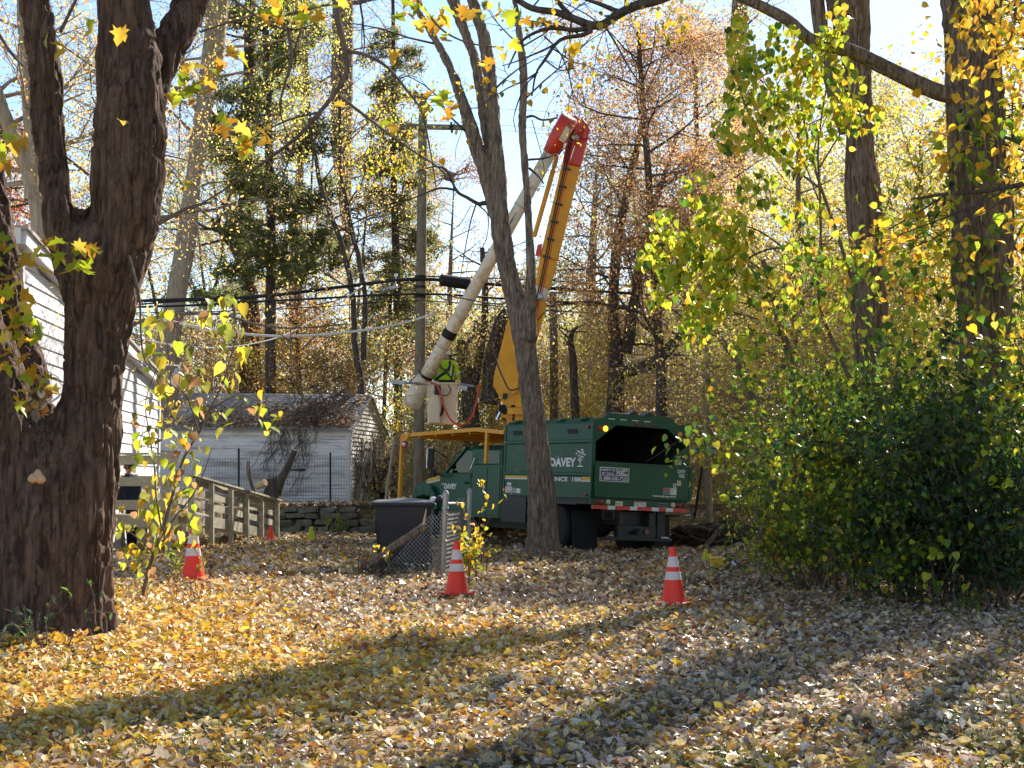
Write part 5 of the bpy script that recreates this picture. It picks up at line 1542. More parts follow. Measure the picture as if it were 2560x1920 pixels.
# ------------------------------------------------------------------ wire fence before the garage
t = thing('wire_fence', 'thin wire mesh fence on black metal posts before the garage', 'fence', at(826, 1265, 42.2))
for u, v0, v1 in ((597, 1121, 1272), (826, 1131, 1266)):
    a, b_ = at(u, v1, 42.2), at(u, v0, 42.2); q = MB(); q.beam(a - Vector((0, 0, .1)), b_, .05, .05, (1, 0, 0)); q.build('post', M_CABLE, t)
q = MB()
xa, xb = at(400, 1200, 42.2).x, at(872, 1200, 42.2).x
za, zb_ = at(700, 1266, 42.2).z, at(700, 1142, 42.2).z
for x in np.arange(xa, xb, .075): q.beam((x, 42.2, za), (x, 42.2, zb_), .005, .005, (1, 0, 0))
for z in np.arange(za, zb_ + .01, .1): q.beam((xa, 42.2, z), (xb, 42.2, z), .005, .005)
q.build('wire_mesh', M_CABLE, t)

# ------------------------------------------------------------------ pollarded stump
t = thing('tree_stump', 'dark stump with two cut limbs on the bank before the garage', 'tree stump', at(695, 1262, 40.5))
d = 40.5
pts, rad = px_path([(655, 715, 1275), (655, 705, 1235), (665, 700, 1215), (668, 692, 1203)], d); bark_trunk('stump', [(pts, rad)], M_BARK_DARK, t, 30, .06, .03)
pts, rad = px_path([(676, 702, 1240), (690, 712, 1205), (715, 730, 1160), (730, 744, 1126)], d); q = MB(); q.tube(pts, rad, 12); o = q.build('cut_limb', M_BARK_DARK, t, smooth=True)
q = MB(); q.tube([pts[-1], pts[-1] + (pts[-1] - pts[-2]).normalized() * .01], rad[-1] * .96, 12); q.build('cut_face', M_CUTWOOD, o)
pts, rad = px_path([(634, 642, 1236), (622, 632, 1205), (616, 626, 1170), (617, 626, 1152)], d); q = MB(); q.tube(pts, rad, 10); q.build('cut_limb', M_BARK_GREY, t, smooth=True)
q = MB(); q.tube([at(640, 1217, d - .2), at(662, 1207, d - .25)], [.09, .11], 12); q.tube([at(662, 1207, d - .25), at(664, 1206, d - .26)], [.108, .108], 12); q.build('cut_log', M_CUTWOOD, t)
q = MB(); q.tube([at(650, 1206, d), at(692, 1200, d + .1)], [.06, .1], 10); q.build('broken_limb', M_BARK_DARK, t)

# ------------------------------------------------------------------ black bin
def build_bin():
    d = 25.4
    c = at(1010, 1420, d); z0 = g1(c.x, d)
    t = thing('trash_bin', 'wide black wheeled bin with its lid coloured pale as sunlit behind the chain link gate', 'bin', (c.x, d, z0))
    w, dep = .93, .7
    top = at(1010, 1262, d).z
    h = top - z0
    r = lambda f: (w / 2 * (.90 + .10 * f) , dep / 2 * (.84 + .16 * f))
    q = MB(); rows = []
    for f in (0, .03, .55, .56, .9, 1):
        a, b_ = r(f); a += (.0 if f < .56 else .012); rc = .09
        ring = []
        for cx_, cy_, s0 in ((a - rc, b_ - rc, 0), (-a + rc, b_ - rc, 90), (-a + rc, -b_ + rc, 180), (a - rc, -b_ + rc, 270)):
            for k in range(5):
                an = math.radians(s0 + k * 22.5); ring.append(Vector((c.x + cx_ + rc * math.cos(an), d + cy_ + rc * math.sin(an), z0 + .02 + f * (h - .02))))
        rows.append(ring)
    n = len(rows[0]); V = [p for rr_ in rows for p in rr_]
    q.add(V, [(i * n + k, i * n + (k + 1) % n, (i + 1) * n + (k + 1) % n, (i + 1) * n + k) for i in range(len(rows) - 1) for k in range(n)] + [tuple(range(n - 1, -1, -1))])
    q.build('bin_body', M_BIN, t, smooth=True)
    q = MB(); q.box((c.x, d, z0 + h + .0), (w + .12, dep + .1, .05)); q.build('rim', M_BIN, t, bev=.02)
    q = MB(); q.prism([(c.x - w / 2 - .05, d - dep / 2 - .04, z0 + h + .027), (c.x + w / 2 + .06, d - dep / 2 - .05, z0 + h + .0275), (c.x + w / 2 + .05, d + dep / 2 + .05, z0 + h + .04), (c.x, d + dep / 2 + .05, z0 + h + .09), (c.x - w / 2 - .05, d + dep / 2 + .05, z0 + h + .05)], (0, 0, .028)); q.build('lid', M_LID, t, bev=.012)
    q = MB(); q.tube([(c.x - w / 2, d + dep / 2 + .1, z0 + h - .03), (c.x + w / 2, d + dep / 2 + .1, z0 + h - .03)], .018, 8); q.build('handle', M_BIN, t)
    for s in (-1, 1):
        q = MB(); q.lathe((c.x + s * (w / 2 - .05), d + dep / 2, z0 + .13), [(.04, -.04), (.12, -.035), (.13, 0), (.12, .035), (.04, .04)], 16, (1, 0, 0)); q.build('wheel', M_BLACK, t)
    # black sack with a white bag on the lid
    s = thing('trash_sack', 'crumpled black sack with a white bag end on top of the bin lid', 'sack', (c.x + .36, d - .1, z0 + h + .06))
    for (u, v, m, rr_) in ((1103, 1248, M_BIN, .09), (1084, 1249, M_WHITE, .06), (1092, 1250, M_BIN, .06)):
        bm = bmesh.new(); bmesh.ops.create_icosphere(bm, subdivisions=3, radius=rr_)
        P = np.array([v_.co[:] for v_ in bm.verts]); nz = fbm(P * 18 + u, 3)
        for v_, k in zip(bm.verts, nz): v_.co *= (.7 + .7 * k); v_.co.z *= .75
        me = bpy.data.meshes.new('sack'); bm.to_mesh(me); bm.free()
        o = link('sack' if m is M_BIN else 'bag', me, m, s); o.location = at(u, v, d - .2) - ORG[s.name]
build_bin()

# ------------------------------------------------------------------ chain link gate remains
def build_gate():
    d = 24.3
    pb = at(1106, 1440, d); pb.z = g1(pb.x, d) - .05; pt = at(1112, 1241, d); pt.x = pb.x + .05
    t = thing('chain_link_fence', 'torn chain link fence with steel gate posts sagging in front of the bin', 'fence', pb)
    q = MB(); q.tube([pb, pt], .045, 14); q.lathe(pt, [(.045, 0), (.05, .0), (.05, .05), (.03, .09), (.0, .1)], 14); q.build('post', M_GALV, t, smooth=False)
    p2b = at(1168, 1420, 27.2); p2b.z = g1(p2b.x, 27.2) - .05; p2t = at(1174, 1236, 27.2)
    q = MB(); q.tube([p2b, p2t], .04, 12); q.lathe(p2t, [(.045, 0), (.05, .05), (.03, .1), (0, .11)], 12); q.build('post', M_GALV, t)
    q = MB(); q.tube([at(1120, 1259, d + .1), at(1166, 1258, 27.1)], .02, 8); q.build('top_rail', M_GALV, t)
    for v in (1268, 1283, 1390):
        c_ = pb.lerp(pt, (1440 - v) / 200); q = MB(); q.lathe(c_, [(.05, -.02), (.055, -.01), (.055, .01), (.05, .02)], 14); q.build('tension_band', M_GALV, t)
    q = MB(); q.tube([pb + Vector((-.07, -.01, .05)), pt + Vector((-.06, -.01, -.25))], .012, 5); q.build('tension_bar', M_BOOT, t)
    # diagonal wires: plane from the post to the left, draped along a slanting torn edge
    def mesh(fn, inside, umax, vmax, cell, rad):
        mb = MB()
        for sgn in (1, -1):
            k0 = int(-vmax / cell) - 1; k1 = int((umax + vmax) / cell) + 1
            for k in range(k0, k1):
                run = []
                def flush():
                    if len(run) > 1: mb.tube(run, rad, 3, cap=False)
                    run.clear()
                for j in range(int(vmax / (cell / 2)) + 1):
                    vv = j * cell / 2; uu = k * cell + (vv if sgn > 0 else umax - 0 - vv if False else -vv + vmax)
                    if 0 <= uu <= umax and inside(uu, vv):
                        run.append(fn(uu, vv) + Vector((0, .006 * (-1) ** j * sgn, 0)))
                    else: flush()
                flush()
        return mb
    ux = Vector((-1, .12, 0)); 
    H_, Wd = 1.08, 1.2
    rr_ = random.Random(4)
    fn = lambda a, b_: pb + ux * (a * (.96 + .02 * math.sin(b_ * 5))) + Vector((0, -.05 - .07 * math.sin(a * 5 + b_ * 3) - .05 * b_, b_ + .03 - .10 * a * (1 - b_)))
    ins = lambda a, b_: b_ < 1.06 - .02 * math.sin(9 * a) - max(0, a - .22) * 1.15
    mesh(fn, ins, Wd, H_, .068, .0045).build('wire_mesh', M_GALV, t)
    dv = (p2b - pb); dv.z = 0; Ld = dv.length; dv.normalize()
    fn2 = lambda a, b_: pb + dv * a + Vector((0, 0, b_ + .03))
    mesh(fn2, lambda a, b_: True, Ld, 1.06, .068, .0036).build('wire_mesh', M_WIRE, t)
    # rolled end of the mesh lying in loops
    q = MB()
    for k in range(7):
        c_ = at(1010 + 14 * k, 1425 + 3 * (k % 2), d - .15); q.tube([c_ + Vector((.08 * math.sin(a), .02 * a / 3, .11 * math.cos(a))) for a in np.linspace(-.4, 2.4, 9)], .006, 4)
    q.build('wire_loop', M_GALV, t)
    # log leaning on the mesh
    lg = thing('leaning_log', 'grey dead log leaning against the sagging chain link', 'log', at(925, 1412, 23.9))
    pts = [at(925, 1412, 23.8), at(985, 1366, 23.9), at(1030, 1338, 23.95), at(1064, 1315, 24.0)]
    q = MB(); q.tube(catmull(pts, 4), [.055, .06, .055, .062, .058, .06, .064, .06, .066, .068, .064, .07, .066], 12); o = q.build('log', M_BARK_GREY, lg, smooth=True)
    q = MB(); q.tube([at(1058, 1318, 23.97), at(1062, 1296, 23.95), at(1066, 1272, 23.95)], [.03, .02, .006], 7); q.build('splinter', M_CUTWOOD, o)
build_gate()

# pale rod leaning by the garage
t = thing('leaning_pole', 'pale bamboo-like pole leaning beside the gable of the garage', 'pole', at(965, 1250, 41))
q = MB(); q.tube([at(962, 1262, 41), at(975, 1170, 41.1), at(986, 1092, 41.3)], .035, 8); q.build('pole', M_WOOD, t)

# ------------------------------------------------------------------ utility poles, wires
def build_pole():
    d = 40.0
    b_ = at(1046, 1240, d); b_.z = g1(b_.x, d) - .2
    tp = at(1058, 236, d)
    t = thing('utility_pole', 'weathered wooden utility pole with crossarm behind the raised bucket', 'utility pole', b_)
    q = MB(); n = 14; q.tube([b_.lerp(tp, k / n) for k in range(n + 1)], [.155 - .04 * k / n for k in range(n + 1)], 16); q.build('pole', M_POLE, t, smooth=True)
    q = MB(); q.beam(at(1000, 316, d - .2), at(1160, 319, d - .2), .1, .13); q.build('crossarm', M_POLE, t)
    q = MB(); q.beam(at(1034, 230, d - .25), at(1080, 278, d - .2), .1, .13); q.build('brace_arm', M_POLE, t)
    q = MB(); q.tube([at(1128, 306, d - .27), at(1130, 332, d - .27)], .03, 8); q.tube([at(1120, 322, d - .28), at(1138, 308, d - .28)], .015, 6); q.build('insulator_pin', M_CABLE, t)
    for v in (692, 718, 742):
        c_ = at(1051, v, d); q = MB(); q.lathe(c_, [(.15, -.03), (.16, -.03), (.16, .03), (.15, .03)], 14); q.build('pole_band', M_CABLE, t)
    s = thing('street_lamp', 'grey street lamp head hanging at the wires left of the pole', 'street lamp', at(975, 722, d - .3))
    q = MB(); q.beam(at(951, 730, d - .3), at(994, 716, d - .3), .14, .11); q.build('lamp_head', M_GALV, s, bev=.03)
    q = MB(); q.lathe(at(990, 688, d - .3), [(.05, -.03), (.05, .03), (0, .04)], 12, (0, -1, 0)); q.tube([at(990, 690, d - .3), at(990, 716, d - .3)], .015, 6); q.build('photocell', M_WHITE, s)
    d2 = 47.0
    t2 = thing('utility_pole', 'slim grey pole standing in the woods just right of the centre tree', 'utility pole', at(1385, 1200, d2))
    b2 = at(1386, 1215, d2); q = MB(); q.tube([Vector((b2.x, b2.y, g1(b2.x, d2) - .2)), at(1385, 900, d2), at(1383, 730, d2)], [.14, .13, .12], 14); q.build('pole', M_POLE, t2, smooth=True)
    q = MB(); q.beam(at(1380, 752, d2 - .15), at(1388, 752, d2 - .15), .1, .1); q.build('cable_bracket', M_CABLE, t2)
build_pole()
def cable(name, label, pts, r, m, n=8):
    P = [at(*p) for p in pts]
    q = MB(); q.tube([Vector(x) for x in catmull(P, n)], r, 6); o = q.build(name, m, None, smooth=True, origin=P[0])
    return tag(o, label, 'cable', 'utility cables across the woods')
cable('utility_cable', 'thick bundled black cable running left to right at the top of the lower wire group', [(150, 764, 39.5), (360, 752, 39.6), (640, 742, 39.7), (880, 714, 39.8), (1051, 698, 39.8), (1300, 716, 41), (1600, 735, 44), (2000, 766, 48), (2500, 800, 52)], .045, M_CABLE)
cable('utility_cable', 'black cable just under the thick bundle at the left of the pole', [(150, 775, 39.5), (400, 757, 39.6), (700, 735, 39.7), (960, 703, 39.8), (1051, 696, 39.8)], .022, M_CABLE)
cable('utility_cable', 'middle black cable passing the pole below the splice case', [(150, 772, 39.4), (460, 764, 39.6), (760, 748, 39.7), (1051, 735, 39.75), (1280, 748, 41), (1600, 768, 44), (2000, 800, 48), (2500, 835, 52)], .03, M_CABLE)
cable('utility_cable', 'lowest thin black wire of the group crossing the pole', [(150, 785, 39.4), (560, 778, 39.6), (820, 766, 39.7), (1051, 752, 39.9), (1350, 775, 41.5), (1500, 785, 43), (2000, 830, 48)], .014, M_CABLE)
cable('utility_cable', 'thin black wire joining the streetlamp to the pole', [(870, 722, 39.6), (950, 728, 39.6), (1000, 712, 39.7), (1051, 700, 39.8)], .014, M_CABLE)
cable('utility_cable', 'black wire on the far right woods above the thick bundle', [(1051, 690, 39.8), (1380, 702, 42), (1700, 722, 45), (2100, 742, 49), (2500, 760, 52)], .018, M_CABLE)
for k, (a, b_, e) in enumerate([((1051, 262, 39.8), (1400, 282, 44), (1900, 330, 50)), ((1051, 300, 39.8), (1400, 325, 44), (1900, 380, 50)), ((1051, 316, 39.8), (1400, 338, 44), (1900, 395, 50))]):
    cable('overhead_wire', 'hair thin %s wire high against the blue sky right of the pole' % ('uppermost', 'middle', 'lowest')[k], [a, b_, e], .006, M_CABLE)
sp = thing('splice_case', 'fat black splice case on the cable right of the utility pole', 'splice case', at(1140, 705, 39.6))
q = MB(); q.tube([at(1098, 700, 39.65), at(1103, 700, 39.65), at(1172, 710, 39.9), at(1178, 711, 39.9)], [.08, .16, .16, .08], 14); q.build('case', M_CABLE, sp)
def rope(label, pts, r):
    P = [at(*p) for p in pts]
    q = MB(); q.tube([Vector(x) for x in catmull(P, 8)], r, 6); o = q.build('rope', M_ROPE, None, smooth=True, origin=P[0])
    tag(o, label, 'rope')
rope('thick pale rope sagging from the house to the upper boom', [(350, 786, 33), (440, 806, 33.4), (530, 824, 33.8), (660, 839, 34.4), (790, 838, 35), (920, 824, 35.4), (1010, 807, 35.8), (1090, 783, 36)], .030)
rope('thin pale rope rising from the house to the black cables', [(345, 846, 33), (430, 862, 33.6), (540, 870, 34.3), (640, 858, 35.4), (720, 834, 36.5), (790, 796, 37.6), (850, 758, 38.6), (905, 715, 39.5)], .017)

# ------------------------------------------------------------------ single leaves as parts
VARIANTS = {}
def leaf_variants(key, kind, mix, n=14):
    if key in VARIANTS: return VARIANTS[key]
    out = []
    R_ = np.random.default_rng(abs(hash(kind)) % 1000 if False else len(VARIANTS) + 5)
    V, Fc = tmpl(kind)
    for i in range(n):
        c = colours(1, mix, R_)
        W = V - np.array([.5, 0, 0]); W = W.copy(); W[:, 2] *= R_.uniform(.5, 1.8); W[:, 1] *= R_.uniform(.85, 1.1)
        W[:, 2] += .12 * np.sin(W[:, 0] * 3 + i)
        me = np_mesh('leaf', W, [len(f) for f in Fc], np.concatenate([np.array(f) for f in Fc]), np.repeat(c, len(W), 0))
        out.append(me)
    VARIANTS[key] = out
    return out
def leaf_parts(parent, C, sizes, key, kind, mix, m, droop=.0, tilt=1.0, R_=None):
    R_ = R_ if R_ is not None else rng
    vs = leaf_variants(key, kind, mix)
    org = ORG.get(parent.name, Vector((0, 0, 0)))
    for c, s in zip(C, sizes):
        me = vs[R_.integers(len(vs))]
        o = link('leaf', me, m, parent)
        o.location = Vector(c) - org
        o.rotation_euler = Euler((R_.normal(0, .5 * tilt), droop + R_.normal(0, .45 * tilt), R_.uniform(0, 6.28)), 'XYZ')
        o.scale = (s, s, s)
def cluster_points(cl, d, dj, R_=None):
    """[(u, v, ru, rv, n)] clusters on the photograph -> world points about distance d."""
    R_ = R_ if R_ is not None else rng
    out = []
    for c in cl:
        u, v, ru, rv, n = c[:5]
        dd = c[5] if len(c) > 5 else d
        for _ in range(n):
            a, r = R_.uniform(0, 6.283), math.sqrt(R_.random())
            out.append(at(u + ru * r * math.cos(a), v + rv * r * math.sin(a), dd + R_.normal(0, dj)))
    return out
def stem_tube(pts, d, r0, r1, n=4, sides=6):
    P = [at(*(p if len(p) > 2 else (*p, d))) for p in pts]
    q = [Vector(x) for x in catmull(P, n)]
    k = len(q)
    return q, [r0 + (r1 - r0) * i / (k - 1) for i in range(k)]

# ------------------------------------------------------------------ the big maple on the left
D = 13.7
mbase = at(140, 1610, D); mbase.z = g1(mbase.x, D)
maple = thing('silver_maple', 'huge dark multi-stemmed maple at the left with furrowed brown bark', 'tree', mbase)
def stems(*ls): return [px_path(l, D, 4) for l in ls]
maple_stems = stems(
    [(-130, 400, 1685), (-85, 350, 1645), (-38, 312, 1590), (-8, 290, 1480), (2, 298, 1280), (52, 312, 1178), (110, 317, 1060), (147, 319, 986), (154, 345, 793), (150, 385, 650), (205, 408, 560), (215, 418, 420), (228, 416, 250), (232, 403, 120), (234, 384, 0), (240, 372, -150), (250, 365, -340)],
    [(-80, 150, 1660), (-30, 170, 1560, 13.6), (-12, 165, 1400, 13.55), (-10, 145, 1230, 13.55), (-50, 112, 1070, 13.6), (-120, 62, 900, 13.7), (-230, -30, 740, 13.8), (-360, -150, 560, 13.9)],
    [(60, 190, 1240, 14.0), (40, 165, 1120, 14.2), (5, 128, 960, 14.5), (-30, 88, 820, 14.7), (-60, 52, 660, 14.9), (-95, 20, 470, 15.1), (-130, -10, 200, 15.3)],
    [(190, 320, 830, 13.6), (140, 240, 720, 13.6), (108, 208, 590, 13.6), (101, 195, 506, 13.6), (80, 175, 338), (62, 162, 169), (40, 134, 0), (20, 116, -150), (0, 100, -330)],
    [(290, 390, 380, 13.9), (322, 420, 240, 14.1), (368, 462, 130, 14.2), (430, 531, 0, 14.4), (505, 600, -130, 14.6), (620, 700, -300, 15)])
remeshed_trunk('trunk', maple_stems, M_BARK_MAPLE, maple, .022, .034, 15, .17, 3.0)
# twigs of the maple that hang across the sky
tw_paths = [stem_tube(p, 13, a, b_) for p, a, b_ in [
    ([(836, -40), (843, 40), (860, 115), (868, 170), (850, 215), (800, 280), (740, 345), (640, 420), (560, 475), (460, 535)], .034, .007),
    ([(868, 128), (918, 139), (969, 169), (1011, 219), (1053, 278), (1076, 380), (1090, 470)], .02, .005),
    ([(846, 238), (897, 278), (969, 333), (1028, 375), (1095, 418), (1120, 450)], .018, .005),
    ([(740, 345), (700, 470), (690, 560)], .010, .004), ([(800, 280), (720, 300), (640, 340), (600, 370)], .012, .004),
    ([(1030, -20), (1055, 15), (1100, 70), (1150, 100), (1210, 115), (1260, 118)], .014, .005),
    ([(560, -20), (640, 40), (720, 75), (790, 60)], .016, .006), ([(720, 75), (728, 150), (700, 260), (715, 330)], .018, .005),
    ([(500, 80), (560, 60), (650, 35)], .012, .005), ([(600, -20), (700, 60), (760, 80)], .014, .005),
    ([(395, 560), (470, 520), (530, 505)], .02, .01),
    ([(-20, 60), (0, 90), (30, 135), (58, 165)], .018, .012), ([(150, 80), (175, 30), (200, -20)], .018, .012)]]
tag(link('twig', tubes_np(tw_paths, 5, 7, ORG[maple.name], 'twig'), M_TWIG, maple))
q = MB(); q.tube(*stem_tube([(322, 640, 13.2), (340, 705, 13.1), (350, 760, 13.1), (352, 830, 13.1), (362, 900, 13.1), (400, 945, 13.1)], 13.1, .014, .005)); q.build('bare_shoot', M_TWIG, maple)
MCL = [(40, 770, 55, 60, 14), (60, 850, 60, 60, 15), (25, 920, 40, 40, 7), (95, 960, 40, 40, 8), (55, 1015, 40, 25, 4), (110, 640, 55, 40, 9), (190, 650, 45, 35, 11), (215, 620, 30, 25, 4),
       (140, 115, 25, 25, 3), (230, 70, 20, 20, 2), (297, 90, 20, 8, 2), (305, 305, 3, 3, 1), (40, 345, 40, 30, 5), (20, 400, 30, 40, 5), (490, 220, 40, 60, 12), (445, 250, 25, 25, 5), (470, 452, 20, 12, 3),
       (700, 30, 60, 30, 10), (780, 38, 40, 25, 6), (860, 15, 30, 15, 4), (1030, 25, 45, 30, 9), (1085, 62, 40, 30, 8), (1140, 30, 25, 25, 4), (1190, 40, 22, 22, 3), (1115, 92, 15, 15, 2), (1275, 125, 35, 18, 3), (1300, 45, 30, 15, 3), (1410, 128, 30, 15, 2),
       (1085, 270, 60, 35, 11), (1220, 150, 12, 18, 2), (610, 370, 35, 30, 8), (640, 335, 40, 30, 7), (560, 300, 40, 30, 6), (975, 315, 20, 14, 2), (985, 128, 22, 20, 3), (860, 260, 10, 10, 1), (560, 150, 50, 40, 6), (10, 640, 30, 50, 7), (30, 700, 40, 40, 8)]
P_ = cluster_points(MCL, 12.7, .25)
leaf_parts(maple, P_, rng.uniform(.11, .165, len(P_)), 'maple_y', 'maple', {'yellow': 5, 'gold': 3, 'lime': 2, 'brown': .5}, M_LEAF, .6, 1.1)
# leaf clump and shelf fungus in the fork
lc = thing('dead_leaf_clump', 'clump of dry brown leaves caught in the fork of the big maple', 'leaves', at(95, 1030, 13.0))
P_ = cluster_points([(100, 985, 28, 20, 14), (95, 1020, 24, 24, 18), (110, 960, 25, 10, 8)], 13.05, .07)
leaf_parts(lc, P_, rng.uniform(.09, .15, len(P_)), 'dead', 'curl', {'brown': 3, 'litter_t': 3, 'rust': 1}, M_LITTER, .5, 1.6)
fg = thing('shelf_fungus', 'tan three lobed mushroom growing below the fork of the big maple', 'mushroom', at(95, 1200, 12.98))
for u, v, r_ in ((84, 1198, .05), (102, 1200, .042), (95, 1188, .036)):
    q = MB(); q.lathe(at(u, v, 12.98), [(.0, -.02), (r_ * .5, -.03), (r_ * .95, -.008), (r_, .004), (r_ * .8, .03), (r_ * .3, .05), (0, .052)], 18, (0, -.25, 1)); q.build('cap', M_FUNGUS, fg, smooth=True)

# ------------------------------------------------------------------ centre tree in front of the truck
D = 29.3
cb = at(1356, 1385, D); cb.z = g1(cb.x, D)
ctree = thing('leaning_tree', 'grey-brown forked tree standing in front of the truck side', 'tree', cb)
ct = stems(
    [(1272, 1440, 1402), (1300, 1412, 1378), (1314, 1398, 1340), (1316, 1391, 1234), (1304, 1370, 1057), (1300, 1362, 1000), (1288, 1348, 890), (1268, 1334, 793), (1247, 1302, 697), (1230, 1284, 600), (1222, 1273, 506), (1225, 1270, 450), (1213, 1253, 295), (1203, 1241, 169), (1190, 1224, 85), (1165, 1197, 0), (1145, 1175, -120), (1100, 1125, -400)],
    [(1222, 1264, 540), (1196, 1236, 445), (1151, 1188, 295), (1112, 1138, 169), (1068, 1091, 85), (1034, 1056, 28), (995, 1014, -4), (935, 952, -3), (875, 891, 8), (820, 834, 12), (745, 758, 26), (650, 661, 62), (570, 579, 108)],
    [(1208, 1246, 380, 29.5), (1192, 1222, 280, 29.6), (1176, 1205, 169, 29.7), (1150, 1178, 85, 29.8), (1117, 1150, 0, 29.9), (1085, 1116, -110, 30), (1040, 1060, -350, 30)],
    [(1288, 1345, 850, 29.2), (1305, 1343, 780, 29.1), (1311, 1342, 696, 29), (1307, 1333, 506, 29), (1294, 1320, 338, 29), (1297, 1324, 211, 29), (1286, 1314, 105, 29), (1277, 1297, 0, 29), (1262, 1282, -130, 29), (1250, 1262, -350, 29)])
remeshed_trunk('trunk', ct, M_BARK_GREY, ctree, .024, .022, 17, .12, 9.0, 18, 3)
gt_ = Grow(31)
pa = [stem_tube(p, D, a, b_, 4) for p, a, b_ in [
    ([(1232, 510), (1210, 507), (1196, 509), (1169, 494), (1142, 477), (1119, 430), (1088, 416), (1040, 430)], .055, .012),
    ([(1140, 475), (1110, 470), (1088, 473), (1054, 487), (980, 517), (900, 560)], .028, .008),
    ([(1190, 510), (1175, 560), (1160, 640), (1150, 700)], .016, .006), ([(1195, 512), (1220, 540), (1215, 600), (1190, 640)], .016, .006),
    ([(1300, 300), (1330, 290), (1355, 300), (1390, 295), (1393, 285)], .03, .015),
    ([(1300, 700), (1280, 745), (1240, 760), (1100, 790 - 55), (1090, 735)], .02, .01), ([(1262, 770), (1240, 800), (1228, 850), (1240, 900), (1260, 950), (1275, 975), (1300, 970)], .028, .014),
    ([(1345, 800), (1362, 780), (1390, 775)], .015, .006), ([(1322, 420), (1345, 440), (1360, 460)], .03, .012), ([(1330, 300), (1360, 420), (1345, 480)], .01, .005)]]
for p0, d_, L_ in ((at(1310, 250, 29), (.4, -.3, .5), 2.2), (at(1300, 120, 29), (.7, -.2, .3), 2.6), (at(1230, 230, 29.3), (.3, -.5, .4), 1.8), (at(1165, 330, 29.3), (-.6, -.2, .3), 2.0), (at(1090, 110, 29.3), (-.7, .1, .1), 2.2), (at(900, 5, 29.3), (.1, -.1, -.8), 1.6), (at(760, 25, 29.3), (-.2, 0, -.9), 1.8), (at(1310, 400, 29), (.5, .3, .4), 2.0), (at(1150, -60, 29.5), (.2, -.3, .9), 4), (at(1270, -80, 29), (.5, -.4, .8), 4), (at(1050, -100, 30), (-.6, -.2, .8), 4), (at(1120, -200, 29.3), (.6, .4, .7), 4)):
    gt_.limb(p0, d_, L_, .025, 2, .28, .02, (3, 5), .55)
link('branch', tubes_np(pa + gt_.paths, 4, 8, ORG[ctree.name], 'branch'), M_BARK_DARK, ctree)
C = gt_.leaf_points(900, .12, rng)
C = np.concatenate([C, np.array([p[:] for p in cluster_points([(1010, 330, 110, 110, 420), (930, 430, 90, 60, 220), (1075, 250, 60, 60, 120), (1040, 420, 60, 50, 130), (900, 330, 60, 60, 80)], 29.6, .4)])])
link_l = leaf_mesh('crown', [leaf_arrays(C, rng.uniform(.05, .095, len(C)), colours(len(C), {'yellow': 3, 'lime': 3, 'olive': 2, 'gold': 1}), 'oval', 1.1, .7)], M_LEAF, ctree); link_l['kind'] = 'stuff'

# ------------------------------------------------------------------ two big trunks on the right
def big_trunk(label, rows, d, name='cottonwood', seed=0, crown=None, limbs=()):
    b_ = at((rows[0][0] + rows[0][1]) / 2, rows[0][2], d); b_.z = g1(b_.x, d)
    t = thing(name, label, 'tree', b_)
    bark_trunk('trunk', [px_path(r_, d, 5) for r_ in rows_list(rows)], M_BARK_COTTON, t, 110, .045, .034, 15, .09, seed=seed)
    return t
def rows_list(rows): return rows if isinstance(rows[0], list) else [rows]
tb2 = at(2480, 1500, 21); tb2.z = g1(tb2.x, 21)
big2 = thing('cottonwood', 'broad ridged trunk at the right edge with vines and a curved limb', 'tree', tb2)
rows2a = [(2420, 2560, 1530), (2412, 2545, 1300), (2405, 2540, 1050), (2396, 2536, 850), (2392, 2534, 700), (2385, 2530, 580), (2372, 2526, 340), (2362, 2520, 145), (2356, 2512, 0), (2350, 2500, -250), (2340, 2480, -600)]
rows2b = [(2398, 2470, 1450, 21.2), (2388, 2455, 900, 21.2), (2376, 2440, 500, 21.2), (2358, 2420, 200, 21.2), (2346, 2408, 0, 21.2), (2325, 2380, -300, 21.2)]
bark_trunk('trunk', [px_path(rows2a, 21, 6), px_path(rows2b, 21.2, 6)], M_BARK_COTTON, big2, 150, .035, .06, 14, .06, seed=2)
lp_, lr_ = stem_tube([(2440, 262), (2402, 246), (2344, 230), (2272, 198), (2175, 150), (2127, 128), (2030, 101), (1973, 53), (1910, 19), (1847, -8), (1780, -30), (1690, -60)], 21, .15, .055, 5)
lr_ = [.16 if i < 3 else r_ for i, r_ in enumerate(lr_)]
bark_trunk('limb', [(lp_, lr_)], M_BARK_COTTON, big2, 60, .04, .016, 17, .12, seed=4)
tb1 = at(2185, 1480, 26); tb1.z = g1(tb1.x, 26)
big1 = thing('cottonwood', 'straight ridged trunk second from the right edge behind bright green leaves', 'tree', tb1)
rows1 = [(2140, 2240, 1480), (2140, 2235, 1200), (2142, 2230, 1000), (2132, 2222, 850), (2122, 2214, 650), (2112, 2204, 480), (2103, 2188, 290), (2098, 2182, 130), (2060, 2174, 0), (2030, 2165, -120), (2000, 2150, -400)]
bark_trunk('trunk', [px_path(rows1, 26, 6)], M_BARK_COTTON, big1, 130, .045, .055, 13, .06, seed=6)
q = MB(); q.tube(*stem_tube([(2120, 330), (2080, 200), (2050, 60), (2035, -60), (2000, -250)], 26, .16, .1)); q.build('limb', M_BARK_COTTON, big1, smooth=True)
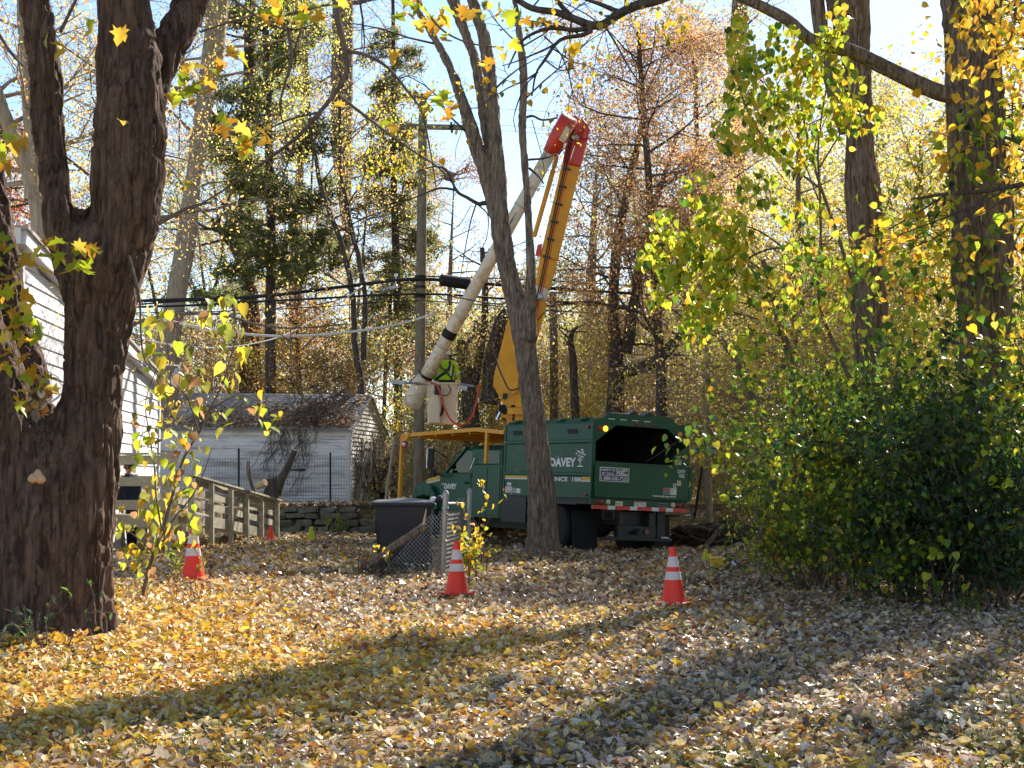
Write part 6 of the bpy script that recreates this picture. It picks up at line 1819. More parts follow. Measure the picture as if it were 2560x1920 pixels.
for tr_, (p0s, seed) in ((big2, ([at(2420, -350, 21), at(2400, -500, 21), at(2450, -420, 21.5), at(2380, -250, 21.5), at(2440, -560, 21)], 41)), (big1, ([at(2080, -300, 26), at(2060, -420, 26), at(2050, -500, 26), at(2030, -200, 26), at(2100, -450, 26)], 43))):
    g_ = Grow(seed); R_ = random.Random(seed)
    for p0 in p0s:
        g_.limb(p0, (R_.uniform(-1, .8), R_.uniform(-1, .7), R_.uniform(.2, .9)), R_.uniform(4, 6), .08, 3, .2, .03, (3, 4), .6)
    link('branch', tubes_np(g_.paths, 3, 6, ORG[tr_.name], 'branch'), M_BARK_DARK, tr_)
    C = g_.leaf_points(4200, .2, rng)
    o = leaf_mesh('crown', [leaf_arrays(C, rng.uniform(.08, .14, len(C)), colours(len(C), {'gold': 3, 'yellow': 3, 'lime': 1}), 'heart', 1.1, .5)], M_LEAF, tr_); o['kind'] = 'stuff'

# vine on the right trunk
VCL = [(2440, 300, 45, 40, 24), (2460, 340, 30, 30, 10), (2530, 320, 35, 60, 22), (2400, 420, 50, 50, 26), (2485, 440, 60, 60, 30), (2350, 500, 50, 60, 24), (2300, 560, 40, 50, 18), (2270, 690, 50, 40, 18), (2330, 740, 50, 40, 16), (2500, 560, 30, 30, 8), (2440, 640, 60, 50, 18), (2420, 760, 50, 50, 16), (2480, 860, 60, 60, 16), (2390, 640, 30, 40, 10)]
vn = thing('climbing_vine', 'green heart leaved vine climbing the broad trunk at the right edge', 'vine', at(2430, 1000, 20.5))
VCL = [(x[0], x[1], x[2], x[3], int(x[4] * 1.1)) for x in VCL]
P_ = cluster_points(VCL, 20.2, .12)
leaf_parts(vn, P_, rng.uniform(.10, .16, len(P_)), 'vine', 'heart', {'green': 4, 'lime': 4, 'deep': 1}, M_WAXY, .9, .8)
vp_ = [stem_tube(p, 20.5, .012, .004) for p in ([(2440, 1100), (2430, 900), (2400, 700), (2440, 500), (2430, 300)], [(2500, 1000), (2490, 700), (2530, 400), (2540, 280)], [(2400, 700), (2330, 740), (2270, 690)], [(2410, 520), (2350, 500), (2300, 560)])]
link('stem', tubes_np(vp_, 5, 6, ORG[vn.name], 'stem'), M_TWIG, vn)

# ------------------------------------------------------------------ young bright-leaved tree
mb_ = at(2120, 1470, 22); mb_.z = g1(mb_.x, 22)
mul = thing('mulberry_tree', 'young tree with sprays of bright yellow-green heart leaves', 'tree', mb_)
mp_ = [stem_tube(p, 21, a, b_) for p, a, b_ in [
    ([(2235, 1250), (2215, 1100), (2190, 930), (2165, 820), (2130, 700), (2085, 560), (2040, 430), (2010, 300), (1990, 180)], .045, .012),
    ([(2130, 700), (2200, 560), (2250, 420)], .018, .006),
    ([(2060, 800), (2045, 720), (2052, 600), (2050, 480), (2046, 360), (2070, 200), (2100, 80)], .028, .008), ([(2150, 1000), (2090, 870), (2060, 800)], .032, .028),
    ([(2050, 470), (1960, 400), (1880, 300), (1840, 180), (1850, 100)], .018, .006), ([(2048, 420), (2120, 300), (2150, 220)], .014, .005),
    ([(2048, 660), (1960, 620), (1880, 640), (1800, 700), (1750, 760)], .02, .006), ([(1960, 620), (1880, 570), (1790, 570), (1700, 640)], .014, .005), ([(1880, 640), (1820, 720), (1760, 820)], .012, .004),
    ([(1980, 300), (1920, 220), (1890, 150)], .01, .004), ([(2046, 500), (2000, 380), (1950, 280)], .012, .005)]]
link('trunk', tubes_np(mp_, 6, 9, ORG[mul.name], 'trunk'), M_TWIG, mul)
UCL = [(1850, 110, 40, 70, 45), (1890, 180, 60, 60, 55), (1960, 120, 50, 60, 40), (2060, 150, 60, 60, 60), (2090, 60, 40, 50, 25), (2120, 230, 40, 80, 40), (2010, 200, 50, 60, 50), (1870, 240, 60, 70, 60), (1960, 270, 60, 50, 50), (2060, 300, 70, 60, 60), (2150, 300, 60, 40, 36), (1830, 330, 55, 60, 45), (1920, 340, 50, 50, 40),
       (1800, 560, 70, 40, 60), (1760, 620, 80, 50, 95), (1700, 650, 60, 60, 75), (1820, 690, 70, 50, 70), (1780, 750, 60, 60, 75), (1740, 820, 40, 60, 45), (1850, 600, 40, 50, 30), (1680, 700, 40, 30, 25), (1900, 700, 50, 30, 30), (2000, 640, 60, 40, 16), (2100, 660, 60, 20, 18), (2150, 650, 40, 20, 12), (1750, 480, 60, 50, 30), (1900, 480, 60, 50, 36), (1990, 400, 60, 50, 36), (2000, 540, 70, 40, 26), (1655, 570, 40, 40, 26), (1620, 650, 36, 36, 20), (1650, 740, 40, 40, 22), (1950, 780, 60, 60, 24), (2080, 780, 60, 40, 20), (1870, 860, 50, 40, 16)]
UCL = [(x[0], x[1], x[2], x[3], int(x[4] * 1.7)) for x in UCL]
P_ = cluster_points(UCL, 20.8, .35)
rng.shuffle(P_)
mixl = {'lime': 6, 'yellow': 1.3, 'green': 1.2}
leaf_parts(mul, P_[:300], rng.uniform(.11, .155, 300), 'mul', 'heart', mixl, M_WAXY, .95, .75)
C = np.array([p[:] for p in P_[300:]])
o = leaf_mesh('crown', [leaf_arrays(C, rng.uniform(.09, .145, len(C)), colours(len(C), mixl), 'heart', .8, .95)], M_WAXY, mul); o['kind'] = 'stuff'

# yellow branch hanging in at the top right
yb = thing('hanging_branch', 'branch of broad golden leaves hanging into the top right corner', 'branch', at(2600, -20, 11))
P_ = cluster_points([(2470, 40, 100, 50, 62), (2400, 130, 55, 60, 30), (2510, 120, 60, 60, 45), (2420, 185, 40, 30, 10), (2540, 420, 30, 60, 20), (2535, 560, 30, 30, 6), (2545, 640, 20, 60, 8), (2540, 200, 30, 50, 12)], 11, .25)
leaf_parts(yb, P_, rng.uniform(.07, .105, len(P_)), 'gold', 'oval', {'gold': 5, 'yellow': 2, 'rust': .7}, M_LEAF, .9, .9)
link('twig', tubes_np([stem_tube(p, 11, .012, .003) for p in ([(2640, -60), (2668, 80), (2672, 300), (2665, 500)], [(2640, -60), (2540, 20), (2460, 60), (2380, 140)], [(2540, 20), (2520, 110), (2440, 180)], [(2672, 300), (2580, 380), (2530, 440)], [(2666, 490), (2560, 560), (2530, 640)])], 5, 6, ORG[yb.name], 'twig'), M_TWIG, yb)

# dark limb crossing the top of the picture
ob = thing('overhanging_limb', 'dark crooked limb with small twigs crossing the top centre of the sky', 'branch', at(1680, -20, 15))
op = [stem_tube(p, 15, a, b_) for p, a, b_ in [
    ([(1760, -50), (1645, -2), (1600, 10), (1551, 32), (1496, 64), (1433, 46), (1390, 30), (1330, 20), (1280, -10)], .06, .03),
    ([(1496, 64), (1440, 75), (1380, 70), (1330, 85), (1300, 110), (1270, 170)], .03, .008), ([(1480, 75), (1454, 88), (1400, 100), (1362, 150), (1340, 185), (1330, 240)], .028, .008),
    ([(1433, 46), (1400, 10), (1380, -20)], .03, .02), ([(1400, 100), (1370, 120), (1300, 150), (1255, 165)], .016, .005), ([(1510, 60), (1540, 110), (1580, 180), (1620, 230)], .014, .006), ([(1362, 150), (1400, 175), (1440, 170)], .010, .004), ([(1340, 185), (1310, 220), (1285, 290), (1290, 330)], .010, .004), ([(1551, 32), (1500, 10), (1440, -10)], .03, .015)]]
go = Grow(17)
for u, v in ((1560, 30), (1500, 60), (1430, 46), (1400, 72), (1360, 90), (1330, 20), (1450, 88), (1600, 10), (1380, 120), (1345, 180), (1300, 110)):
    go.limb(at(u, v, 15), (go.r.uniform(-1, 1), go.r.uniform(-.4, .4), go.r.uniform(-.9, .6)), go.r.uniform(.5, 1.0), .010, 1, .35, .0, (2, 4), .6, seg=.12)
link('branch', tubes_np(op + go.paths, 4, 8, ORG[ob.name], 'branch'), M_BARK_DARK, ob)
C = np.concatenate([go.leaf_points(150, .05, rng), np.array([p[:] for p in cluster_points([(1650, 70, 60, 60, 30), (1680, 90, 40, 40, 16), (1540, 30, 80, 30, 14), (1700, 40, 40, 40, 16)], 15, .2)])])
leaf_parts(ob, C, rng.uniform(.05, .085, len(C)), 'olive', 'heart', {'olive': 3, 'yellow': 3, 'gold': 1}, M_LEAF, .9, .9)

# ------------------------------------------------------------------ yellow-leaved sapling in front of the ramp
D = 16.8
sb_ = at(354, 1505, D); sb_.z = g1(sb_.x, D)
sap = thing('yellow_sapling', 'slim sapling with drooping yellow-green heart leaves before the ramp', 'sapling', sb_)
sp_ = [stem_tube(p, D, a, b_, 5) for p, a, b_ in [
    ([(350, 1515), (368, 1440), (384, 1385), (405, 1330), (425, 1260), (442, 1200), (462, 1140), (497, 1082), (525, 1024), (560, 950), (585, 860), (600, 800)], .026, .006),
    ([(400, 1345), (440, 1290), (480, 1240), (510, 1180), (530, 1120)], .012, .004), ([(405, 1330), (390, 1240), (385, 1160), (372, 1080), (365, 1000), (400, 900)], .012, .004),
    ([(497, 1082), (470, 1000), (430, 940), (415, 830)], .010, .004), ([(525, 1024), (590, 990), (640, 1000), (665, 1040)], .009, .004), ([(384, 1385), (350, 1350), (310, 1320)], .009, .004), ([(425, 1260), (460, 1230), (490, 1220)], .007, .003)]]
link('stem', tubes_np(sp_, 5, 8, ORG[sap.name], 'stem'), M_TWIG, sap)
SCL = [(415, 820, 50, 60, 9), (560, 800, 60, 55, 24), (580, 900, 40, 50, 9), (460, 900, 25, 40, 6), (380, 930, 40, 60, 12), (470, 980, 70, 60, 18), (540, 1000, 60, 50, 14), (668, 1058, 38, 40, 10), (640, 1010, 30, 30, 6), (370, 1060, 40, 60, 11), (430, 1060, 40, 50, 10), (562, 1075, 25, 12, 2),
       (390, 1150, 60, 60, 18), (470, 1150, 50, 60, 16), (430, 1250, 80, 55, 30), (370, 1330, 65, 60, 32), (340, 1410, 55, 40, 16), (460, 1330, 50, 45, 14), (300, 1330, 18, 60, 8), (360, 820, 20, 60, 5)]
SCL = [(x[0], x[1], x[2], x[3], int(x[4] * 1.05 + .5)) for x in SCL]
P_ = cluster_points(SCL, D, .3)
leaf_parts(sap, P_, [rng.uniform(.13, .19) if p.z > 2.5 else rng.uniform(.08, .145) for p in P_], 'sap', 'heart', {'lime': 3, 'yellow': 3, 'olive': 4, 'brown': 1.4}, M_LEAF, 1.0, .85)

# weeds and little plants
def plant(name, label, u, v, d, h, n, key, kind, mix, sizes, stems_=5, spread=.35, m=None, seed=1):
    b_ = at(u, v, d); b_.z = g1(b_.x, d)
    t = thing(name, label, 'plant', b_)
    g_ = Grow(seed)
    for k in range(stems_):
        g_.limb(b_ + Vector((g_.r.gauss(0, spread * .25), g_.r.gauss(0, spread * .2), 0)), (g_.r.gauss(0, spread), g_.r.gauss(0, spread), 1), h * g_.r.uniform(.6, 1.1), .007, 1, .2, .05, (3, 4), .5, seg=.1)
    link('stem', tubes_np(g_.paths, 4, 5, b_, 'stem'), M_TWIG, t)
    C = g_.leaf_points(n, .02, rng)
    leaf_parts(t, C, rng.uniform(sizes[0], sizes[1], n), key, kind, mix, m or M_LEAF, .7, 1.0)
    return t
plant('weed', 'wilting narrow leaved weed in front of the left tall cone', 448, 1470, 18.6, .55, 60, 'weed', 'oval', {'green': 3, 'olive': 2}, (.06, .10), 6, .25, seed=3)
plant('weed', 'red-brown dry weed stalks right of the sapling foot', 478, 1545, 16.5, .38, 26, 'weedr', 'oval', {'brown': 2, 'rust': 2}, (.04, .07), 5, .3, seed=4)
plant('weed', 'dark leafy weed at the foot of the big maple', 92, 1600, 12.6, .55, 44, 'weedd', 'oval', {'green': 2, 'deep': 3, 'olive': 1}, (.05, .08), 6, .3, seed=5)
plant('weed', 'bright green tuft of leaves at the foot of the bushes near the right edge', 2432, 1530, 17.6, .32, 40, 'weedg', 'oval', {'lime': 1, 'green': 3}, (.05, .08), 6, .2, seed=6)
plant('shrub', 'yellow-green small shrub beside the gate post and tall cone', 1196, 1425, 22.8, .75, 130, 'shr', 'heart', {'lime': 3, 'yellow': 4, 'olive': 1}, (.06, .10), 10, .3, seed=7)
plant('vine_sprig', 'pale yellow leaved sprigs rising above the chain link gate', 1165, 1330, 24.6, 1.35, 70, 'spr', 'heart', {'yellow': 4, 'litter_t': 2, 'lime': 1}, (.07, .11), 7, .28, seed=8)
plant('shrub', 'green weedy shrub growing from the stone wall', 846, 1335, 37.6, .6, 110, 'shw', 'oval', {'lime': 2, 'green': 3}, (.07, .12), 9, .5, seed=9)
plant('shrub', 'leafy sapling shoots behind the log at the right of the truck', 1905, 1385, 31.0, .6, 60, 'shl', 'oval', {'lime': 3, 'green': 1}, (.06, .1), 8, .5, seed=10)
plant('vine_sprig', 'single yellow sprig in front of the black bin', 985, 1420, 23.6, .95, 9, 'spr', 'heart', {'yellow': 4, 'litter_t': 2, 'lime': 1}, (.08, .12), 1, .1, seed=12)
plant('yellow_sprig', 'tuft of bright yellow leaves over the front corner of the cab guard', 1010, 1110, 36.2, .4, 44, 'ysp', 'oval', {'yellow': 5, 'lime': 1}, (.07, .11), 7, .5, seed=13).location.z = at(1010, 1090, 36.2).z
q = MB()
R = random.Random(2)
wp = thing('weed_mound', 'dark mound of dead weeds at the foot of the leaning log', 'plant', at(935, 1432, 24))
g_ = Grow(61)
for k in range(70): g_.limb(at(R.uniform(895, 1010), R.uniform(1425, 1438), 24 + R.uniform(-.2, .2)), (R.gauss(.3, .6), R.gauss(0, .4), .8), R.uniform(.15, .5), .006, 0, .3, 0, seg=.1)
link('stalk', tubes_np(g_.paths, 4, 4, ORG[wp.name], 'stalk'), M_BARK_DARK, wp)

# ------------------------------------------------------------------ bushes on the right
BUSH_LEAF = 0
def bush(label, u, v, d, h, rad, n, mix, size, seed, nst=16, lean=-.15, sp_=.30):
    b_ = at(u, v, d); b_.z = g1(b_.x, d)
    t = thing('bush', label, 'bush', b_, 'leafy bushes along the right side')
    g_ = Grow(seed); R_ = g_.r
    for k in range(nst):
        a = R_.uniform(0, 6.28); rr_ = rad * math.sqrt(R_.random()) * .55
        g_.limb(b_ + Vector((rr_ * math.cos(a), rr_ * math.sin(a), -.05)), (sp_ * math.cos(a) + lean, sp_ * math.sin(a), 1.0), h * R_.uniform(.45, 1.15), .022, 2, .20, .0, (5, 7), .42, (30, 75), .28, .12)
    link('stem', tubes_np(g_.paths, 3, 5, b_, 'stem'), M_TWIG, t)
    C = g_.leaf_points(n, .08, rng)
    o = leaf_mesh('foliage', [leaf_arrays(C, rng.uniform(size[0], size[1], n), colours(n, mix), 'oval' if size[1] < .09 else 'heart', 1.0, .6)], M_WAXY, t); o['kind'] = 'stuff'
bush('loose yellow-green bush nearest the truck with a drooping left branch', 2060, 1440, 23.0, 2.5, .5, 2300, {'lime': 5, 'green': 5, 'yellow': .7}, (.06, .10), 101, 8, -.04)
bush('yellow-green bush behind the orange red cone with sunlit upper leaves', 2110, 1490, 21.4, 2.8, .6, 3000, {'lime': 4, 'green': 6, 'yellow': .4}, (.06, .10), 102, 9, .0)
bush('small leaved bright bush at the left foot of the thicket', 2010, 1465, 22.2, 1.5, .45, 2400, {'lime': 4, 'green': 3, 'yellow': 1}, (.04, .07), 109, 10, .0)
bush('dull green bush in the middle of the right hand thicket', 2220, 1515, 20.2, 2.7, .7, 4000, {'green': 5, 'deep': 2, 'lime': 3}, (.055, .10), 103, 13, -.05)
bush('dark green bush left of the broad trunk', 2310, 1525, 19.4, 2.8, .8, 4600, {'deep': 4, 'green': 4, 'lime': 1.5}, (.055, .10), 104, 14, 0)
bush('blue-green dark bush in front of the broad trunk', 2430, 1530, 18.8, 2.7, .8, 4800, {'deep': 7, 'green': 2}, (.055, .095), 105, 15, 0)
bush('dark bush cut by the right edge of the picture', 2560, 1530, 18.4, 2.8, .8, 4000, {'deep': 7, 'green': 2}, (.055, .095), 106, 14, 0)
bush('tall olive bush between the two ridged trunks', 2300, 1400, 24.0, 3.9, 1.0, 3000, {'lime': 5, 'yellow': 1, 'green': 4}, (.07, .12), 107, 12, 0)
bush('high lime bush behind the left part of the thicket', 2150, 1400, 26, 3.7, 1.0, 2600, {'lime': 6, 'yellow': 1.5, 'green': 2}, (.07, .12), 108, 12, 0)
bush('tall thin shrub with big green leaves in front of the broad trunk', 2400, 1500, 19.6, 4.3, .7, 1500, {'green': 5, 'lime': 4, 'deep': 1}, (.09, .14), 110, 9, 0)
bush('tall thin shrub with yellow-green leaves at the right edge', 2540, 1500, 19.8, 4.6, .6, 1300, {'lime': 5, 'yellow': 3, 'green': 2}, (.09, .14), 111, 8, 0)

# ------------------------------------------------------------------ trees of the wood behind
def tree(label, stems_px, d, bark, seed, nl, L, n, mix, size, vtop=-250, group=None, name='tree', kinds='quad', sub=2, up=.04, wig=.2, rad=.05, tmin=.35, droop=.5, jit=.18, ang=(30, 70), extra=(), kids=(4, 6)):
    """stems_px: lists of (u_left, u_right, v); limbs grow from the stems' upper parts."""
    if kinds == 'heart': kinds, size = 'oval', (.06, .10)
    n = int(n * (2.6 if n > 600 else 1)); nl = int(nl * 1.35); size = (size[0] * .78, size[1] * .8)
    r0 = stems_px[0][0]
    b_ = at((r0[0] + r0[1]) / 2, r0[2], d); gz = g1(b_.x, d); 
    base = Vector((b_.x, d, gz))
    t = thing(name, label, 'tree', base, group)
    g_ = Grow(seed); R_ = g_.r
    paths = []
    for i, r_ in enumerate(stems_px):
        p_, a_ = px_path(r_, d, 4)
        if i == 0 and p_[0].z > gz: p_.insert(0, Vector((p_[0].x, p_[0].y, gz - .1))); a_.insert(0, a_[0] * 1.1)
        p_ = [v + Vector((R_.gauss(0, .012), 0, 0)) for v in p_]
        paths.append((p_, a_))
    me = tubes_np(paths, 8, 12, base, 'trunk')
    link('trunk', me, bark, t)
    for p_, a_ in paths:
        k = max(2, int(nl / len(paths)))
        for j in range(k):
            f = tmin + (1 - tmin) * (j + R_.random()) / k
            x = f * (len(p_) - 1); i = min(len(p_) - 2, int(x)); q0 = p_[i].lerp(p_[i + 1], x - i)
            a = R_.uniform(0, 6.28); el = R_.uniform(-.1, .9) + up
            g_.limb(q0, (math.cos(a), math.sin(a) * .8, el), L * R_.uniform(.5, 1.15) * (1.15 - .5 * f), max(.012, a_[i] * .4 if a_[i] * .4 < rad else rad), sub, wig, up, kids, .55, ang, .5, .25)
    for p0, dr, l_ in extra: g_.limb(at(*p0), dr, l_, rad, sub, wig, up, kids, .55, ang, .5, .3)
    if g_.paths: link('branch', tubes_np(g_.paths, 3, 5, base, 'branch'), bark, t)
    if n:
        C = g_.leaf_points(n, jit, rng)
        ztop = at(1280, -60, d).z        # leaves above the view thinned so more sun reaches below
        C = C[(C[:, 2] < ztop) | (rng.random(n) < .07)]; n = len(C)
        o = leaf_mesh('crown', [leaf_arrays(C, rng.uniform(size[0], size[1], n), soft(n, mix), kinds, 1.1, droop)], M_LEAF, t); o['kind'] = 'stuff'
    return t
tree('leaning pale barked tree left of centre with sparse yellow-green leaves', [[(365, 445, 960), (405, 458, 800), (440, 490, 600), (468, 506, 420), (488, 532, 260), (506, 560, 120), (520, 572, -20), (530, 575, -250)]], 44, M_BARK_PALE, 1, 16, 4.5, 5200, {'lime': 5, 'yellow': 3, 'olive': 1.5}, (.07, .12), tmin=.4)
tree('dark forked tree trunk behind the wires left of the pine', [[(600, 652, 900), (602, 648, 760), (592, 630, 640), (598, 640, 480), (604, 640, 300), (610, 640, 100), (615, 640, -150)], [(600, 640, 680), (575, 605, 620), (548, 572, 580), (525, 540, 560)]], 50, M_BARK_DARK, 2, 12, 4.5, 3800, {'olive': 4, 'lime': 3, 'rust': 1, 'yellow': 1}, (.07, .12))
def conifer(label, rows, d, seed, n, mix, L0, L1, vlo, vhi, droop, nb=70, needles=.30):
    b_ = at((rows[0][0] + rows[0][1]) / 2, rows[0][2], d); base = Vector((b_.x, d, g1(b_.x, d)))
    t = thing('pine_tree', label, 'tree', base); R_ = random.Random(seed)
    p_, a_ = px_path(rows, d, 5)
    p_.insert(0, base - Vector((0, 0, .1))); a_.insert(0, a_[0] * 1.1)
    link('trunk', tubes_np([(p_, a_)], 8, 12, base, 'trunk'), M_BARK_DARK, t)
    g_ = Grow(seed)
    zlo, zhi = at(0, vlo, d).z, at(0, vhi, d).z
    for k in range(nb):
        z = zlo + (zhi - zlo) * (k + R_.random()) / nb
        i = min(range(len(p_)), key=lambda j: abs(p_[j].z - z)); q0 = Vector((p_[i].x, p_[i].y, z))
        f = (z - zlo) / (zhi - zlo); a = R_.uniform(0, 6.28)
        g_.limb(q0, (math.cos(a), math.sin(a), droop + R_.gauss(0, .12)), (L0 + (L1 - L0) * f) * R_.uniform(.6, 1.1), .03, 1, .14, -.01 if droop < 0 else .03, (5, 7), .4, (25, 55), .35, .2)
    link('branch', tubes_np(g_.paths, 3, 4, base, 'branch'), M_BARK_DARK, t)
    C = g_.leaf_points(n, .11, rng)
    V, c_, i_, k_ = leaf_arrays(C, rng.uniform(needles * .7, needles * 1.3, n), soft(n, mix), 'needle', 1.3, .15)
    o = leaf_mesh('crown', [(V, c_, i_, k_)], M_LEAF, t); o['kind'] = 'stuff'
conifer('tall dark green pine behind the left wires', [(664, 690, 960), (662, 690, 780), (667, 690, 600), (660, 682, 300), (655, 672, 60), (655, 665, -200)], 48, 3, 30000, {'pine': 6, 'olive': 1.5}, 2.4, 1.6, 740, -250, .12, 80)
conifer('straggly dark spruce with drooping boughs left of the utility pole', [(985, 1006, 950), (982, 1002, 700), (975, 992, 400), (978, 990, 150), (978, 985, -60)], 52, 4, 16000, {'pine': 4, 'brown': 2, 'olive': 1}, 1.9, .9, 850, 80, -.3, 80, .26)
tree('slender pair of dark bare stems between pine and spruce', [[(895, 912, 960), (880, 895, 850), (872, 886, 720), (845, 858, 600), (800, 812, 480), (770, 780, 300), (760, 768, 80)], [(900, 915, 900), (905, 918, 740), (880, 892, 600), (850, 860, 450), (846, 854, 250), (850, 856, 60)]], 46, M_BARK_DARK, 5, 14, 3, 700, {'pinkish': 2, 'yellow': 2}, (.07, .11))
tree('dark broken trunk with a stub seen between bucket and orange turret', [[(1160, 1205, 1090), (1150, 1185, 940), (1140, 1170, 850)], [(1200, 1250, 1010), (1214, 1268, 880), (1245, 1292, 795)], [(1175, 1198, 960), (1195, 1215, 850), (1205, 1222, 740), (1200, 1212, 620)]], 45, M_BARK_DARK, 6, 9, 2.4, 500, {'yellow': 3, 'lime': 2}, (.06, .1), tmin=.6)
tree('crooked dead snag right of the slim grey pole', [[(1430, 1452, 1080), (1424, 1444, 920), (1420, 1434, 850), (1430, 1440, 825), (1445, 1450, 815)]], 45, M_BARK_DARK, 7, 5, 1.0, 0, {}, (.1, .1))
tree('heavy black forked tree right of the raised boom', [[(1510, 1560, 1090), (1520, 1560, 920), (1520, 1548, 770), (1530, 1556, 600), (1560, 1580, 470), (1600, 1615, 300)], [(1545, 1580, 880), (1572, 1598, 760), (1598, 1620, 610), (1640, 1655, 480), (1690, 1700, 330)], [(1545, 1575, 930), (1600, 1630, 915), (1668, 1690, 870), (1715, 1730, 800), (1760, 1770, 760)]], 43, M_BARK_DARK, 8, 20, 3.2, 5200, {'pinkish': 3, 'rust': 2, 'brown': 2, 'olive': 1}, (.07, .12), tmin=.4)
tree('oak full of rusty brown leaves right of the orange boom', [[(1640, 1668, 1000), (1632, 1655, 800), (1615, 1634, 500), (1600, 1615, 250), (1590, 1600, 80)]], 40, M_BARK_DARK, 9, 28, 3.0, 14000, {'rust': 3, 'pinkish': 3.5, 'brown': 2, 'gold': 2}, (.07, .12), tmin=.2, kids=(4, 5))
tree('rusty leaved tree behind the oak with an olive top', [[(1745, 1765, 1040), (1740, 1756, 700), (1735, 1748, 350), (1730, 1740, 100)]], 46, M_BARK_DARK, 10, 22, 3.4, 7500, {'olive': 4, 'rust': 2, 'pinkish': 2, 'lime': 1}, (.08, .13), tmin=.15)
tree('slanting brown sapling trunk at the edge of the right hand bushes', [[(1885, 1905, 1030), (1845, 1862, 930), (1805, 1820, 860), (1765, 1776, 815), (1720, 1728, 760), (1690, 1696, 660)]], 29, M_TWIG, 11, 6, 1.6, 300, {'yellow': 3, 'lime': 2}, (.07, .11))
tree('second slanting sapling trunk crossing the first at the right', [[(1985, 2008, 1000), (1965, 1985, 900), (1945, 1962, 820), (1925, 1942, 750), (1900, 1912, 650)]], 28, M_TWIG, 12, 7, 1.8, 700, {'yellow': 4, 'lime': 3}, (.07, .12))
tree('thin straight grey stem behind the right end of the truck', [[(1762, 1782, 1290), (1761, 1776, 1050), (1762, 1774, 820), (1765, 1772, 560)]], 36, M_BARK_PALE, 13, 9, 1.8, 500, {'pinkish': 2, 'yellow': 2}, (.06, .1))
tree('grey trunk leaning behind the stems of the big maple', [[(90, 135, 700), (72, 110, 520), (48, 85, 420), (-10, 24, 280), (-60, -30, 120)], [(60, 100, 500), (62, 95, 380), (50, 75, 200), (40, 60, 0)]], 25, M_BARK_PALE, 14, 12, 2.6, 1800, {'gold': 3, 'yellow': 3, 'pinkish': 2}, (.08, .13), tmin=.3, kinds='heart')
tree('red and orange leaved tree at the left edge above the house', [[(-30, -5, 900), (-20, 5, 600), (-10, 8, 300)]], 44, M_BARK_DARK, 15, 14, 2.6, 3600, {'red': 4, 'rust': 4}, (.09, .14), tmin=.2)
tree('orange brown low tree above the garage roof', [[(745, 758, 1010), (740, 752, 930), (735, 744, 800)]], 50, M_BARK_DARK, 16, 16, 2.3, 3600, {'rust': 4, 'gold': 2, 'brown': 1}, (.08, .12), tmin=.1)
tree('golden maple crown behind the stems of the big maple', [[(255, 285, 900), (265, 290, 500), (262, 280, 150), (260, 270, -200)]], 27, M_BARK_GREY, 17, 22, 3.6, 2600, {'gold': 3, 'yellow': 4, 'pinkish': 2.5}, (.08, .13), tmin=.1, kinds='heart')
for k, (u, d, s, lab, mix) in enumerate([
    (745, 62, 21, 'tall thin tree with pinkish tan leaves right of the pine top', {'pinkish': 4, 'rust': 1.5, 'yellow': 1}),
    (865, 66, 22, 'bare branched tall tree with orange tan leaves left of the spruce', {'pinkish': 4, 'gold': 2}),
    (430, 60, 23, 'tall thin tree with tan leaves behind the leaning pale tree', {'pinkish': 4, 'yellow': 2}),
    (1120, 68, 24, 'low twiggy tree with pinkish leaves behind the white boom', {'pinkish': 5, 'rust': 2}),
    (1480, 58, 25, 'tan leaved thin tree filling the gap behind the black forked tree', {'pinkish': 4, 'gold': 2, 'brown': 1}),
    (1850, 56, 26, 'tall olive crowned tree behind the bright green sprays', {'olive': 4, 'lime': 2, 'pinkish': 1})]):
    R_ = random.Random(s); vt = 450 if u == 1120 else (330 if u == 1480 else -150)
    w = 13
    tree(lab, [[(u - w, u + w, 1050), (u - w * .8 + R_.uniform(-20, 20), u + w * .8, 700), (u + R_.uniform(-40, 30) - 7, u + 16, max(vt, 350)), (u + 10 + R_.uniform(-40, 40), u + 22, vt)]], d, M_BARK_GREY, s, 24, 4.6 if vt < 0 else 2.4, 3600 if vt < 0 else 2600, mix, (.08, .13), tmin=.2, wig=.24)
for k, (u, d, s, lab, mix) in enumerate([
    (1985, 34, 51, 'yellow leaved slim tree left of the straight ridged trunk', {'yellow': 4, 'lime': 3, 'pinkish': 1}),
    (2290, 33, 52, 'yellow-green slim tree in the gap between the two ridged trunks', {'lime': 4, 'yellow': 4}),
    (2560, 32, 53, 'golden green tree at the right edge behind the broad trunk', {'yellow': 5, 'lime': 4}),
    (2180, 46, 54, 'olive and tan tree far behind the straight ridged trunk', {'olive': 4, 'pinkish': 3, 'lime': 2}),
    (2380, 44, 55, 'tan and olive tree far behind the broad trunk', {'olive': 3, 'pinkish': 4, 'yellow': 2})]):
    vt = 330 if k in (1, 3, 4) else 200
    tree(lab, [[(u - 11, u + 11, 1150), (u - 9, u + 10, 800), (u + 4, u + 18, 500), (u + 8, u + 14, vt)]], d, M_BARK_GREY, s, 26, 2.6 if d < 40 else 3.2, 5200, mix, (.08, .13), tmin=.05, kinds='quad')
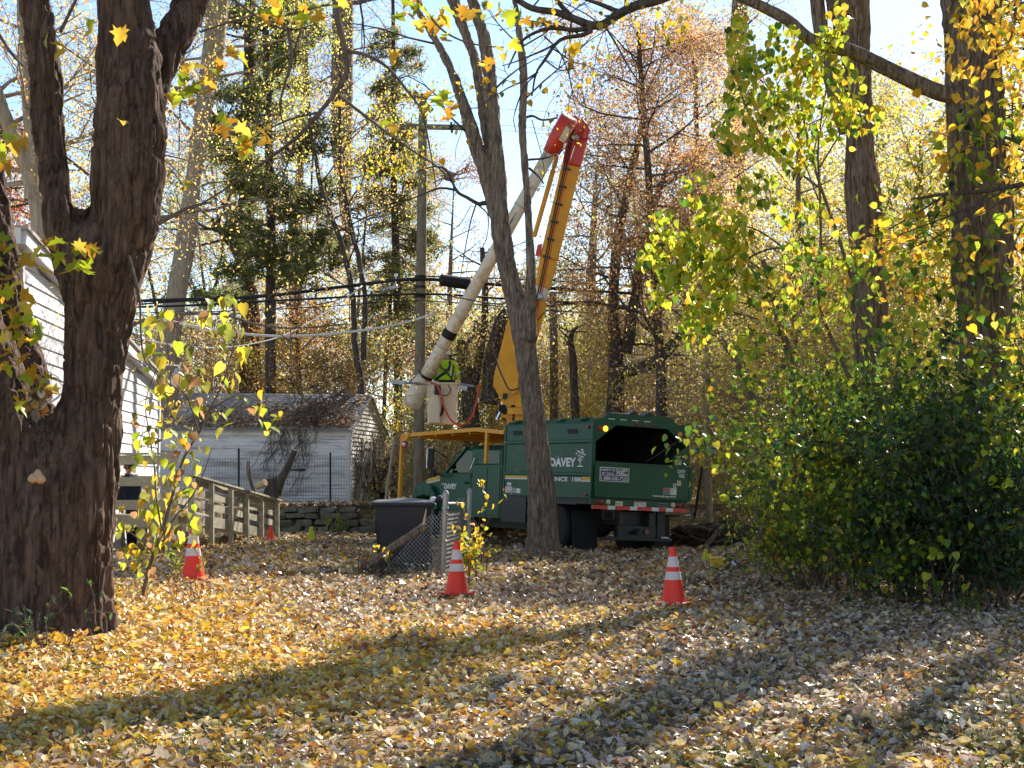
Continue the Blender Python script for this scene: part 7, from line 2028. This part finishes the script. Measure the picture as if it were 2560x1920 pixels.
# slim look-alike trees deeper in the wood
R = random.Random(77)
fill = []
for k in range(30):
    u = 330 + k * 75 + R.uniform(-25, 25); d = R.uniform(52, 72)
    if 1080 < u < 1420 and R.random() < .5: continue
    vt = R.uniform(250, 520) if not (1040 < u < 1460) else R.uniform(680, 800)
    w = R.uniform(3, 6.5)
    du = R.uniform(-110, 110)
    mix = R.choice([{'pinkish': 4, 'brown': 1}, {'lime': 4, 'olive': 2}, {'yellow': 4, 'pinkish': 2}, {'olive': 4, 'brown': 1}])
    tree('slender tree among the many thin stems deep in the wood', [[(u - w, u + w, 1120), (u - w * .8 + du * .3, u + w * .8 + du * .3, 800), (u + du * .7 - w * .6, u + du * .7 + w * .6, (vt + 800) / 2), (u + du - 3, u + du + 3, vt)]], d, M_BARK_DARK if R.random() < .5 else M_BARK_GREY, 200 + k, 15, 2.6, 1500, mix, (.08, .13), tmin=.15, group='slender trees deep in the wood')

# trees standing off to the right, whose crowns shade the lawn
for lab, x, y, h_, seed, n in (('tall yellow leaved tree standing off to the right of the broad trunk', 9.6, 23.5, 13.0, 301, 4500), ('leafy tree off to the right beside the lawn', 8.2, 17.5, 9.0, 303, 2600)):
    gz = g1(x, y); t = thing('tree', lab, 'tree', (x, y, gz)); g_ = Grow(seed)
    p_ = [Vector((x + .12 * math.sin(k), y + .1 * math.cos(k * 1.3), gz - .1 + h_ * k / 8)) for k in range(9)]
    link('trunk', tubes_np([(p_, [.32 - .03 * k for k in range(9)])], 8, 14, Vector((x, y, gz)), 'trunk'), M_BARK_COTTON, t)
    for k in range(16):
        f = .45 + .55 * k / 16; a = g_.r.uniform(0, 6.28); q0 = p_[int(f * 8)]
        g_.limb(q0, (math.cos(a), math.sin(a), g_.r.uniform(0, .6)), g_.r.uniform(2.5, 4.2), .06, 2, .2, .03, (4, 5), .55)
    link('branch', tubes_np(g_.paths, 3, 5, Vector((x, y, gz)), 'branch'), M_BARK_DARK, t)
    C = g_.leaf_points(n, .22, rng)
    o = leaf_mesh('crown', [leaf_arrays(C, rng.uniform(.09, .15, n), colours(n, {'gold': 3, 'yellow': 3, 'lime': 2}), 'heart', 1.1, .5)], M_LEAF, t); o['kind'] = 'stuff'

# undergrowth: thickets of twigs and small leaves below the trees
def undergrowth():
    R_ = np.random.default_rng(5)
    g_ = Grow(99)
    Cs, Ks, Ss = [], [], []
    def patch(u0, u1, v0, v1, d0, d1, nclump, per, mixes, sz):
        for _ in range(nclump):
            d = R_.uniform(d0, d1); u = R_.uniform(u0, u1); v = R_.uniform(v0, v1)
            c = np.array(at(u, v, d)[:]); gz = g1(c[0], d); c[2] = max(c[2], gz + .15)
            s = R_.uniform(.25, .6)
            n = int(per * R_.uniform(.6, 1.4))
            Cs.append(c + R_.normal(0, 1, (n, 3)) * np.array([s, s, s * .75]))
            Ks.append(soft(n, mixes[R_.integers(len(mixes))], R_)); Ss.append(R_.uniform(sz[0], sz[1], n))
            if R_.random() < .9:
                for _k in range(4):
                    L = R_.uniform(1, 2.2)
                    g_.limb((c[0] + R_.normal(0, .5), c[1] + R_.normal(0, .4), max(gz, c[2] - L * .7)), (R_.normal(0, .45), R_.normal(0, .3), 1), L, .012, 1, .25, .02, (2, 3), .5, seg=.3)
    Y, Lm, O, T_, B, Ru = {'yellow': 5, 'lime': 2}, {'lime': 4, 'yellow': 2, 'green': 1}, {'olive': 4, 'lime': 1}, {'pinkish': 3, 'brown': 1, 'litter_t': 2}, {'brown': 3, 'rust': 1, 'olive': 1}, {'rust': 4, 'gold': 2}
    patch(380, 960, 820, 1000, 48, 58, 160, 169, [Lm, O, T_, Ru, Ru, O], (.07, .12))
    patch(960, 1260, 800, 1230, 44, 56, 214, 169, [Lm, O, Y, B, T_, Lm], (.07, .12))
    patch(1230, 1520, 800, 1080, 46, 60, 196, 182, [Y, Y, Lm, T_, Y], (.07, .12))
    patch(1480, 1800, 760, 1100, 42, 58, 214, 169, [T_, Y, O, T_, Lm, B], (.07, .12))
    patch(1700, 1900, 900, 1270, 38, 48, 142, 169, [O, T_, B, Lm, O], (.07, .11))
    patch(1850, 2560, 620, 1150, 30, 46, 304, 182, [Y, Y, Lm, Lm, O, T_], (.07, .12))
    patch(1030, 1250, 1150, 1240, 42.5, 46, 46, 156, [O, Lm, T_], (.07, .11))
    C = np.concatenate(Cs); n = len(C)
    o = leaf_mesh('undergrowth', [leaf_arrays(C, np.concatenate(Ss), np.concatenate(Ks), 'quad', 1.1, .5, R_=R_)], M_LEAF)
    tag(o, 'tangled yellow and brown undergrowth below the trees', 'undergrowth', None, 'stuff')
    o = link('brush', tubes_np(g_.paths, 3, 4, Vector((0, 0, 0)), 'brush'), M_BRUSH); tag(o, 'thin grey-brown brushwood in the undergrowth', 'brush', None, 'stuff')
undergrowth()

def far_woods():
    R_ = np.random.default_rng(8); n = 44000
    d = R_.uniform(76, 112, n); u = R_.uniform(-350, 2900, n)
    lim = 700 + 150 * (vnoise(np.stack([u / 130, d / 9, 0 * u], -1)) - .5) - 420 * (1 - S(250, 700, np.abs(u - 1270)) ) * 0 - 330 * S(300, 700, np.abs(u - 1270))
    v = 1150 - (1150 - lim) * R_.random(n) ** .8
    C = np.array([at(a, b_, c)[:] for a, b_, c in zip(u, v, d)]); C += R_.normal(0, .3, C.shape)
    C = C[vnoise(C * np.array([.5, .3, .5])) > .42]
    m_ = len(C)
    o = leaf_mesh('far_woods', [leaf_arrays(C, R_.uniform(.2, .38, m_), soft(m_, {'olive': 3, 'pinkish': 3, 'yellow': 2, 'lime': 2, 'rust': 1}, R_), 'quad', 1.2, .4, R_=R_)], M_LEAF)
    tag(o, 'far autumn woods closing the view behind the trees', 'woods', None, 'stuff')
far_woods()

# ------------------------------------------------------------------ logs and earth right of the truck
dm = thing('earth_mound', 'dark heap of soil and roots right of the truck', 'mound', at(1800, 1360, 33))
bm = bmesh.new(); bmesh.ops.create_icosphere(bm, subdivisions=5, radius=1)
P = np.array([v.co[:] for v in bm.verts]); nz = fbm(P * 3.2 + 4, 4)
for v, k in zip(bm.verts, nz): v.co = Vector((v.co.x * 1.25, v.co.y * .8, max(-.1, v.co.z * .42))) * (.62 + .75 * k)
me = bpy.data.meshes.new('soil'); bm.to_mesh(me); bm.free(); me.polygons.foreach_set('use_smooth', np.ones(len(me.polygons), bool))
o = link('soil', me, M_SOIL, dm); o.location = at(1815, 1345, 33.4) - ORG[dm.name] + Vector((0, 0, -.1))
g_ = Grow(71)
for k in range(40): g_.limb(at(R.uniform(1700, 1930), R.uniform(1325, 1365), 32.6 + R.uniform(-.3, .6)), (R.gauss(0, 1), R.gauss(0, .6), R.uniform(-.2, .7)), R.uniform(.4, 1.1), .012, 1, .3, 0, (1, 3), .5, seg=.15)
link('root', tubes_np(g_.paths, 4, 5, ORG[dm.name], 'root'), M_TWIG, dm)
def log(label, a, b_, r0, r1, bark, cut=True):
    A, B = at(*a), at(*b_); t = thing('log', label, 'log', A, 'logs lying right of the truck')
    q = MB(); k = 8; q.tube([A.lerp(B, i / k) + Vector((0, 0, .012 * math.sin(i * 1.7))) for i in range(k + 1)], [r0 + (r1 - r0) * i / k for i in range(k + 1)], 12); q.build('bark', bark, t, smooth=True)
    if cut:
        e = (B - A).normalized(); q = MB(); q.tube([A - e * .008, A + e * .002], r0 * .97, 12); q.build('cut_face', M_CUTWOOD, t)
log('grey pole-like log propped on the dark earth heap', (1766, 1364, 32.4), (1806, 1314, 33.0), .055, .05, M_BARK_GREY)
log('pale cut log lying on the ground beyond the yellow chock', (1842, 1370, 32.0), (1900, 1368, 32.5), .11, .09, M_BARK_PALE)
log('thin pale branch lying left of the pale cut log', (1788, 1368, 32.2), (1836, 1370, 32.1), .025, .03, M_BARK_PALE, False)
log('dark fallen branch on the leaves before the bushes', (1880, 1462, 23.5), (2010, 1456, 22.8), .022, .012, M_BARK_DARK, False)
# low grey fence line and thin steel stake behind the truck
t = thing('garden_stake', 'thin black steel stake leaning behind the right end of the truck', 'stake', at(1736, 1295, 36))
q = MB(); q.tube([at(1736, 1295, 36), at(1756, 1165, 36.1)], .028, 6); q.build('stake', M_CABLE, t)
t = thing('plank_edging', 'low grey plank edging where the leaves meet the wood', 'edging', at(1800, 1290, 39.6))
for k in range(4):
    a, b_ = at(1650 + 90 * k, 1290, 39.6), at(1738 + 90 * k, 1290, 39.6); a.z = g1(a.x, a.y) + .08; b_.z = g1(b_.x, b_.y) + .08
    q = MB(); q.beam(a, b_, .05, .16); q.build('plank', M_BARK_GREY, t)
# flat stone by the lime cone
t = thing('flat_stone', 'flat grey stone lying in the leaves right of the lime cone', 'stone', at(860, 1385, 30))
q = MB(); q.prism([at(835, 1388, 30), at(862, 1390, 29.9), at(888, 1386, 30), at(880, 1382, 30.3), at(850, 1382, 30.3)], (0, 0, .05)); q.build('stone', M_STONE, t, bev=.02)

# ------------------------------------------------------------------ fallen leaves
def litter():
    R_ = np.random.default_rng(3)
    groups = []
    def area(n, d0, d1, kinds, smin, smax, power=1.0, xf=.40):
        d = np.sqrt(R_.uniform(d0 ** 2, d1 ** 2, n)); x = R_.uniform(-xf, xf, n) * d
        return x, d
    def put(x, y, kind, smin, smax, lift, tilt, curl=.5):
        z = G(x, y)
        n = len(x)
        nz = vnoise(np.stack([x * .5, y * .35, 0 * x], -1)) - .5
        yel = np.clip(.52 - .14 * x + nz * 1.2, .05, .95) * (.25 + .75 * S(21, 14, y)) + .06
        k = R_.random(n)
        cy, ct_, cg = colours(n, {'litter_y': 5, 'yellow': .9, 'rust': .6}, R_), colours(n, {'litter_t': 6, 'rust': .5, 'litter_dark': 1.6}, R_), colours(n, {'litter_g': 5, 'litter_t': 2}, R_)
        c = np.where((k < yel)[:, None], cy, np.where((R_.random(n) < .55)[:, None], ct_, cg))
        C = np.stack([x, y, z + np.abs(R_.normal(0, lift, n)) + .012], -1)
        groups.append(leaf_arrays(C, R_.uniform(smin, smax, n), c, kind, tilt, 0, curl, R_=R_))
    for n, d0, d1, kind, s0, s1, lift, tilt in (
            (13000, 7.4, 13, 'curl', .035, .085, .03, .85), (4200, 7.4, 15, 'maple', .05, .105, .03, .7), (10000, 7.4, 14, 'oval', .04, .085, .03, .8),
            (25000, 12.5, 21, 'curl', .045, .10, .035, .85), (5000, 14, 24, 'maple', .08, .13, .025, .6), (13000, 13, 21, 'oval', .045, .10, .025, .7),
            (27000, 20, 33, 'curl', .055, .12, .04, .85), (9000, 32, 44, 'curl', .09, .16, .03, .7), (5000, 20, 33, 'heart', .08, .13, .03, .7)):
        x, y = area(n, d0, d1, None, s0, s1)
        keep = ~((np.abs(x + 4.1) < .6) & (np.abs(y - 13.7) < .6)) & ~((np.abs(x - .58) < .4) & (np.abs(y - 29.3) < .35))
        put(x[keep], y[keep], kind, s0, s1, lift, tilt)
    n = 2200   # leaves caught on the stone wall and its bank
    x = R_.uniform(at(600, 1300, 38).x, at(960, 1300, 38).x, n); y = R_.uniform(37.9, 40.2, n)
    zz = np.maximum(G(x, y), np.clip((y - 38.35) / .28 * 1.0 + .1, 0, .95)) + .03
    groups.append(leaf_arrays(np.stack([x, y, zz], -1), R_.uniform(.08, .15, n), colours(n, {'litter_t': 4, 'litter_g': 2, 'brown': 2, 'litter_dark': 1}, R_), 'curl', .9, 0, .5, R_=R_))
    o = leaf_mesh('leaf_litter', groups, M_LITTER)
    tag(o, 'thick carpet of fallen yellow, tan and brown leaves', 'fallen leaves', None, 'stuff')
    n = 300
    d = np.sqrt(R_.uniform(8.2 ** 2, 11.6 ** 2, n)); x = R_.uniform(-.335, .335, n) * d
    z = G(x, d) + .028
    mixs = [({'litter_y': 3, 'yellow': 2}, 'maple', 'gm'), ({'litter_t': 4}, 'curl', 'gc'), ({'litter_g': 3, 'litter_t': 2}, 'oval', 'go')]
    w = np.clip(.6 - .16 * x, .1, .9); k = R_.random(n)
    for j, (mx_, kd, key) in enumerate(mixs):
        s = (k < w) if j == 0 else ((k >= w) & (np.arange(n) % 2 == j % 2))
        leaf_parts(ground, np.stack([x, d, z], -1)[s], R_.uniform(.07, .12, s.sum()), key, kd, mx_, M_LITTER, 0, .55, R_)
    # dry leaves gathered on the bin lid and truck roof edge are few: a handful near the tail
litter()

def grass():
    R_ = np.random.default_rng(14)
    P, Ck = [], []
    for u, v, ru, rv, n in ((640, 1690, 90, 25, 500), (560, 1850, 140, 60, 900), (1130, 1640, 60, 20, 260), (1540, 1800, 120, 60, 800), (2400, 1780, 160, 90, 1500), (2500, 1880, 100, 50, 700), (1420, 1570, 60, 20, 260), (1620, 1540, 60, 15, 260), (1800, 1900, 160, 40, 700), (900, 1560, 200, 40, 400), (2000, 1700, 200, 60, 500), (300, 1880, 150, 50, 400), (820, 1365, 120, 12, 300)):
        a, r = R_.uniform(0, 6.283, n), np.sqrt(R_.random(n))
        for uu, vv in zip(u + ru * r * np.cos(a), v + rv * r * np.sin(a)):
            d = F * EYE / max(60, vv - 1206); x = (uu - CX) / F * d
            P.append((x, d))
    P = np.array(P); n = len(P)
    z = G(P[:, 0], P[:, 1])
    h = R_.uniform(.03, .085, n); az = R_.uniform(0, 6.283, n); w = R_.uniform(.003, .006, n); ln = R_.normal(0, .5, n) * h
    b_ = np.stack([P[:, 0], P[:, 1], z - .005], -1)
    sx, sy = np.cos(az) * w, np.sin(az) * w
    lx, ly = -np.sin(az) * ln, np.cos(az) * ln
    V = np.stack([b_ + np.stack([sx, sy, 0 * sx], -1), b_ - np.stack([sx, sy, 0 * sx], -1), b_ + np.stack([-sx * .7 + lx * .4, -sy * .7 + ly * .4, h * .6], -1), b_ + np.stack([sx * .7 + lx * .4, sy * .7 + ly * .4, h * .6], -1), b_ + np.stack([lx, ly, h], -1)], 1).reshape(-1, 3)
    base = (np.arange(n) * 5)[:, None]
    idx = (base + np.array([0, 1, 2, 3, 3, 2, 4])).ravel()
    col = np.repeat(np.clip(np.array([.11, .16, .035]) * R_.uniform(.6, 1.7, (n, 1)) * R_.normal(1, .1, (n, 3)), .01, .5), 5, 0)
    o = link('grass', np_mesh('grass', V, np.tile([4, 3], n), idx, col), M_GRASS)
    tag(o, 'patches of short green grass showing through the leaves', 'grass', None, 'stuff')
grass()
